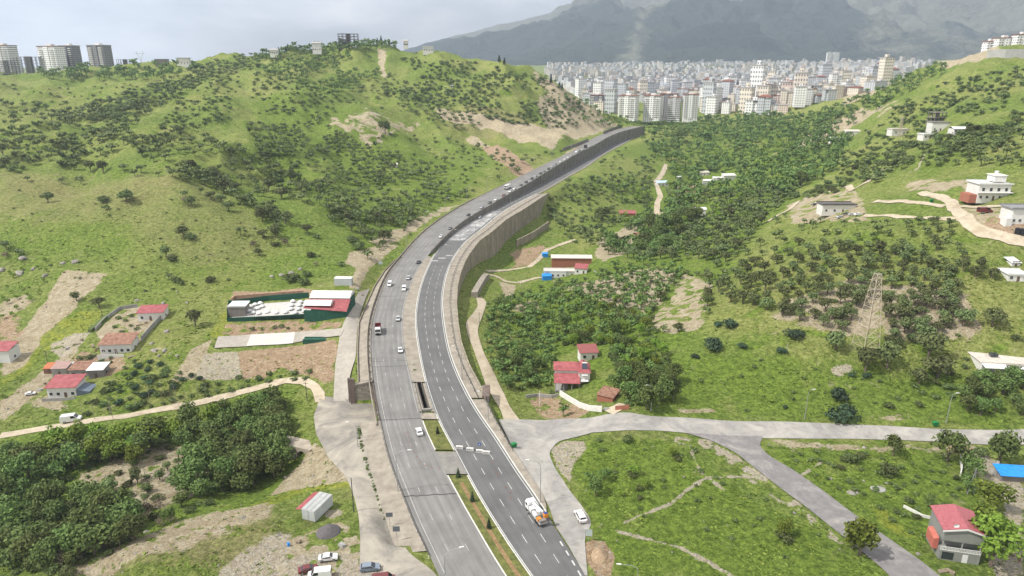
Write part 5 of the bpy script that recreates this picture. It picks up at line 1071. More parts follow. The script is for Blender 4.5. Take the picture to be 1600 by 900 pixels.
def apartment(u0, u1, vt, vb, Z, fk, label, rz=.0, roof='hip', group='apartment blocks at the near edge of the city', dep=None):
    """a tall block with balcony stacks, stair tower and overhanging roof"""
    p = Vector(px((u0+u1)/2, vb, Z)); k = Z/F; w = (u1-u0)*k*.86; h = (vb-vt)*k/.95*.97; d = dep or min(w*.8, 18)
    e = empty('apartment_block', p, rz); tag(e, label, 'apartment block', group)
    b = MB(); b.box(-w/2, w/2, 0, d, -6, h, 0).box(-w*.12, w*.12, -1.0, 0, 0, h-.5, 0); b.build('wall', FA[fk], e)
    b = MB(); b.box(-w*.14, w*.14, d*.3, d*.7, h + .9, h+3.6); b.build('stair_tower', MRW, e)
    b = MB(); b.box(-w/2-.8, w/2+.8, -1.1, d+.8, h+.01, h+.9); b.build('roof', MRF if roof == 'hip' else MRG, e)
    nf = max(2, int(h/3)); bm = MB()
    for x0, x1 in ((-w*.42, -w*.2), (w*.2, w*.42)):
        b = MB()
        for f in range(1, nf): b.box(x0, x1, -1.4, -.01, f*3-.1, f*3+.12).box(x0, x1, -1.4, -1.28, f*3+.12, f*3+1.05)
        b.build('balcony_stack', MRW, e)
    return e
for a in [
 (962, 994, 152, 185, 1080, 'white', 'white slab block with red-brown roof at the far left of the front row'), (1002, 1032, 152, 185, 1085, 'white', 'white block with red-brown roof, second in the front row'),
 (1027, 1054, 149, 183, 1130, 'dark', 'dark grey block behind the second and third front blocks'), (1041, 1063, 154, 184, 1090, 'band', 'banded pale block third in the front row'),
 (1064, 1091, 150, 185, 1085, 'white', 'white block ending the front row beside the town road'), (920, 943, 150, 171, 1350, 'dark', 'dark twin block half hidden by the left hill'), (943, 960, 147, 171, 1380, 'white', 'white block just left of the front row'),
 (1094, 1110, 141, 166, 1450, 'cream', 'cream block behind the town road'), (1110, 1124, 141, 168, 1460, 'pink', 'pinkish block behind the town road'), (1124, 1142, 142, 170, 1440, 'cream', 'cream block with brown roof over the town road'), (1142, 1154, 138, 168, 1400, 'white', 'slim white block over the town road'),
 (1154, 1170, 142, 172, 1380, 'band', 'banded white block left of the red building'), (1170, 1185, 140, 166, 1420, 'red', 'bright red apartment building in the city'), (1185, 1200, 135, 180, 1240, 'band', 'tall banded white block right of the red building'),
 (1205, 1219, 151, 177, 1260, 'pink', 'pink and white block near the right valley side'), (1217, 1232, 151, 178, 1255, 'dark', 'dark-fronted block near the right valley side'), (1234, 1247, 148, 176, 1270, 'white', 'narrow white tower near the right valley side'),
 (1246, 1273, 141, 179, 1230, 'cream', 'large cream block with brown balconies at the foot of the right ridge'), (1237, 1256, 132, 152, 1600, 'white', 'white block peeping above the cream block'), (1262, 1280, 134, 158, 1500, 'grey', 'grey block right behind the large cream one'),
 (1285, 1298, 146, 172, 1300, 'cream', 'cream block partly behind the right ridge'), (1298, 1312, 144, 173, 1290, 'white', 'bright white block beside the right ridge'), (1288, 1320, 132, 146, 1600, 'pink', 'long pink-roofed block above the right ridge'), (1312, 1350, 136, 152, 1500, 'pink', 'long low red-roofed block touching the ridge'),
 (1055, 1075, 140, 160, 1600, 'grey', 'grey block behind the front row'), (1075, 1096, 142, 160, 1550, 'cream', 'cream block behind the end of the front row'), (1000, 1020, 148, 165, 1500, 'grey', 'grey-blue block behind the front row'),
 (1200, 1216, 133, 152, 1650, 'grey', 'tall grey block in the middle of the city'), (1216, 1232, 130, 150, 1700, 'band', 'pale tall banded block in the middle of the city'), (1108, 1124, 128, 142, 2000, 'band', 'white tall block in the middle distance'), (1132, 1148, 126, 142, 2000, 'grey', 'grey tall block in the middle distance')]:
    apartment(*a, rz=random.uniform(-.65, -.1))
for u0, u1, vt, vb, Z, l in ((850, 860, 106, 124, 3000, 'lone white tower above the left hill flank'), (1021, 1026, 99, 114, 4000, 'left one of the slim twin towers far behind'), (1030, 1036, 98, 114, 4000, 'right one of the slim twin towers far behind'), (1291, 1300, 83, 97, 4200, 'left one of the twin white towers at the foot of the mountain'), (1301, 1311, 83, 97, 4200, 'right one of the twin white towers at the foot of the mountain')):
    apartment(u0, u1, vt, vb, Z, 'white', l, 0, 'flat', 'lone towers in the city')
q = np.random.default_rng(12); U = q.uniform(855, 1540, 22000); Vv = 99 + 80*q.random(22000)**1.0
W = hit(U, Vv); k = (W[:, 1] > 1180) & (W[:, 1] < 5200) & ~((np.abs(U-1040) < 60) & (Vv > 160)); W, Uk, Vk = W[k], U[k], Vv[k]
den = fbm(W[:, 0], W[:, 1], 420, 3, 33); k = (den > .30) | (Vk > 125); W = W[k]
# the built-up edge follows the foot of the mountain
keep = []; cell = {}
for i, w in enumerate(W):
    md = 20 + w[1]*.0015; c0 = (int(w[0]//30), int(w[1]//30))
    if any((w[0]-x)**2 + (w[1]-y)**2 < md*md for a in (-1, 0, 1) for b_ in (-1, 0, 1) for x, y in cell.get((c0[0]+a, c0[1]+b_), ())): continue
    cell.setdefault(c0, []).append((w[0], w[1])); keep.append(i)
W = W[keep]; W = W[np.argsort(W[:, 1])]
DW = {'white': 'white', 'cream': 'cream', 'pink': 'pinkish', 'grey': 'grey', 'band': 'banded white', 'blue': 'pale blue-grey'}
low_b = MB(); nb = 0
for i, w in enumerate(W):
    j = int(q.integers(len(VAR))); me_, fk, hh = VAR[j]; ang = (fbm(w[0:1], w[1:2], 500, 2, 3)[0] - .5)*5 + (q.random() < .5)*1.5708; s = q.uniform(.85, 1.2)*(1.15 if w[1] < 2200 else .95)
    sz_ = q.choice([.6, .8, 1.0, 1.25, 1.7], p=[.2, .25, .3, .17, .08])
    if nb < 262:
        nb += 1; o = link('apartment_block', me_, None, (w[0], w[1], w[2]-1), ang); o.scale = (s, s, s*sz_*1.15); ds = 'nearer' if i < 130 else 'farther'
        tag(o, f"{'tall' if hh*sz_ > 24 else 'mid-height' if hh*sz_ > 15 else 'low'} {DW[fk]} apartment block in the {ds} part of the dense city", 'apartment block', f"{DW[fk]} blocks of the dense city")
    else:
        c_, s_ = math.cos(ang), math.sin(ang); ww, dd, h_ = 8.5*s, 7*s, 16*sz_*s*(1 + .1*(w[1] > 2500)); mi = {'white': 0, 'band': 0, 'cream': 1, 'pink': 2, 'grey': 3, 'blue': 3}[fk]
        P = [(w[0]+x*c_-y*s_, w[1]+x*s_+y*c_) for x, y in ((-ww, -dd), (ww, -dd), (ww, dd), (-ww, dd))]
        low_b.add([(x, y, w[2]-2) for x, y in P] + [(x, y, w[2]+h_) for x, y in P], [(0,1,5,4), (1,2,6,5), (2,3,7,6), (3,0,4,7)], mi).add([(x, y, w[2]+h_+.05) for x, y in P], [(0,1,2,3)], 4 if q.random() < .45 else 5)
def farfac(name, c):
    m = facade(name, c, hor=True); return m
tag(low_b.build('city_buildings', [farfac('far_white', (.80, .80, .80)), farfac('far_cream', (.74, .68, .60)), farfac('far_pink', (.68, .56, .50)), farfac('far_grey', (.55, .57, .60)), MRF, MRG]), 'dense mass of far pale city buildings below the mountain', None, None, 'stuff')
print('CITY', len(W))
# ------------------------------------------------------------------ houses and yards
MRED = mat('red_sheet_roof', (.27, .062, .068), .65, .32, .5, c2=(.36, .11, .115)); MRUST = mat('rusty_sheet', (.17, .075, .05), .8, .4, .8, c2=(.33, .19, .13)); MWHT = mat('white_sheet', (.60, .60, .59), .5, .05, .5)
MGRY = mat('grey_block', (.27, .265, .25), .9, .2, .5); MPLA = mat('limewash', (.60, .59, .56), .85, .12, .6); MGLS = mat('window_glass', (.03, .035, .04), .15, .1, 1.0, spec=.6); MDOOR = mat('door_brown', (.12, .07, .05), .6); MBLU = mat('blue_tarp', (.02, .22, .62), .5, .25, .8)
MGRN = mat('green_netting', (.015, .075, .05), .8, .25, .6); MCRM = mat('cream_plaster', (.52, .46, .36), .85, .12, .4); MFLAT = mat('roof_screed', (.47, .43, .38), .9, .2, .5); MBRK = mat('brick_red', (.30, .12, .08), .9, .2, 1.0); MDKF = mat('raw_concrete', (.20, .18, .165), .9, .25, .3)
def house(u, v, w, d, h, rz=0, roof='gable', wm=None, rm=None, label='', name='house', over=.5, rh=1.2, wins=2, door=True, cat='house', base=1.5, z=None, Zc=None, winsz=(1.1, 1.1), side_win=True):
    """w, h in photo pixels at that spot, d in metres; u, v the middle of the foot of the front wall; returns the empty and sizes in metres"""
    p = hit1(u, v) if Zc is None else Vector(px(u, v, Zc)); Zd = (p.y*CT + (CAMZ - p.z)*ST); k = Zd/F; w *= k; h *= k/.93
    e = empty(name, p if z is None else (p.x, p.y, z), rz); tag(e, label, cat)
    b = MB(); b.box(-w/2, w/2, 0, d, -base, h); 
    if roof == 'gable_x': b.prism([(-w/2, h), (w/2, h), (0, h+rh)], .001, d-.001)
    b.build('wall', wm, e); o = over; rb = MB(); t = .12
    if roof == 'gable': rb.add([(-w/2-o, -o, h), (w/2+o, -o, h), (w/2+o, d/2, h+rh), (-w/2-o, d/2, h+rh), (-w/2-o, d+o, h), (w/2+o, d+o, h)] + [(-w/2-o, -o, h+t), (w/2+o, -o, h+t), (w/2+o, d/2, h+rh+t), (-w/2-o, d/2, h+rh+t), (-w/2-o, d+o, h+t), (w/2+o, d+o, h+t)],
                             [(6,7,8,9), (9,8,11,10), (0,3,2,1), (3,4,5,2), (0,1,7,6), (4,10,11,5), (0,6,9,3), (3,9,10,4), (1,2,8,7), (2,5,11,8)])
    elif roof == 'gable_x': rb.prism([(-w/2-o, h-.1), (0, h+rh), (w/2+o, h-.1), (w/2+o, h+.05), (0, h+rh+.18), (-w/2-o, h+.05)], -o, d+o)
    elif roof == 'mono': rb.prism([(0, 0), (0, 0)], 0, 0) if False else rb.add([(-w/2-o, -o, h+.02), (w/2+o, -o, h+.02), (w/2+o, d+o, h+rh), (-w/2-o, d+o, h+rh), (-w/2-o, -o, h+.14), (w/2+o, -o, h+.14), (w/2+o, d+o, h+rh+.14), (-w/2-o, d+o, h+rh+.14)], [(0,3,2,1),(4,5,6,7),(0,1,5,4),(1,2,6,5),(2,3,7,6),(3,0,4,7)])
    elif roof == 'hip': rb.add([(-w/2-o, -o, h), (w/2+o, -o, h), (w/2+o, d+o, h), (-w/2-o, d+o, h), (-w/2-o, -o, h+.15), (w/2+o, -o, h+.15), (w/2+o, d+o, h+.15), (-w/2-o, d+o, h+.15), (-w/2+d*.45, d/2, h+rh), (w/2-d*.45, d/2, h+rh)] if w > d*.95 else
                               [(-w/2-o, -o, h), (w/2+o, -o, h), (w/2+o, d+o, h), (-w/2-o, d+o, h), (-w/2-o, -o, h+.15), (w/2+o, -o, h+.15), (w/2+o, d+o, h+.15), (-w/2-o, d+o, h+.15), (-.1, d/2, h+rh), (.1, d/2, h+rh)],
                               [(0,3,2,1), (0,1,5,4), (1,2,6,5), (2,3,7,6), (3,0,4,7), (4,5,9,8), (5,6,9), (6,7,8,9), (7,4,8)])
    elif roof == 'barrel':
        n_ = 10; pts = [(-o + (d+2*o)*i/n_, h + rh*math.sin(math.pi*i/n_)) for i in range(n_+1)]
        rb.add([(-w/2-o, y, z_) for y, z_ in pts] + [(w/2+o, y, z_) for y, z_ in pts], [(i, i+n_+1, i+n_+2, i+1) for i in range(n_)] + [tuple(range(n_+1))[::-1], tuple(range(n_+1, 2*n_+2))])
    elif roof == 'flat': rb.box(-w/2-o, w/2+o, -o, d+o, h+.01, h+.3).box(-w/2-o, w/2+o, -o, -o+.2, h+.31, h+.7).box(-w/2-o, w/2+o, d+o-.2, d+o, h+.31, h+.7)
    ro = rb.build('roof', rm, e)
    n_ = wins; ww, wh = winsz
    slots = n_ + (1 if door else 0)
    for i in range(slots):
        x = -w/2 + w*(i+.5)/slots
        if door and i == slots//2: b = MB(); b.box(x-.5, x+.5, -.05, .04, 0, 2.05); b.build('door', MDOOR, e); continue
        b = MB(); b.box(x-ww/2, x+ww/2, -.04, .04, .95, .95+wh); wo_ = b.build('window', MGLS, e)
        b = MB(); b.box(x-ww/2-.1, x+ww/2+.1, -.1, -.045, .83, .94); b.build('sill', MPLA, wo_)
    if side_win: b = MB(); b.box(w/2-.04, w/2+.04, d*.4, d*.4+1.0, 1.0, 2.0); b.build('window', MGLS, e)
    return e, w, h, k
# houses on the left slope
e, w, h, k = house(98, 621, 43, 7.5, 16, .08, 'mono', MPLA, MRED, 'white cottage with a red sheet roof and a low fenced terrace', over=.6, rh=1.5, wins=3)
b = MB(); b.box(-w/2-1, w/2+.5, -2.2, -2.05, -1.2, .9).box(-w/2-1, w/2+.5, -2.05, 0, -1.2, -.02); b.build('terrace', MGRY, e)
b = MB(); b.add([(w/2+.1, 0, -1), (w/2+4.5, .5, -1), (w/2+4.5, 6.5, -1), (w/2+.1, 6.5, -1), (w/2+.1, 0, 2.9), (w/2+4.5, .5, 1.8), (w/2+4.5, 6.5, 1.8), (w/2+.1, 6.5, 2.9)], [(0,3,2,1),(4,5,6,7),(0,1,5,4),(1,2,6,5),(2,3,7,6),(3,0,4,7)]); b.build('lean_to', mat('blue_grey_sheet', (.12, .15, .19), .7, .2, .5), e)
house(78, 584, 17, 4, 8, .1, 'mono', MRUST, mat('orange_rust', (.38, .13, .06), .8, .3, 1.0), 'small orange-rusty shed at the left end of the shed row', 'shed', over=.2, rh=.8, wins=0, cat='shed')
house(94, 588, 22, 5, 12, .1, 'mono', MGRY, mat('pinkish_sheet', (.30, .20, .18), .8, .2, .7), 'shed with a faded pinkish roof, second in the shed row', 'shed', over=.3, rh=.8, wins=0, cat='shed')
house(124, 590, 28, 6, 12, .1, 'mono', MGRY, MRUST, 'shed with a brown rusted roof in the middle of the shed row', 'shed', over=.3, rh=1.0, wins=1, cat='shed', door=True)
house(151, 591, 22, 5.5, 13, .1, 'mono', MDKF, MWHT, 'shed with a bright white roof at the right end of the shed row', 'shed', over=.5, rh=.6, wins=0, cat='shed')
house(108, 580, 9, 3, 8, .1, 'flat', MPLA, MWHT, 'tiny white-topped hut between the rusty sheds', 'shed', over=.1, wins=0, cat='shed', door=False)
e, w, h, k = house(182, 553, 46, 8, 15, .1, 'mono', MPLA, MRUST, 'long white house with a rusty brown striped roof', over=.6, rh=1.6, wins=4)
b = MB(); b.box(-w/2, w*.35, -3.0, -2.85, -1.5, 1.0).box(-w*.3, -w*.3+.15, -2.6, -2.45, 0, 2.7).box(w*.1, w*.1+.15, -2.6, -2.45, 0, 2.7); b.build('porch', MPLA, e)
e, w, h, k = house(236, 501, 38, 6.5, 12, .1, 'mono', MPLA, MRED, 'small white house with red sheet roof inside a walled garden', over=.5, rh=1.3, wins=2)
house(-4, 567, 40, 7, 18, .05, 'mono', MWHT, MRED, 'white barn with a red roof cut off by the left edge', 'barn', over=.3, rh=1.4, wins=0, cat='barn', door=False)
wall_px('garden_wall', "222 533;240 512;262 489;259 484", 0, 2.2, .3, MGRY, 'grey block wall down the right side of the walled garden')
wall_px('garden_wall', "150 517;166 500;188 484;215 480", 0, 1.6, .3, MGRY, 'low wall up the left side of the walled garden')
wall_px('hedge', "143 520;155 511;170 497", 0, 1.5, 1.8, ML['shrub'], 'clipped green hedge climbing beside the walled garden')
def boulders(name, L, label):
    for i, (u, v, r) in enumerate([tuple(map(float, a.split())) for a in L.split(';')]):
        p = hit1(u, v); s = .72*r*(p.y/.95)/F; q_ = np.random.default_rng(i+90); bm_v = []; 
        ico = bpy.data.meshes.new('boulder'); import bmesh; bm = bmesh.new(); bmesh.ops.create_icosphere(bm, subdivisions=3, radius=1)
        o_ = q_.normal(size=3)*5
        for vt in bm.verts:
            c_ = np.array(vt.co) ; n_ = fbm(np.array([c_[0]*1.2+o_[0]+c_[2]]), np.array([c_[1]*1.2+o_[1]]), 1.0, 3, i)[0]; vt.co *= .35 + 1.35*n_
        bm.to_mesh(ico); bm.free(); ico.materials.append(MA_rock); o = link(name, ico, None, p, q_.uniform(0, 6)); o.scale = (s*1.25, s*.9, s*.75)
        for pl in ico.polygons: pl.use_smooth = True
        tag(o, label.format(('largest', 'long', 'rounded', 'flat', 'cracked', 'leaning', 'small')[i % 7]), 'boulder', label.split(',')[-1].strip().replace('{}', '') + ' boulders')
MA_rock = mat('limestone', (.20, .185, .165), .95, .35, .8, c2=(.36, .335, .30), bump=.8)
boulders('boulder', "31 427 8;52 421 5;70 431 7;97 412 6;118 410 6;36 404 7;3 422 6", '{} grey boulder, beside the top of the tan field')
boulders('boulder', "241 548 6;257 549 6;248 556 5;259 519 7;214 470 4;277 556 4;237 537 4", '{} pale boulder, on the grass right of the walled garden')
boulders('boulder', "292 473 3;255 475 5;277 456 3;468 421 5;455 427 5;440 430 5;425 432 4", '{} small outcrop, on the grassy slope above the garden hall')
boulders('boulder', "1333 772 4;1340 771 4;1365 765 4;1377 763 3;1434 866 5;1297 748 4;1237 734 2", '{} stone, in the rough grass by the diagonal road')
boulders('boulder', "1385 755 3;1350 752 3;1068 745 3;1020 698 2;964 845 2;1312 858 2;940 820 2", '{} stone, scattered in the lower right meadows')
# wedding garden
e, w, h, k = house(517, 487, 62, 9, 21, -.03, 'barrel', MGRN, MWHT, 'white barrel-roofed garden hall with green walls beside the slip road', 'garden_hall', over=.2, rh=1.8, wins=0, cat='hall', door=False, side_win=False)
b = MB(); b.add([(-w/2-1, -7, h*.62), (w/2+.5, -8, h*.45), (w/2+.5, 0, h*.92), (-w/2-1, 0, h*.92), (-w/2-1, -7, h*.62+.15), (w/2+.5, -8, h*.45+.15), (w/2+.5, 0, h*.92+.15), (-w/2-1, 0, h*.92+.15)], [(0,3,2,1),(4,5,6,7),(0,1,5,4),(1,2,6,5),(2,3,7,6),(3,0,4,7)]); b.build('red_awning_roof', MRED, e)
b = MB(); b.box(-w/2-.8, w/2+.3, -7.3, -7.1, -2, h*.5); b.box(w/2+.1, w/2+.3, -7.1, 8, -2, h*.55); b.build('green_screen', MGRN, e)
b = MB(); n_ = 10; pts = [(-6.6 + 6.2*i/n_, h*.80 + 1.5*math.sin(math.pi*i/n_)) for i in range(n_+1)]
b.add([(-w/2-1, y, z_) for y, z_ in pts] + [(w*.12, y, z_) for y, z_ in pts], [(i, i+n_+1, i+n_+2, i+1) for i in range(n_)] + [tuple(range(n_+1))[::-1], tuple(range(n_+1, 2*n_+2))]); b.build('front_barrel_roof', MWHT, e)
e, w, h, k = house(371, 496, 26, 6.5, 16, .05, 'flat', MDKF, MWHT, 'white-roofed stage pavilion at the left end of the wedding garden', 'pavilion', over=.3, wins=0, cat='pavilion', door=False, side_win=False)
house(536, 446, 27, 3.0, 10, -.05, 'mono', mat('grey_sheet', (.42, .44, .45), .6, .1, .5), MWHT, 'grey site cabin in the grass above the garden hall', 'site_cabin', over=.05, rh=.2, wins=0, cat='cabin', door=False)
slab_px('lawn_carpet', "415 488;420 476;480 474;486 484", mat('green_carpet', (.03, .15, .06), .9, .1, .5), .12)
slab_px('garden_paving', "360 497;362 478;470 470;486 472;486 494", mat('pale_paving', (.42, .41, .39), .9, .15, .5), .06)
dm = None
for i, (u, v) in enumerate([(389, 489), (396, 492), (392, 482), (403, 485), (405, 493), (410, 482), (407, 477), (399, 479), (418, 491), (455, 486), (456, 480), (458, 474), (467, 486), (468, 480), (470, 475), (476, 489), (462, 492), (447, 491), (432, 492)]):
    if dm is None:
        b = MB(); n_ = 12
        for a in range(n_):
            for j in range(4):
                t0, t1 = j*math.pi/8, (j+1)*math.pi/8; A, B2 = 2*math.pi*a/n_, 2*math.pi*(a+1)/n_; r_ = 1.25
                b.add([(r_*math.cos(t0)*math.cos(A), r_*math.cos(t0)*math.sin(A), 1.0+r_*math.sin(t0)*.75), (r_*math.cos(t0)*math.cos(B2), r_*math.cos(t0)*math.sin(B2), 1.0+r_*math.sin(t0)*.75), (r_*math.cos(t1)*math.cos(B2), r_*math.cos(t1)*math.sin(B2), 1.0+r_*math.sin(t1)*.75), (r_*math.cos(t1)*math.cos(A), r_*math.cos(t1)*math.sin(A), 1.0+r_*math.sin(t1)*.75)], [(0, 1, 2, 3)])
        for a in range(6): x, y = 1.2*math.cos(a*math.pi/3), 1.2*math.sin(a*math.pi/3); b.box(x-.05, x+.05, y-.05, y+.05, 0, 1.0)
        dm = b.me('garden_gazebo', MWHT)
    o = link('garden_gazebo', dm, None, hit1(u, v)); tag(o, 'small white domed gazebo in the cluster ' + ('beside the stage pavilion' if u < 415 else 'along the front cypress hedge' if v > 488 else 'beside the barrel-roofed garden hall'), 'gazebo', 'white domed gazebos ' + ('by the pavilion' if u < 415 else 'along the hedge' if v > 488 else 'by the hall'))
cy = crown_np(220, .32, 4, cone=True); cyl = mesh_np('cypress', cy*np.array([.38, .38, .75]), quads(len(cy)//4), ML['pine'])
for i in range(46):
    u = 360 + i*2.75; o = link('cypress', cyl, None, hit1(u, 502.5 - i*.09)); o.scale = (1.3, 1.3, 1.35); tag(o, 'slim clipped cypress in the dark row along the front of the wedding garden', 'cypress', 'cypresses along the wedding garden front')
wall_px('garden_fence', "355 503;420 500;487 496", 0, 1.9, .12, MGRN, 'green netting fence behind the row of cypresses')
wall_px('garden_fence', "357 478;420 470;483 465", 0, 2.6, .15, MGRN, 'dark green back fence of the wedding garden')
wall_px('garden_fence', "356 503;356 490;358 478", 0, 2.2, .15, MGRN, 'green fence at the left end of the wedding garden')
wall_px('retaining_bank', "364 474;368 470;420 466;474 462", 0, 2.6, .8, mat('cut_earth', (.34, .22, .15), .95, .35, .8, bump=.8), 'red-brown cut earth bank behind the wedding garden')
e, w, h, k = house(491, 536, 36, 3.2, 3, 0, 'flat', MGRN, MGRN, 'low dark green tank cover on the paved yard', 'tank_cover', over=0, wins=0, cat='cover', door=False, side_win=False)
# roadside container with a red awning
p = hit1(483, 814); e = empty('container', (p.x, p.y, p.z), R(-20)); tag(e, 'white site container with a red awning beside the access road', 'container')
b = MB(); b.box(-1.9, 1.9, 0, 7.6, 0.15, 3.1)
for i in range(24): b.box(1.90, 1.96, .15+i*.31, .30+i*.31, .25, 3.0)
for i in range(12): b.box(-1.8+i*.31, -1.66+i*.31, -.05, 0, .25, 3.0)
b.build('wall', mat('container_white', (.50, .52, .52), .55, .12, .5), e)
b = MB(); b.box(-1.9, 1.9, 0, 7.6, 3.11, 3.2)
for x in (-.75, .75): b.box(x-.05, x+.05, .1, 7.5, 3.2, 3.3)
for y in (1.6, 2.6, 3.6, 4.6, 5.6): b.box(-.75, .75, y-.05, y+.05, 3.2, 3.28)
b.build('roof', mat('container_roof', (.34, .35, .345), .6, .15, .5), e)
b = MB(); b.add([(-1.9, 0, 3.0), (-1.9, 7.6, 3.0), (-3.9, 7.6, 2.35), (-3.9, 0, 2.35), (-1.9, 0, 3.08), (-1.9, 7.6, 3.08), (-3.9, 7.6, 2.43), (-3.9, 0, 2.43)], [(0,1,2,3),(7,6,5,4),(0,4,5,1),(2,6,7,3),(1,5,6,2),(0,3,7,4)]); b.build('awning', MRED, e)
b = MB(); b.box(-.1, -.04, -.12, -.05, .4, 2.9).box(1.80, 1.90, -.1, -.04, .2, 3.1); b.build('door_bar', MGRY, e)
# gravel heap and small dark things
def heap(u, v, r, h, m, label, name='gravel_heap', sx=1.0):
    p = hit1(u, v); n_ = 28; V = []; f = []
    rings = 9
    for j in range(rings+1):
        rr = r*(1 - j/rings)
        for a in range(n_):
            A = 2*math.pi*a/n_; q_ = .88 + .24*float(fbm(np.array([math.cos(A)*1.5+u]), np.array([math.sin(A)*1.5+j*.3]), 1.0, 3, 2)[0]); x, y = math.cos(A)*rr*q_*sx, math.sin(A)*rr*q_
            V.append((x, y, -.4*(j == 0) + h*(j/rings)**1.0*(.9+.2*q_) - .25*h*(j/rings)**4))
    for j in range(rings): f += [(j*n_+a, j*n_+(a+1) % n_, (j+1)*n_+(a+1) % n_, (j+1)*n_+a) for a in range(n_)]
    me = bpy.data.meshes.new(name); me.from_pydata(V, [], f); me.materials.append(m); 
    for pl in me.polygons: pl.use_smooth = True
    me.update(); return tag(link(name, me, None, p), label, 'heap')
heap(514, 832, 3.2, 2.3, mat('grey_gravel', (.12, .11, .115), .95, .3, 3.0, bump=.8, bscale=9), 'dark grey gravel heap beside the white container')
heap(1330, 770, 1.2, .6, MA_rock, 'small heap of pale stones in the rough meadow', 'stone_heap'); heap(1372, 764, 1.6, .5, MGRY, 'low heap of grey rubble in the rough meadow', 'rubble_heap', 1.4)
heap(937, 868, 2.9, 1.7, mat('tan_soil', (.30, .20, .12), .95, .3, 1.2, c2=(.42, .32, .21), bump=.8), 'tan soil heap at the road edge behind the green board', 'soil_heap', .7); heap(1500, 702, 3.0, 1.0, mat('tan_soil', (.3, .2, .12)), 'pale soil heap beside the upper road at the right', 'soil_heap', 1.6)
# red-roofed house compound
e, w, h, k = house(889, 600, 44, 6.5, 22, -.05, 'hip', MPLA, MRED, 'large house with stepped bright red hip roofs among trees', over=.6, rh=2.0, wins=3)
b = MB(); zz = h*.78; b.add([(-w/2-.4, -6.0, zz-1.2), (w*.36, -6.4, zz-1.2), (w*.36, -.3, zz), (-w/2-.4, -.3, zz), (-w/2-.4, -6.0, zz-1.05), (w*.36, -6.4, zz-1.05), (w*.36, -.3, zz+.15), (-w/2-.4, -.3, zz+.15)], [(0,3,2,1),(4,5,6,7),(0,1,5,4),(1,2,6,5),(2,3,7,6),(3,0,4,7)]); b.build('terrace_roof', MRED, e)
b = MB(); [b.box(x-.15, x+.15, -5.8, -5.5, -3, zz-1.2) for x in (-w/2+.2, -w*.2, w*.08, w*.33)]; b.box(-w/2, w*.33, -5.6, -.1, -3, 0.0); b.build('terrace', MGRY, e)
b = MB(); b.add([(w*.30, -2.5, h+.1), (w/2+2.6, -2.5, h+.1), (w/2+2.6, 6.5, h+.1), (w*.30, 6.5, h+.1), (w*.48, 1.5, h+2.2), (w*.48, 5, h+2.2)], [(0,1,4), (1,2,5,4), (2,3,5), (3,0,4,5), (0,3,2,1)]); b.build('side_roof', MRED, e)
b = MB(); b.box(w*.30+.2, w/2+2.2, -2.2, 6.3, -2, h+.08); b.build('side_wing', MPLA, e)
b = MB(); b.box(w*.42, w*.42+2.2, -3.2, -2.3, h-.6, h-.5); b.box(w*.34, w/2+1.6, -4.2, -2.3, h*.55, h*.57); b.build('balcony', MWHT, e)
b = MB(); b.add([(w*.44, -.9, h+1.0), (w*.44+1.9, -.9, h+1.0), (w*.44+1.9, .8, h+2.2), (w*.44, .8, h+2.2), (w*.44, -.9, h+1.1), (w*.44+1.9, -.9, h+1.1), (w*.44+1.9, .8, h+2.3), (w*.44, .8, h+2.3)], [(0,3,2,1),(4,5,6,7),(0,1,5,4),(1,2,6,5),(2,3,7,6),(3,0,4,7)]); so_ = b.build('solar_panel', mat('solar_glass', (.03, .04, .06), .2, spec=.6), e)
b = MB(); b.tube([(w*.44, 1.0, h+2.6), (w*.44+1.9, 1.0, h+2.6)], .3, 8); b.build('water_tank', MWHT, so_)
e, w, h, k = house(920, 563, 27, 6, 12, .08, 'mono', MPLA, mat('brown_red_roof', (.22, .07, .065), .6, .12, .5), 'outbuilding with a dull brown-red flat-pitched roof behind the large house', 'outbuilding', over=.5, rh=.9, wins=1, cat='outbuilding')
house(945, 628, 26, 6, 9, R(-30), 'mono', MBRK, MRUST, 'rusty-roofed car shelter by the drive of the large red-roofed house', 'car_shelter', over=.3, rh=.5, wins=0, cat='shelter', door=False)
wall_px('garden_wall', "874 618;890 628;905 637;920 642;940 644", 0, 2.0, .3, MPLA, 'pale garden wall in front of the large red-roofed house')
wall_px('gate', "961 642;972 641;983 640", 0, 1.7, .15, MBRK, 'red-brown sliding gate at the drive of the large house', .2); 
wall_px('garden_wall', "822 622;840 620;862 622;872 620", 0, 1.2, .3, MGRY, 'low grey wall on the bank left of the large house')
# house at the lower right
p = hit1(1497, 878); e = empty('house', p, R(-14)); tag(e, 'tall narrow house with maroon roof, grey wall and open balcony', 'house')
b = MB(); b.box(-4.1, 4.1, 0, 8.6, -1, 2.6).box(-4.1, 4.1, 2.2, 8.6, 2.6, 5.2).box(-4.1, 4.1, 0, 8.6, 5.2, 8.0); b.prism([(-4.1, 8.0), (4.1, 8.0), (.3, 9.0)], .01, 8.59); b.build('wall', mat('grey_render', (.20, .205, .19), .9, .15, .4), e)
b = MB(); b.prism([(-4.5, 7.95), (.3, 9.15), (4.5, 7.95), (4.5, 8.1), (.3, 9.33), (-4.5, 8.1)], -.3, 9.0); b.build('roof', mat('maroon_sheet', (.27, .065, .08), .5, .12, 2.0, c2=(.36, .12, .13)), e)
b = MB(); b.prism([(-4.5, 7.6), (.3, 8.75), (4.5, 7.6), (4.5, 7.94), (.3, 9.14), (-4.5, 7.94)], -.42, -.31); b.build('fascia', MWHT, e)
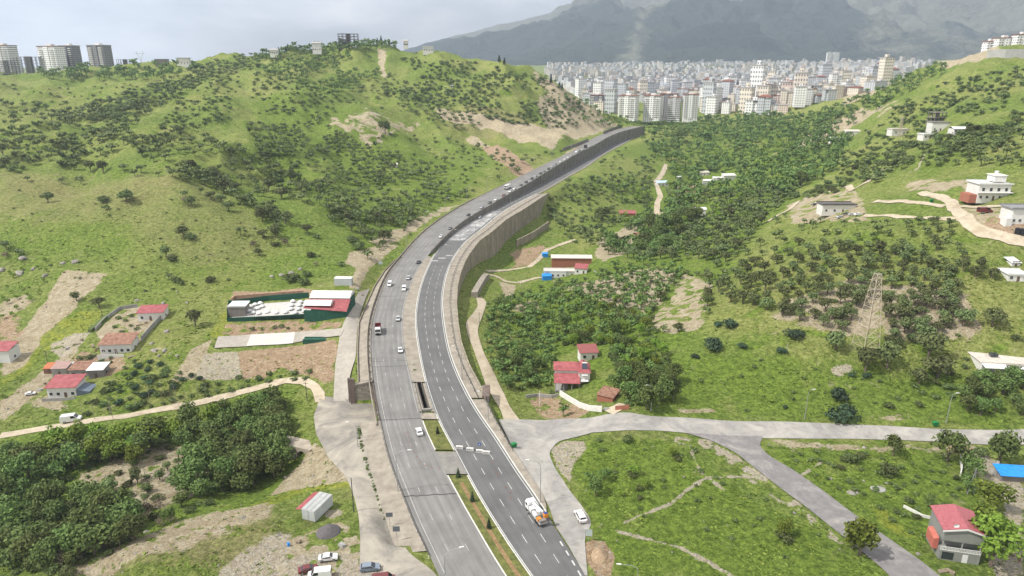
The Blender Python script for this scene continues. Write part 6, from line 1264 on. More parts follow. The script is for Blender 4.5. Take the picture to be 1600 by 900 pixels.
b = MB(); b.box(-4.1, 4.1, 0, .12, 2.6, 2.75); [b.box(-4.1+i*.3, -4.0+i*.3, 0, .08, 2.75, 3.5) for i in range(28)]; b.box(-4.1, 4.1, 0, .1, 3.5, 3.58); b.build('railing', MWHT, e)
for x in (-3.9, 0, 3.7): b = MB(); b.box(x, x+.2, .05, .25, 2.6, 5.2); b.build('post', MGRY, e)
b = MB(); b.box(-3.6, -1.2, -.05, .0, .3, 2.2); b.build('window', MGLS, e); b = MB(); b.box(.6, 1.7, -.05, .0, 0, 2.1); b.build('door', MWHT, e)
b = MB(); b.add([(-4.15, 1.5, 4.6), (-4.15, 6, 4.6), (-5.2, 6, 4.2), (-5.2, 1.5, 4.2), (-4.15, 1.5, 1.6), (-4.15, 6, 1.6), (-5.2, 6, 1.6), (-5.2, 1.5, 1.6)], [(0,1,2,3), (3,2,6,7), (0,3,7,4), (1,5,6,2)]); b.build('red_awning', mat('salmon_sheet', (.40, .12, .09), .7, .2, .6), e)
b = MB(); n_ = 14; b.add([(-1.9+.6*math.cos(2*math.pi*i/n_), .2, 9.2+.6*math.sin(2*math.pi*i/n_)) for i in range(n_)] + [(-1.9, .55, 9.2)], [(i, (i+1) % n_, n_) for i in range(n_)]); b.tube([(-1.9, .6, 9.2), (-1.9, .9, 8.3)], .05, 5); b.build('satellite_dish', MWHT, e)
# blue tarp shed, flat-roofed house, villa and neighbours
e, w, h, k = house(1586, 753, 42, 3.6, 10, -.12, 'mono', MDKF, MBLU, 'open lean-to covered by a bright blue tarp', 'tarp_shed', over=.6, rh=.9, wins=0, cat='shed', door=False, side_win=False)
e, w, h, k = house(1577, 583, 84, 12, 13, -.12, 'flat', MPLA, MFLAT, 'low house with a broad beige flat roof at the right edge', over=.3, wins=4)
b = MB(); b.add([(-w/2-.5, -3.2, h-.3), (-w*.12, -3.2, h-.3), (-w*.12, -.3, h+.2), (-w/2-.5, -.3, h+.2), (-w/2-.5, -3.2, h-.2), (-w*.12, -3.2, h-.2), (-w*.12, -.3, h+.3), (-w/2-.5, -.3, h+.3)], [(0,3,2,1),(4,5,6,7),(0,1,5,4),(1,2,6,5),(2,3,7,6),(3,0,4,7)]); b.box(-w*.1, w*.4, -2.4, -.31, h-.5, h-.4); b.build('awning', MWHT, e)
b = MB(); b.box(-w*.22, -w*.22+1, 5, 6.8, h+.75, h+1.6).box(-w*.22+1.3, -w*.22+2.3, 5, 6.8, h+.75, h+1.6); b.build('solar_panel', MGLS, e)
e, w, h, k = house(1551, 313, 48, 10, 23, -.05, 'flat', MPLA, MWHT, 'white two-storey villa with a stair tower on its roof', 'villa', over=.6, wins=4, door=True, cat='villa')
b = MB(); b.box(w*.05, w*.42, 3, 9, h+.75, h+3.6); b.box(w*.02, w*.45, 2.7, 9.3, h+3.61, h+3.9); b.build('stair_tower', MPLA, e); b = MB(); b.tube([(w*.2, 6, h+3.9), (w*.2, 6, h+5.6)], .9, 10); b.build('water_tank', MWHT, e)
b = MB(); b.box(-w/2-.7, w/2+.7, -1.4, -.01, h*.48, h*.52); b.build('balcony', MWHT, e)
for i in range(4): x = -w*.36+i*w*.24; b = MB(); b.box(x-.6, x+.6, -.06, .02, h*.58, h*.58+1.5); b.build('window', MGLS, e)
b = MB(); b.box(-w/2-3.5, -w/2-.1, .5, 8, -1.5, 2.6); b.build('red_annex', MBRK, e)
e, w, h, k = house(1597, 350, 36, 8, 22, -.05, 'flat', MPLA, mat('grey_roof', (.2, .2, .21), .8), 'white flat-roofed house cut off by the right edge', over=.7, wins=3)
b = MB(); b.box(-w*.75, -w/2, -1, 3, -1, 2.6); b.build('garden_wall', MPLA, e)
for i, (u, v) in enumerate(((1589, 365), (1596, 366))):
    p = hit1(u, v); b = MB(); b.tube([(0, 0, -.2), (0, 0, 2.3)], 1.0, 12); b.tube([(0, 0, 2.3), (0, 0, 2.6)], [1.0, .3], 12); tag(b.build('water_tank', mat('black_plastic', (.015, .016, .02), .4), None, p), ('left' if i == 0 else 'right') + ' one of two black water tanks before the edge house', 'tank')
e, w, h, k = house(1310, 333, 52, 7, 12, .0, 'flat', MPLA, mat('dark_roof', (.09, .085, .08), .8, .2, .5), 'low white building with a dark flat roof beside parked cars', over=.5, wins=3)
# long shed compound in the valley
e, w, h, k = house(893, 417, 62, 6, 13, -.03, 'mono', MBRK, mat('pale_sheet', (.50, .47, .42), .7, .1, .4), 'long shed with a pale roof at the back of the compound', 'shed', over=.5, rh=.5, wins=0, cat='shed', door=False)
house(875, 433, 50, 6, 8, -.03, 'flat', MPLA, mat('pale_sheet', (.5, .47, .42)), 'flat pale-roofed workshop in the middle of the compound', 'workshop', over=.3, wins=3, cat='workshop')
house(872, 434, 25, 2.6, 9, -.06, 'flat', MWHT, MWHT, 'white cabin in front of the compound', 'site_cabin', over=.1, wins=3, cat='cabin', door=False)
house(907, 428, 19, 6, 8, R(-14), 'mono', MPLA, MRED, 'small red-roofed shed at the right of the compound', 'shed', over=.4, rh=1.2, wins=1, cat='shed')
house(855, 438, 14, 4, 6, .1, 'mono', MBLU, MBLU, 'heap covered by a blue tarp beside the compound', 'tarp_cover', over=.1, rh=.5, wins=0, cat='tarp', door=False, side_win=False)
house(852, 402, 9, 3, 5, .1, 'mono', MBLU, MBLU, 'small blue-topped box behind the compound', 'tarp_cover', over=.1, rh=.3, wins=0, cat='tarp', door=False, side_win=False)
for u, v, w_, d_, h_, rf, wm, rm, lb_ in [(981, 341, 24, 7, 7, 'mono', MBRK, MRED, 'little house with a red roof near the foot of the highway slope'), (997, 377, 10, 4, 8, 'mono', MPLA, MRED, 'tiny red-topped hut beside the white track'), (1025, 367, 17, 5, 9, 'mono', MPLA, MRED, 'pink and red hut below the white track'),
        (1093, 338, 19, 7, 10, 'gable', MPLA, MWHT, 'white greenhouse-like shed among the valley trees'), (1107, 289, 16, 6, 6, 'gable', MPLA, MWHT, 'left white shed of the valley farm'), (1122, 285, 16, 7, 6, 'gable', MPLA, MWHT, 'middle white shed of the valley farm'), (1140, 283, 20, 7, 8, 'mono', MPLA, MWHT, 'long white barn of the valley farm'),
        (1101, 274, 14, 5, 4, 'mono', MPLA, MFLAT, 'low pale hut behind the valley farm'), (1036, 291, 18, 6, 5, 'mono', MPLA, mat('pale_blue_sheet', (.35, .45, .55), .6), 'pale blue-roofed shed at the top of the white track'), (1061, 283, 7, 4, 5, 'mono', MPLA, MWHT, 'tiny white hut right of the blue-roofed shed'),
        (1412, 210, 38, 8, 7, 'flat', MPLA, MFLAT, 'long low grey house on the right hillside'), (1453, 217, 22, 7, 6, 'flat', MPLA, MWHT, 'white cabin below the raw frame house'), (1500, 208, 20, 7, 6, 'gable', MPLA, MWHT, 'white house right of the raw frame house'), (1333, 212, 22, 9, 6, 'mono', MPLA, MFLAT, 'pale hillside house half sunk in trees'), (1310, 223, 22, 9, 6, 'flat', MPLA, MWHT, 'ruined white house low on the right hillside'),
        (1469, 205, 26, 9, 12, 'flat', MPLA, MDKF, 'white lower storey of the raw frame house'), (706, 137, 4, 3, 3, 'flat', MWHT, MWHT, 'tiny white hut alone on the left hill'), (1590, 440, 30, 7, 10, 'flat', MPLA, MWHT, 'white hut cut off by the right edge below the meadow'), (1587, 416, 14, 4, 5, 'mono', MPLA, MWHT, 'small white shed at the right edge of the terrace'), (616, 261, 9, 3, 3, 'mono', MPLA, MFLAT, 'tiny grey trough hut in the orchard hollow')]:
    house(u, v, w_, d_, h_, random.uniform(-.15, .15), rf, wm, rm, lb_, over=.4, rh=1.2, wins=2)
def frame_building(u, v, w, d, h, nfl, Zc, label, rz=0, bays=4, m=None, name='frame_building'):
    p = Vector(px(u, v, Zc)) if Zc else hit1(u, v); Zd = Zc or p.y/.95; k = Zd/F; w *= k; h *= k/.94; e = empty(name, p, rz); tag(e, label, 'unfinished building'); m = m or MDKF; fh = h/nfl
    for f in range(nfl+1): b = MB(); b.box(-w/2-.5, w/2+.5, -.5, d+.5, f*fh - (3 if f == 0 else .35), f*fh); b.build('floor_slab', m, e)
    for i in range(bays+1):
        b = MB()
        for y in (0, d/2, d-.4): x = -w/2 + i*(w-.5)/bays; b.box(x, x+.5, y, y+.5, 0, h-.36)
        b.build('column_line', m, e)
    b = MB(); b.box(-w*.1, w*.1, d*.35, d*.65, 0, h*1.02); b.build('stair_core', m, e)
    return e
frame_building(544, 74, 30, 17, 19, 5, 985, 'bare concrete frame of a five-storey building on the hill crest', .1, 5)
frame_building(1468, 192, 17, 8, 14, 2, None, 'raw dark concrete frame standing on a white lower storey', .1, 3)
frame_building(9, 120, 22, 14, 23, 5, 1080, 'bare frame building before the leftmost apartment tower', .1, 4, MGRY); frame_building(45, 120, 46, 16, 28, 6, 1090, 'wide unfinished concrete block between the left towers', .05, 8, MGRY)
frame_building(194, 104, 20, 12, 10, 2, 1000, 'small raw concrete ruin on the left skyline', .1, 3)
apartment(-14, 28, 75, 120, 1150, 'band', 'leftmost tall grey apartment tower, cut by the frame edge', -.3, 'hip', 'left hill apartment towers', 18)
apartment(58, 101, 76, 118, 1090, 'white', 'pale blue-white apartment tower with red roof edge on the left skyline', -.35, 'hip', 'left hill apartment towers', 18)
apartment(96, 124, 75, 116, 1110, 'dark', 'dark brown banded apartment tower joined to the pale one', -.3, 'flat', 'left hill apartment towers', 16)
apartment(136, 173, 74, 110, 1080, 'dark', 'free-standing dark tower with white balconies on the left skyline', -.3, 'flat', 'left hill apartment towers', 16)
for u, v, w_, h_, Z_, fl, rm, lb_ in [(495, 79, 13, 10, 960, 'gable', MRG, 'hilltop villa among trees left of the frame building'), (669, 80, 16, 6, 985, 'flat', MWHT, 'low white pavilion at the right end of the crest'), (634, 71, 7, 6, 1000, 'gable', MRG, 'small grey house among the crest pines'), (286, 100, 18, 8, 990, 'flat', MRG, 'whitish two-storey house on the left skyline'),
        (252, 102, 18, 8, 985, 'flat', MDKF, 'dark low house on the left skyline'), (128, 114, 10, 6, 1080, 'flat', MRG, 'small low house between the left towers'), (190, 107, 12, 4, 1000, 'flat', MRED, 'little salmon-walled shed below the concrete ruin'), (428, 84, 12, 5, 950, 'gable', MRG, 'grey house hidden in the skyline grove')]:
    house(u, v, w_, 9, h_, .1, fl, MPLA if 'dark' not in lb_ else MDKF, rm, lb_, over=.8, rh=2, wins=3, Zc=Z_, base=5, winsz=(1.6, 1.5))
for u0, u1, vt, vb, Z_, lb_ in ((1541, 1558, 66, 78, 860, 'small white block at the left of the hilltop flats'), (1556, 1586, 61, 77, 850, 'white hilltop flats with a pink roof on the right skyline'), (1585, 1612, 56, 77, 840, 'white hilltop flats cut off by the right edge')):
    apartment(u0, u1, vt, vb, Z_, 'white', lb_, 0, 'hip', 'hilltop flats on the right skyline', 12)
# ------------------------------------------------------------------ vehicles
MTY = mat('tyre', (.015, .015, .015), .8); MCG = mat('car_glass', (.012, .014, .018), .08, spec=.8); MHL = mat('headlamp', (.6, .6, .58), .2); MRL = mat('tail_lamp', (.30, .01, .01), .3)
_paint = {}
def paintm(c):
    k = tuple(c)
    if k not in _paint:
        m = mat('car_paint_%d' % len(_paint), c, .28, .04, .3, spec=.6); m.node_tree.nodes['Principled BSDF'].inputs['Coat Weight'].default_value = .5; _paint[k] = m
    return _paint[k]
_cars = {}
def car_meshes(style):
    """body, glass, wheel, lamps for one car shape, 4.4 m long along y, nose at +y"""
    if style in _cars: return _cars[style]
    W = .86; L = 2.15
    prof = {'sedan': [(-L, .35), (-L, .88), (-1.55, .95), (-1.05, 1.38), (.35, 1.42), (1.05, .96), (L-.1, .80), (L, .62), (L, .35)],
            'hatch': [(-L+.15, .35), (-L+.1, .92), (-1.85, 1.02), (-1.5, 1.45), (.35, 1.50), (1.15, .99), (L-.1, .82), (L, .62), (L, .35)],
            'van': [(-L-.2, .40), (-L-.2, 1.05), (-L-.05, 1.95), (.9, 2.0), (1.65, 1.18), (L+.1, .95), (L+.2, .7), (L+.2, .40)]}[style]
    n_ = len(prof); ys = []
    half = []
    for y, z in prof:
        top = max(p[1] for p in prof); t = max(0, (z - .95)/(top - .95)) if z > .95 else 0
        half.append((W*(1 - .20*t) if style != 'van' else W*(1.04 - .08*t)))
    b = MB(); V = [(-w_, y, z) for (y, z), w_ in zip(prof, half)] + [(w_, y, z) for (y, z), w_ in zip(prof, half)]
    f = [tuple(range(n_))[::-1], tuple(range(n_, 2*n_))] + [(i, (i+1) % n_, (i+1) % n_ + n_, i+n_) for i in range(n_)]
    b.add(V, f); me = b.me('body', paintm((.5, .5, .5)))
    g = MB(); i0 = 2 if style != 'van' else 1
    zt = {'sedan': (-1.05, 1.38, .35, 1.42), 'hatch': (-1.5, 1.45, .35, 1.5), 'van': (.1, 1.92, .9, 1.97)}[style]; zb = {'sedan': (-1.5, 1.0, 1.0, 1.0), 'hatch': (-1.82, 1.07, 1.1, 1.04), 'van': (.1, 1.25, 1.58, 1.25)}[style]
    wt_, wb_ = (W*.80, W*.97) if style != 'van' else (W*.97, W*1.02)
    for s in (-1, 1):   # side windows with a thickness
        q_ = [(s*wb_, zb[0]+.12, zb[1]), (s*wb_, zb[2]-.12, zb[3]), (s*wt_, zt[2]-.02, zt[3]-.08), (s*wt_, zt[0]+.05, zt[1]-.08)]
        g.add([(x+s*.025, y, z) for x, y, z in q_] + [(x-s*.02, y, z) for x, y, z in q_], [(0,1,2,3), (7,6,5,4), (0,4,5,1), (1,5,6,2), (2,6,7,3), (3,7,4,0)])
    q_ = [(-wb_*.88, zb[2]+.03, zb[3]+.03), (wb_*.88, zb[2]+.03, zb[3]+.03), (wt_*.9, zt[2]+.05, zt[3]-.03), (-wt_*.9, zt[2]+.05, zt[3]-.03)]
    g.add(q_ + [(x, y-.05, z-.03) for x, y, z in q_], [(0,1,2,3), (7,6,5,4), (0,4,5,1), (1,5,6,2), (2,6,7,3), (3,7,4,0)])
    if style != 'van': q_ = [(wb_*.86, zb[0]-.0, zb[1]+.01), (-wb_*.86, zb[0]-.0, zb[1]+.01), (-wt_*.9, zt[0]-.05, zt[1]-.04), (wt_*.9, zt[0]-.05, zt[1]-.04)]
    else: q_ = [(.7, -L-.21, 1.15), (-.7, -L-.21, 1.15), (-.68, -L-.10, 1.75), (.68, -L-.10, 1.75)]
    g.add(q_ + [(x, y+.05, z-.02) for x, y, z in q_], [(0,1,2,3), (7,6,5,4), (0,4,5,1), (1,5,6,2), (2,6,7,3), (3,7,4,0)])
    gm = g.me('window', MCG)
    w_ = MB(); w_.tube([(-.11, 0, 0), (.11, 0, 0)], .33, 14); wm = w_.me('wheel', MTY)
    r_ = MB(); r_.tube([(-.125, 0, 0), (.125, 0, 0)], .2, 10); rm = r_.me('rim', MA_steel)
    h_ = MB(); h_.box(-.17, .17, -.05, .04, -.08, .08); hm_ = h_.me('headlight', MHL); t_ = MB(); t_.box(-.14, .14, -.04, .05, -.1, .1); tm_ = t_.me('tail_light', MRL)
    bp = MB(); bp.box(-.80, .80, L-.02, L+.10, .32, .52); bm_ = bp.me('bumper', MTY)
    _cars[style] = (me, gm, wm, rm, hm_, tm_, bm_, W, L); return _cars[style]
def car(p, rz, style, c, label, group=None, scale=1.0, parts=True, pitch=0.0, cat=None):
    me, gm, wm, rm, hm_, tm_, bm_, W, L = car_meshes(style); nm = {'sedan': 'car', 'hatch': 'car', 'van': 'van'}[style]
    e = empty(nm, p, rz, scale); e.rotation_euler = (pitch, 0, rz); tag(e, label, cat or ('van' if style == 'van' else 'car'), group)
    bo = link('body', me.copy(), e); bo.data.materials.clear(); bo.data.materials.append(paintm(c)); link('window', gm, e)
    for x in (-W+.06, W-.06):
        for y in (-1.3, 1.33):
            o = link('wheel', wm, e); o.location = (x, y, .33)
            if parts: link('rim', rm, o)
        if parts:
            o = link('headlight', hm_, e); o.location = (x*.82, L - (.0 if style != 'van' else -.15), .68); o = link('tail_light', tm_, e); o.location = (x*.85, -L + (.05 if style != 'van' else -.2), .80)
    if parts: link('bumper', bm_, e)
    return e
WHT, SIL, BLK, DRD, GRY, BLG = (.70, .70, .70), (.40, .41, .42), (.02, .02, .025), (.12, .015, .015), (.13, .135, .145), (.16, .20, .25)
def onroad(u, v, Hh, side='L'):
    """a spot on the carriageway: position, heading and slope"""
    X, Z = (XA, ZL) if side == 'L' else (XC, ZR); H = float(np.interp(v, *(HL if side == 'L' else HR)))
    for _ in range(6): p = pxh(u, v, H); H = CAMZ - float(np.interp(p[1], Yf, Z))
    y = p[1]; dx = (np.interp(y+6, Yf, X) - np.interp(y-6, Yf, X))/12; dz = (np.interp(y+6, Yf, Z) - np.interp(y-6, Yf, Z))/12
    return Vector((p[0], y, float(np.interp(y, Yf, Z)) + .02)), math.atan2(dx, 1), dz
def rcar(u, v, style, c, label, toward=True, group='cars on the old carriageway', scale=1.0, side='L', parts=None):
    p, hd, dz = onroad(u, v, None, side); car(p, (math.pi if toward else 0) - hd, style, c, label, group, scale, parts if parts is not None else p.y < 420)
G0 = 'cars on the old carriageway'
rcar(655, 677, 'sedan', WHT, 'white sedan closest on the old carriageway, near the island', False); rcar(625.5, 549, 'sedan', WHT, 'white sedan beside the weedy concrete median'); rcar(622, 500, 'hatch', SIL, 'pale silver car right of the dump truck')
rcar(609, 446, 'van', WHT, 'white van in the left lane behind the dump truck'); rcar(631.5, 453, 'van', WHT, 'white van in the right lane beside the median'); rcar(638, 436, 'hatch', SIL, 'small silver car ahead of the two white vans'); rcar(654, 411, 'sedan', BLK, 'black car where the median starts')
rcar(689, 371, 'hatch', WHT, 'white car alone on the curve beyond the median'); rcar(703.5, 358, 'sedan', GRY, 'dark grey car behind the lone white one on the curve'); rcar(732, 337, 'sedan', BLK, 'black car on the curve above the white spill')
QU = [(753, 325, SIL, 'silver'), (765.5, 318, BLK, 'black'), (775, 313, WHT, 'white'), (787, 306.5, DRD, 'dark red'), (797.5, 300, WHT, 'white'), (804, 296, WHT, 'white'), (813.5, 290, GRY, 'dark grey'), (822, 285.5, BLK, 'black'), (831, 280, BLK, 'black'), (837, 276, SIL, 'silver'), (844.5, 272, BLK, 'black'), (850, 268.5, GRY, 'dark grey'), (857, 264.5, BLK, 'black'), (862.5, 261, SIL, 'silver'),
      (868.5, 258, GRY, 'grey'), (876, 253.5, WHT, 'white'), (883, 249.5, WHT, 'white'), (888, 246.5, WHT, 'white'), (893, 243.5, SIL, 'silver'), (906, 237, BLK, 'black'), (910, 234.5, SIL, 'silver')]
ORDN = ['first', 'second', 'third', 'fourth', 'fifth', 'sixth', 'seventh', 'eighth', 'ninth', 'tenth', 'eleventh', 'twelfth', 'thirteenth', 'fourteenth', 'fifteenth', 'sixteenth', 'seventeenth', 'eighteenth', 'nineteenth', 'twentieth', 'last']
for i, (u, v, c, cn) in enumerate(QU): rcar(u, v, 'hatch' if i % 3 else 'sedan', c, f"{cn} car, {ORDN[i]} in the queue along the wall counted from below", True, 'cars queuing beside the retaining wall', 1.06)
rcar(901, 238.5, 'van', WHT, 'white van near the upper end of the queue', True, 'cars queuing beside the retaining wall', 1.25)
rcar(750, 341, 'hatch', SIL, 'pale car standing on the white spill on the lower carriageway', True, 'vehicles on the new carriageway', 1.0, 'R')
def truck(p, hd, label, cabc, bedc, box=True, cat='truck', s=1.0):
    e = empty('truck', p, hd, s); tag(e, label, cat)
    b = MB(); b.box(-1.2, 1.2, 1.9, 3.9, .7, 2.5).prism([(-1.15, 2.5), (1.15, 2.5), (1.0, 3.05), (-1.0, 3.05)], 2.0, 3.75); b.build('cab', paintm(cabc), e)
    b = MB(); b.box(-1.05, 1.05, 3.88, 3.95, 1.65, 2.55); b.box(-1.23, 1.23, 2.6, 3.5, 1.7, 2.45); b.build('window', MCG, e)
    b = MB(); b.box(-1.1, 1.1, 3.9, 4.02, .6, 1.1); b.build('bumper', MTY, e)
    if box: b = MB(); b.box(-1.25, 1.25, -3.6, 1.7, 1.1, 3.1).box(-1.1, 1.1, -3.5, 3.8, .6, 1.09); b.build('cargo_box', paintm(bedc), e)
    else:
        b = MB(); b.add([(-1.05, -3.6, 1.2), (1.05, -3.6, 1.2), (1.05, 1.7, 1.2), (-1.05, 1.7, 1.2), (-1.3, -3.8, 2.7), (1.3, -3.8, 2.7), (1.3, 1.8, 2.9), (-1.3, 1.8, 2.9), (-1.15, -3.65, 2.68), (1.15, -3.65, 2.68), (1.15, 1.65, 2.88), (-1.15, 1.65, 2.88), (-.95, -3.5, 1.5), (.95, -3.5, 1.5), (.95, 1.5, 1.5), (-.95, 1.5, 1.5)],
                         [(0,3,2,1), (0,1,5,4), (1,2,6,5), (2,3,7,6), (3,0,4,7), (4,5,9,8), (5,6,10,9), (6,7,11,10), (7,4,8,11), (8,9,13,12), (9,10,14,13), (10,11,15,14), (11,8,12,15), (12,13,14,15)]).box(-.9, .9, -3.5, 3.8, .6, 1.19); b.build('tipper_bed', paintm(bedc), e)
    w_ = MB(); w_.tube([(-.16, 0, 0), (.16, 0, 0)], .5, 14); wm = w_.me('wheel', MTY)
    for x in (-1.02, 1.02):
        for y in (2.9, -1.6, -2.8): o = link('wheel', wm, e); o.location = (x, y, .5)
    for x in (-.85, .85): b = MB(); b.box(x-.18, x+.18, 4.0, 4.06, .75, .98); b.build('headlight', MHL, e)
    return e
p, hd, dz = onroad(591, 519, None); truck(p, math.pi - hd, 'white-cabbed dump truck with a dark red tipper bed', WHT, DRD, False)
p, hd, dz = onroad(793, 295, None); truck(p, math.pi - hd, 'white box truck passing the queue on its left', WHT, WHT, True, 'truck', 1.15)
p, hd, dz = onroad(915, 231, None); truck(p, math.pi - hd, 'dark truck at the upper end of the queue', BLK, BLK, True, 'truck', 1.1)
# crane truck on the new carriageway
p, hd, dz = onroad(838, 808, None, 'R'); e = empty('crane_truck', p, -hd + R(0)); tag(e, 'white crane truck with its boom folded back over an orange bucket', 'crane truck')
MORG = mat('orange_paint', (.62, .22, .03), .5, .15, 1.0)
b = MB(); b.box(-1.15, 1.15, 2.3, 4.3, .7, 2.4).prism([(-1.1, 2.4), (1.1, 2.4), (.95, 2.85), (-.95, 2.85)], 2.4, 4.1); b.build('cab', paintm(WHT), e)
b = MB(); b.box(-1.0, 1.0, 4.28, 4.36, 1.55, 2.4).box(-1.18, 1.18, 3.0, 3.9, 1.6, 2.35); b.build('window', MCG, e)
b = MB(); b.box(-1.1, 1.1, -4.2, 2.2, .75, 1.15); b.build('chassis', mat('grey_deck', (.28, .28, .27), .7), e)
for i, (x, y, z, s1, s2, s3, mm) in enumerate([(-.7, 1.2, 1.4, .5, .7, .5, MWHT), (.3, -1.6, 1.4, .8, .6, .5, MGRY), (-.6, -2.8, 1.4, .5, .5, .35, MORG), (.5, .2, 1.35, .5, .9, .4, MWHT), (-.75, -.8, 1.35, .35, 1.0, .4, MWHT), (0, -3.6, 1.3, .9, .5, .3, MDKF)]):
    b = MB(); b.box(x-s1, x+s1, y-s2, y+s2, 1.16, 1.16+s3*2); b.build('tool_box', mm, e)
b = MB(); b.tube([(.1, 1.5, 1.1), (.1, 1.5, 2.9)], .38, 10); b.build('turret', paintm(WHT), e)
b = MB(); b.tube([(.1, 1.9, 2.9), (.25, -3.2, 3.7)], [.34, .24], 4); bo = b.build('boom', paintm(WHT), e); b = MB(); b.tube([(-.35, 1.4, 2.6), (-.2, -2.4, 3.1)], .17, 4); b.build('boom_arm', paintm(WHT), bo)
b = MB(); b.box(.1, 1.1, -4.4, -3.5, 2.6, 3.6); b.build('bucket', MORG, e); b = MB(); b.box(.2, 1.0, -4.3, -3.6, 3.61, 3.8); b.build('bucket_cover', mat('blue_cover', (.03, .06, .22), .6), e)
for x in (-.98, .98):
    for y in (3.3, -1.9, -3.1): w_ = MB(); w_.tube([(-.16, 0, 0), (.16, 0, 0)], .48, 14); o = w_.build('wheel', MTY, e); o.location = (x, y, .48)
for x in (-1.5, 1.5): b = MB(); b.box(min(x, 0), max(x, 0), 1.9, 2.1, .5, .7).box(x-.12, x+.12, 1.85, 2.15, 0, .6); b.build('outrigger', MGRY, e)
def gcar(u, v, rz, style, c, label, scale=1.0): p = hit1(u, v); return car((p.x, p.y, p.z + .13), rz, style, c, label, None, scale)
gcar(907, 811, R(14), 'hatch', WHT, 'white estate car parked on the side road ramp', 1.12); gcar(513, 875, R(-80), 'sedan', WHT, 'white sedan parked on the dusty lot at the bottom'); gcar(578, 891, R(-82), 'hatch', BLG, 'blue-grey hatchback parked on the lower access road', 1.05)
gcar(482, 893, R(-72), 'sedan', DRD, 'dark red pickup half hidden behind a white van roof'); gcar(500, 903, R(100), 'van', WHT, 'white van at the bottom edge beside the dark red pickup', 1.1); gcar(600, 912, R(-80), 'van', DRD, 'red van cut off by the bottom edge', 1.1)
gcar(112, 659, R(-75), 'van', WHT, 'white delivery van on the left dirt track', 1.35); gcar(48, 617, R(-70), 'sedan', WHT, 'pale car parked on the lane below the sheds', .8)
gcar(1538, 333, R(-88), 'van', DRD, 'red lorry parked below the white villa', 1.3)
for i, (u, v, c, cn) in enumerate([(1322, 336, BLK, 'black'), (1331, 337, SIL, 'silver'), (1340, 337, WHT, 'white'), (1312, 341, SIL, 'grey'), (1272, 321, BLK, 'dark')]): gcar(u, v, R(80 + 8*i), 'sedan', c, f"{cn} car parked beside the low dark-roofed building", .95)
for i, u in enumerate((1108, 1113, 1118, 1124)): gcar(u, 183 + i*.8, R(60), 'sedan', (WHT, SIL, BLK, WHT)[i], f"{('first', 'second', 'third', 'fourth')[i]} tiny car from the left on the far town road", 1.1)
# ------------------------------------------------------------------ street lamps
lampm = {}
def lamp(p, hpx_or_m, arm, label, group, side=1, rz=0.0, far=False):
    h = hpx_or_m; key = (round(h), side, far)
    if key not in lampm:
        b = MB(); b.tube([(0, 0, -.2), (0, 0, h*.80)], [.14, .08], 8 if not far else 4); b.tube([(0, 0, 0), (0, 0, .5)], .2, 8 if not far else 4)
        a = MB(); a.tube([(0, 0, h*.80), (side*.15, 0, h*.90), (side*arm*.35, 0, h*.97), (side*arm, 0, h)], [.08, .07, .06, .05], 6 if not far else 4)
        hd_ = MB(); hd_.add([(side*(arm-.1), -.17, h-.05), (side*(arm+.9), -.12, h+.05), (side*(arm+.9), .12, h+.05), (side*(arm-.1), .17, h-.05), (side*(arm-.1), -.15, h+.12), (side*(arm+.9), -.1, h+.15), (side*(arm+.9), .1, h+.15), (side*(arm-.1), .15, h+.12)], [(0,3,2,1),(4,5,6,7),(0,1,5,4),(1,2,6,5),(2,3,7,6),(3,0,4,7)])
        lampm[key] = (b.me('pole', MA_steel), a.me('arm', MA_steel), hd_.me('lamp_head', MWHT))
    e = empty('street_lamp', p, rz); tag(e, label, 'street lamp', group)
    for nm, m in zip(('pole', 'arm', 'lamp_head'), lampm[key]): link(nm, m, e)
    return e
def at_u(X, Z, u, v0, v1, off=0):
    us = [(800 + F*(x+off)/(y*CT + (CAMZ-z)*ST)) for x, y, z in zip(X, Yf, Z)]; vs = [450 + F*((CAMZ-z)*CT - y*ST)/(y*CT + (CAMZ-z)*ST) for y, z in zip(Yf, Z)]
    c = [(abs(a-u), i) for i, (a, v) in enumerate(zip(us, vs)) if v0 <= v <= v1]; i = min(c)[1]; return Vector((X[i]+off, Yf[i], Z[i])), math.atan2(X[min(i+3, len(X)-1)] - X[i-3], Yf[min(i+3, len(X)-1)] - Yf[i-3])
p = Vector(pxh(622, 771, 107.2)); lamp(p, 13, 3.2, 'tall curved lamp on the concrete slope left of the old carriageway', None, 1)
p = Vector(pxh(697, 940, 107)); lamp(p, 13, 4.2, 'curved street lamp rising from the bottom edge over the old carriageway', None, 1, R(14))
p = Vector(pxh(844, 788, 107)); lamp(p, 13, 3.0, 'tall curved lamp on the pavement beside the crane truck', None, -1)
p = Vector(pxh(993, 950, 107)); lamp(p, 11, 3.6, 'street lamp at the bottom edge below the meadow', None, -1)
p = Vector(pxh(763, 665, 108)); lamp(p, 12, 2.6, 'street lamp behind the right underpass pier', None, -1)
p = Vector(pxh(722, 590, 105)); lamp(p, 12, 2.2, 'lamp on the right pavement above the underpass pier', None, -1)
p = Vector(pxh(560, 706, 110)); lamp(p, 10, 2.2, 'lamp at the head of the access road by the abutment', None, -1)
for i, (u, v, h) in enumerate(((1257, 655, 10.5), (1478, 661, 10.5), (1017, 642, 9))): p = hit1(u, v); lamp(p, h, 1.2, ('lamp standing in the bright meadow above the side road', 'slightly leaning lamp near the green bin', 'lamp beside the drive of the large red-roofed house')[i], None, 1 if i < 2 else -1)
for i, u in enumerate((636, 664.5, 696, 730, 761.5, 797, 830, 862, 893)):
    p, a = at_u(XA, ZL, u, 190, 420, -1.8); lamp(p, 12.5, 2.4, f"{ORDN[i]} lamp from below on the hill side of the climbing old carriageway", 'lamps on the hill side of the highway', 1, 0, True)
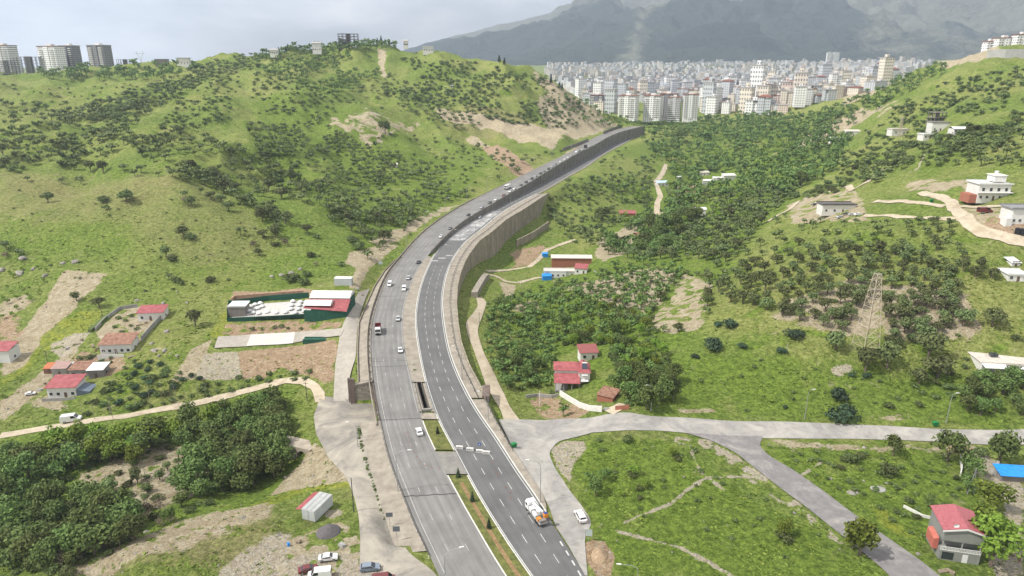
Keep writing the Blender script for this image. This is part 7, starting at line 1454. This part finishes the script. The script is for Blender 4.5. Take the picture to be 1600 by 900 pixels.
for i, u in enumerate((704.5, 719.5, 743, 770, 797.5, 823.5, 845.7, 866, 884, 899.5, 914.7, 927, 938.5, 949.5, 959, 969, 977, 984)):
    X, Z, o_ = (XD, ZR, 1.0) if i < 5 else (XC, ZR, .6)
    p, a = at_u(X, Z, u, 190, 425, o_); lamp(p, 12.5, 2.2, f"{ORDN[i]} lamp from below along the new carriageway {'beside the valley wall' if i < 5 else 'at the foot of the median wall'}", 'lamps along the new carriageway', -1 if i < 5 else 1, 0, True)
# ------------------------------------------------------------------ pylons and poles
def pylon(u, v, H_, b0, b1, label, m, Zc=None, arms=True, top=None):
    p = Vector(px(u, v, Zc)) if Zc else hit1(u, v); e = empty('lattice_pylon', p, R(12)); tag(e, label, 'pylon'); n_ = 9; zs = [H_*(1 - (1 - i/n_)**1.15) for i in range(n_+1)]; wz = lambda z: b0 + (b1 - b0)*z/H_
    for sx in (-1, 1):
        for sy in (-1, 1): b = MB(); b.tube([(sx*wz(z)/2, sy*wz(z)/2, z - (.5 if z == 0 else 0)) for z in (0, H_*.5, H_)], .13, 4); b.build('leg', m, e)
    b = MB()
    for i in range(n_):
        z0, z1 = zs[i], zs[i+1]; w0, w1 = wz(z0)/2, wz(z1)/2
        for a, c in (((-1, -1), (1, -1)), ((1, -1), (1, 1)), ((1, 1), (-1, 1)), ((-1, 1), (-1, -1))):
            b.tube([(a[0]*w0, a[1]*w0, z0), (c[0]*w1, c[1]*w1, z1)], .065, 3); b.tube([(c[0]*w0, c[1]*w0, z0), (a[0]*w1, a[1]*w1, z1)], .065, 3); b.tube([(a[0]*w1, a[1]*w1, z1), (c[0]*w1, c[1]*w1, z1)], .08, 3)
    b.build('lattice', m, e)
    if arms:
        for z in (H_*.80, H_*.93): b = MB(); b.tube([(-H_*.1, 0, z), (0, 0, z+.7), (H_*.1, 0, z)], .08, 3); b.tube([(-H_*.1, 0, z), (H_*.1, 0, z)], .08, 3); b.build('cross_arm', m, e)
    return e
MPY = mat('pylon_paint', (.42, .36, .28), .7, .25, 2.0)
pylon(1350, 553, 30, 7.0, 1.7, 'tall tapering lattice pylon in the orchard', MPY); pylon(1405, 214, 16, 3, .8, 'thin distant lattice mast on the right hillside', MPY)
p = Vector(px(221, 99, 1010)); e = empty('skyline_pylon', p, .1); tag(e, 'Y-shaped power pylon on the left skyline', 'pylon')
b = MB(); [b.tube([(0, 0, -3), (s*.6, 0, 6), (s*4.5, 0, 14)], .3, 3) for s in (-1, 1)]; b.build('frame', MA_steel, e); b = MB(); b.tube([(-7, 0, 14), (7, 0, 14)], .3, 3); [b.tube([(s*4.5, 0, 14), (s*4.5, 0, 17)], .25, 3) for s in (-1, 1)]; b.build('cross_arm', MA_steel, e)
def pole(u, v, h, label, m=None, xarm=False, name='utility_pole', lean=0): 
    p = hit1(u, v); b = MB(); b.tube([(0, 0, -.4), (lean, 0, h)], [.16, .1], 6)
    if xarm: b.box(-.9, .9, -.06, .06, h-.7, h-.55)
    return tag(b.build(name, m or MT, None, p), label, 'pole')
pole(553, 800, 10, 'thin dark pole beside the access road edge', MA_dark, False); pole(480, 626, 7.5, 'wooden pole at the bend of the left track', None, True); pole(76, 573, 7, 'dark wooden pole by the shed row', None, True); pole(160, 495, 5, 'pole among yellow weeds by the walled garden', None)
pole(843, 633, 5.5, 'white concrete post on the bank left of the large house', MWHT); pole(1511, 772, 8.0, 'left leg pole of a slim steel goalpost mast', MA_steel, name='mast', lean=.9); pole(1521, 772, 8.0, 'right leg pole of a slim steel goalpost mast', MA_steel, name='mast', lean=-.9)
pole(815, 451, 6, 'pole beside the upper dirt track', MGRY); pole(749, 506, 6, 'pole on the edge of the dirt track below the wall', MGRY); pole(1230, 545, 2, 'short post in the meadow', MGRY)
bt = MB(); bt.tube([(0, 0, -.2), (.1, 0, 3), (0, .1, 7.5)], [.09, .06, .02], 5)
for a in range(7): an = a*2.4; z = 2.5 + a*.6; bt.tube([(0, 0, z), (.5*math.cos(an), .5*math.sin(an), z+.9)], [.03, .01], 3)
btm = bt.me('bare_sapling', MTp)
for i, (u, v) in enumerate(((148, 655), (173, 650), (213, 640), (236, 637), (255, 634), (268, 632), (275, 629), (310, 620), (322, 618), (336, 613), (373, 604), (382, 601), (177, 655), (130, 652), (290, 625), (360, 607))):
    o = link('bare_sapling', btm, None, hit1(u, v)); o.rotation_euler = (0, 0, i*1.3); o.scale = (1, 1, 1.0 + .25*math.sin(i*2.2)); tag(o, 'slim leafless sapling in the line along the upper side of the left dirt track', 'sapling', 'leafless saplings along the left dirt track')
for i, (u, v) in enumerate(((145, 832), (222, 752), (228, 750), (152, 815))): o = link('bare_sapling', btm, None, hit1(u, v)); o.rotation_euler = (0, 0, i*1.1); o.scale = (1.3, 1.3, .8); tag(o, 'leafless young tree in the sandy garden clearing', 'sapling', 'leafless trees of the garden clearing')
# ------------------------------------------------------------------ signs, barriers, bins
def board(u, v, H, w, h, ph, rz, m, label, back=None):
    p = Vector(pxh(u, v, H)); e = empty('road_sign', p, rz); tag(e, label, 'road sign')
    b = MB(); b.box(-w/2, w/2, -.05, 0, ph, ph+h); b.build('panel', m, e)
    b = MB(); b.box(-w/2, w/2, -.07, -.051, ph, ph+.1).box(-w/2, w/2, -.07, -.051, ph+h-.1, ph+h).box(-w/2, -w/2+.1, -.07, -.051, ph+.1, ph+h-.1).box(w/2-.1, w/2, -.07, -.051, ph+.1, ph+h-.1); b.build('border', MGRY, e)
    for x in ((0,) if w < 2 else (-w*.3, w*.3)): b = MB(); b.tube([(x, .05, -.2), (x, .05, ph+h*.9)], .06, 6); b.build('post', MA_steel, e)
    return e
MSG = mat('sign_back_grey', (.11, .125, .14), .6, .2, 1.5)
board(609.5, 824, 107.6, 1.7, 1.3, 3.0, .1, MSG, 'upper of two grey sign backs on the end of the concrete slope'); board(620.5, 847, 107.6, 1.7, 1.5, 3.0, .05, MSG, 'lower of two grey sign backs on the end of the concrete slope')
e = board(919.5, 846, 107, 1.7, 1.9, 1.5, -.1, mat('sign_pale_green', (.38, .45, .43), .5, .08, 1.0), 'pale board with a dark frame beside the soil heap'); board(656, 414, 103.5, 1.6, 1.2, .3, 0, mat('sign_white', (.6, .6, .6), .5), 'small white board where the concrete median begins') if False else None
p = hit1(595, 419); e = empty('road_sign', p, .1); tag(e, 'pale blank board on posts beside the hill track', 'road sign'); b = MB(); b.box(-1.1, 1.1, -.05, 0, 2.2, 3.8); b.build('panel', mat('sign_grey', (.40, .45, .45), .6), e); [MB().box(x-.05, x+.05, 0, .08, -.2, 2.4).build('post', MA_steel, e) for x in (-.8, .8)]
BM = MB(); BM.prism([(-1.05, 0), (1.05, 0), (1.05, .25), (1.0, .85), (-1.0, .85), (-1.05, .25)], -.3, .3); bme = BM.me('concrete_block', mat('barrier_white', (.55, .54, .51), .85, .15, 1.5))
st = MB(); [st.box(x, x+.25, -.34, -.301, .3, .7) for x in (-.8, -.3, .2)]; stm = st.me('stripe', mat('barrier_grey', (.25, .25, .25), .8))
for i, (u, v) in enumerate(((718, 701), (734.5, 704), (749.5, 707), (760, 709))):
    p, hd, dz = onroad(u, v, None, 'R'); e = empty('road_barrier', p, R(-6)); tag(e, f"{('leftmost', 'second', 'third', 'rightmost')[i]} white concrete barrier of the row closing the new carriageway", 'barrier', 'white barriers closing the new carriageway'); link('concrete_block', bme, e); link('stripe', stm, e)
p, hd, dz = onroad(749, 703.5, None, 'R'); e = empty('road_sign', p, 0); tag(e, 'round blue arrow sign standing behind the white barriers', 'road sign')
b = MB(); b.tube([(0, 0, 2.0), (0, -.06, 2.0)], .5, 18); [0]; b.build('disc', mat('sign_blue', (.02, .10, .32), .4), e); b = MB(); b.add([(-.08, -.075, 2.25), (.08, -.075, 2.25), (.08, -.075, 1.95), (.22, -.075, 1.95), (0, -.075, 1.68), (-.22, -.075, 1.95), (-.08, -.075, 1.95)], [(0, 6, 5, 4, 3, 2, 1)]); b.build('arrow', MWHT, e); b = MB(); b.tube([(0, 0.04, -.1), (0, .04, 2.1)], .05, 6); b.build('post', MA_steel, e)
cone = MB(); cone.box(-.2, .2, -.2, .2, 0, .05); cone.tube([(0, 0, .05), (0, 0, .75)], [.16, .03], 8); conem = cone.me('traffic_cone', mat('cone_orange', (.42, .12, .06), .6))
for i, (u, v) in enumerate(((636, 676), (638, 683), (640, 691), (643, 698), (646, 706), (651, 714), (657, 722), (665, 728), (675, 731), (686, 733))): p, hd, dz = onroad(u, v, None); o = link('traffic_cone', conem, None, p); o.scale = (.55, .55, .6); tag(o, 'orange traffic cone in the curved line guiding cars past the median gap', 'traffic cone', 'orange cones guiding cars at the median gap')
for i, (u, v) in enumerate(((770, 722), (775, 738), (778, 741), (790, 762), (797, 770), (797.5, 779))): p, hd, dz = onroad(u, v, None, 'R'); o = link('traffic_cone', conem, None, p); o.scale = (.6, .6, .65); tag(o, 'orange traffic cone standing on the closed new carriageway below the barriers', 'traffic cone', 'orange cones on the new carriageway')
MBIN = mat('bin_green', (.01, .17, .045), .5, .1, 1.0)
def binn(u, v, rz, label):
    p = hit1(u, v); e = empty('waste_bin', (p.x, p.y, p.z+.12), rz); tag(e, label, 'waste bin'); b = MB(); b.add([(-.6, -.42, .2), (.6, -.42, .2), (.6, .42, .2), (-.6, .42, .2), (-.8, -.52, 1.25), (.8, -.52, 1.25), (.8, .52, 1.25), (-.8, .52, 1.25)], [(0,3,2,1),(4,5,6,7),(0,1,5,4),(1,2,6,5),(2,3,7,6),(3,0,4,7)]); b.build('bin_body', MBIN, e)
    b = MB(); b.prism([(-.85, 1.26), (.85, 1.26), (.7, 1.5), (-.7, 1.5)], -.55, .55); b.build('lid', MBIN, e)
    for x in (-.55, .55):
        for y in (-.35, .35): b = MB(); b.tube([(x-.04, y, .1), (x+.04, y, .1)], .1, 8); b.build('wheel', MTY, e)
binn(803, 700, R(30), 'green wheeled bin at the corner of the pavement'); binn(1461, 666, 0, 'green wheeled bin on the verge of the upper road'); binn(1455, 316, .1, 'small green bin beside the hill road')
wall_px('garden_wall', "1501 745;1503 735;1501 722;1502 716", 0, 1.3, .3, MPLA, 'whitewashed wall curving beside the lower right yard'); wall_px('garden_wall', "1411 793;1425 800;1440 808;1456 812", 0, .8, .2, MPLA, 'broken white low wall in the rough meadow'); wall_px('culvert', "1556 745;1558 738;1560 730", 0, 2, .8, MGRY, 'block pier at the end of the blue tarp shed')
# the old stone bridge beside the sand slope
p = hit1(462, 712); e = empty('stone_bridge', (p.x, p.y, p.z + 2.6), R(-20)); tag(e, 'old concrete footbridge with two dark arches by the sand slope', 'bridge')
b = MB(); n_ = 8; 
def arch(x0, x1, zt): return [(x0 + (x1-x0)*i/n_, zt*math.sin(math.pi*i/n_)) for i in range(n_+1)]
pts = [(-7, -2), (-6, -2)] + [(x, -2 + z*1.0) for x, z in arch(-6, -.9, 2.6)][1:] + [(.9, -2)] + [(x, -2 + z) for x, z in arch(.9, 5.6, 2.4)][1:] + [(6.6, -2), (6.6, 1.4), (-7, 1.6)]
b.prism([(x, z if z > -1.9 else -4.5) for x, z in pts], -1.2, 3.6); b.build('span', mat('bridge_concrete', (.30, .26, .21), .9, .25, .5), e); b = MB(); b.box(-7, 6.6, 3.7, 4.0, -4.5, 1.0); b.build('back_wall', MDKF, e)
# ------------------------------------------------------------------ weeds and tufts: uncountable ground cover
def tuft_mat():
    m = bpy.data.materials.new('weed_tufts'); m.use_nodes = True; t = m.node_tree; b = t.nodes['Principled BSDF']; b.inputs['Roughness'].default_value = .9; b.inputs['Specular IOR Level'].default_value = .1
    ge = N(t, 'ShaderNodeNewGeometry'); n1 = N(t, 'ShaderNodeTexNoise', Scale=.35, Detail=6.0, Roughness=.8); t.links.new(ge.outputs['Position'], n1.inputs[0])
    r = N(t, 'ShaderNodeValToRGB'); e = r.color_ramp.elements; e[0].position = .30; e[0].color = (.06, .105, .016, 1); e[1].position = .7; e[1].color = (.25, .29, .07, 1); k = e.new(.5); k.color = (.13, .185, .032, 1)
    t.links.new(n1.outputs[0], r.inputs[0]); t.links.new(r.outputs[0], b.inputs['Base Color']); return m
q = np.random.default_rng(77); n0 = 60000
U = q.uniform(-20, 1620, n0); Vt = 330 + 580*q.random(n0)**.8; k = okpx(U, Vt); U, Vt = U[k], Vt[k]
W = hit(U, Vt); y = W[:, 1]; k = ~((np.interp(y, Yf, XLo) - .5 < W[:, 0]) & (W[:, 0] < np.interp(y, Yf, XRo) + .5))
gi = np.clip(np.interp(W[:, 0]/W[:, 1], TT, np.arange(len(TT))).round().astype(int), 0, len(TT)-1); gj = np.clip(np.interp(np.log(W[:, 1]), SS, np.arange(len(SS))).round().astype(int), 0, len(SS)-1)
bare_ = np.maximum.reduce([M1[SOIL][gj, gi], M1[RUB][gj, gi], M1[EARTH][gj, gi]])
cl = fbm(W[:, 0], W[:, 1], 7, 3, 71); k &= (q.random(len(W)) > bare_*.75) & (q.random(len(W)) < sstep(cl, .38, .62) + .12); W = W[k]
n = len(W); s = q.uniform(.22, .62, n)*np.where(q.random(n) < .03, 1.6, 1.0)*(.7 + W[:, 1]/500)
V = []
for j in range(3):
    a = q.uniform(0, 6.28, n); dx, dy = np.cos(a)*s*.8, np.sin(a)*s*.8; l = q.normal(0, .35, (n, 2))*s[:, None]
    o = W[:, :2] + q.normal(0, .25, (n, 2))*s[:, None]; z = W[:, 2] - .06; h = s*q.uniform(.18, .5, n)
    V.append(np.stack([np.stack([o[:, 0]-dx, o[:, 1]-dy, z], 1), np.stack([o[:, 0]+dx, o[:, 1]+dy, z], 1), np.stack([o[:, 0]+dx*.7+l[:, 0], o[:, 1]+dy*.7+l[:, 1], z+h], 1), np.stack([o[:, 0]-dx*.7+l[:, 0], o[:, 1]-dy*.7+l[:, 1], z+h*.85], 1)], 1))
V = np.concatenate(V).reshape(-1, 3); tag(link('grass', mesh_np('grass', V, quads(len(V)//4), tuft_mat())), 'uneven weeds and grass tufts on the slopes and meadows', None, None, 'stuff')
# loose stones on the bare ground
q = np.random.default_rng(5); n0 = 9000; U = q.uniform(0, 1600, n0); Vt = q.uniform(400, 900, n0); k = okpx(U, Vt); W = hit(U[k], Vt[k])
gi = np.clip(np.interp(W[:, 0]/W[:, 1], TT, np.arange(len(TT))).round().astype(int), 0, len(TT)-1); gj = np.clip(np.interp(np.log(W[:, 1]), SS, np.arange(len(SS))).round().astype(int), 0, len(SS)-1)
bare_ = np.maximum.reduce([M1[RUB][gj, gi], M1[EARTH][gj, gi]*.8, M1[SOIL][gj, gi]*.4]); k = q.random(len(W)) < bare_ + .012; W = W[k]; n = len(W)
k = ~((np.interp(W[:, 1], Yf, XLo) - .5 < W[:, 0]) & (W[:, 0] < np.interp(W[:, 1], Yf, XRo) + .5)); W = W[k]; n = len(W)
oct_ = np.array([(1, 0, 0), (0, 1, 0), (-1, 0, 0), (0, -1, 0), (0, 0, 1), (0, 0, -.6)], float); s = q.uniform(.15, .45, n)*np.where(q.random(n) < .08, 2, 1)
V = (oct_[None]*(q.uniform(.6, 1.3, (n, 6, 3)))*s[:, None, None]*np.array([1, 1, .7]) + W[:, None]).reshape(-1, 3)
fo = np.array([(0, 1, 4), (1, 2, 4), (2, 3, 4), (3, 0, 4), (1, 0, 5), (2, 1, 5), (3, 2, 5), (0, 3, 5)]); Fo = (fo[None] + (np.arange(n)*6)[:, None, None]).reshape(-1, 3)
tag(link('rubble', mesh_np('rubble', V, Fo, MA_rock)), 'loose stones strewn over the bare ground', None, None, 'stuff')

# things lying about the yards
wd = mat('grey_wood', (.22, .18, .13), .9, .3, 2.0)
def clutter(u, v, kind, label, rz=0.0):
    p = hit1(u, v); b = MB()
    if kind == 'plank_pile':
        for i in range(9): b.box(-1.5 + .07*(i % 3), 1.5 + .05*(i % 2), -.5 + .34*(i % 3), -.22 + .34*(i % 3), .01 + .13*(i//3), .12 + .13*(i//3))
        m = wd
    elif kind == 'oil_drum': b.tube([(0, 0, 0), (0, 0, .9)], .3, 12).tube([(0, 0, .28), (0, 0, .34)], .33, 12).tube([(0, 0, .58), (0, 0, .64)], .33, 12); m = MBLU if u % 2 else MRUST
    elif kind == 'crate':
        b.box(-.5, .5, -.4, .4, .08, .7)
        for z in (.1, .3, .5): b.box(-.53, .53, -.43, -.405, z, z+.12).box(-.53, .53, .405, .43, z, z+.12)
        m = wd
    else:
        b.add([(-1, -.6, 0), (1, -.6, 0), (1.1, .6, 0), (-.9, .7, 0), (-.9, -.4, .5), (.8, -.5, .7), (1, .5, .4), (-.7, .5, .8)], [(0,3,2,1),(4,5,6,7),(0,1,5,4),(1,2,6,5),(2,3,7,6),(3,0,4,7)]); m = MGRY
    tag(b.build(kind, m, None, p, rz), label, kind.replace('_', ' '))
for u, v, k_, l in ((145, 541, 'plank_pile', 'pile of planks left of the rusty-roofed long house'), (150, 549, 'oil_drum', 'drum by the porch of the rusty-roofed long house'), (153, 545, 'crate', 'crate behind the drum of the long house'), (120, 538, 'plank_pile', 'grey boards lying on the bare yard above the shed row'), (105, 545, 'rubble_bag', 'grey sheeted bundle on the bare yard above the shed row'),
                    (128, 532, 'crate', 'crate on the upper edge of the bare yard'), (70, 600, 'crate', 'crate left of the white cottage'), (62, 610, 'rubble_bag', 'sheeted bundle on the grass left of the white cottage'), (205, 558, 'plank_pile', 'boards lying right of the long house porch'), (172, 562, 'oil_drum', 'drum in the garden below the long house'), (218, 508, 'plank_pile', 'boards stacked inside the walled garden'), (228, 505, 'crate', 'crate before the small walled house'),
                    (558, 452, 'rubble_bag', 'sheeted bundle at the head of the slip road'), (553, 458, 'crate', 'crate beside the white garden hall'), (564, 462, 'plank_pile', 'boards at the head of the slip road'), (451, 853, 'oil_drum', 'drum standing on the dusty lower lot'), (467, 848, 'crate', 'crate standing on the dusty lower lot'), (535, 853, 'rubble_bag', 'sheeted bundle on the dusty lower lot'),
                    (925, 640, 'crate', 'crate inside the wall of the large red-roofed house'), (935, 636, 'plank_pile', 'boards beside the car shelter'), (912, 634, 'oil_drum', 'drum inside the wall of the large red-roofed house'), (948, 640, 'rubble_bag', 'sheeted bundle before the car shelter'), (1592, 876, 'oil_drum', 'drum in the pale yard at the bottom right'), (1580, 868, 'crate', 'crate in the pale yard at the bottom right'), (1517, 752, 'crate', 'crate by the whitewashed wall'),
                    (1475, 893, 'plank_pile', 'boards before the tall narrow house'), (1487, 897, 'crate', 'crate before the tall narrow house'), (1553, 740, 'rubble_bag', 'sheeted bundle beside the blue tarp shed'), (1480, 583, 'plank_pile', 'boards left of the flat-roofed house'), (845, 436, 'crate', 'crate at the left of the shed compound'), (866, 440, 'plank_pile', 'boards before the white cabin'), (930, 425, 'rubble_bag', 'sheeted bundle right of the shed compound'), (1350, 335, 'crate', 'crate right of the parked cars by the hill road')):
    clutter(u, v, k_, l, (u*7 % 31)/10)
for u, v, l in ((190, 545, 'long house'), ):
    pass
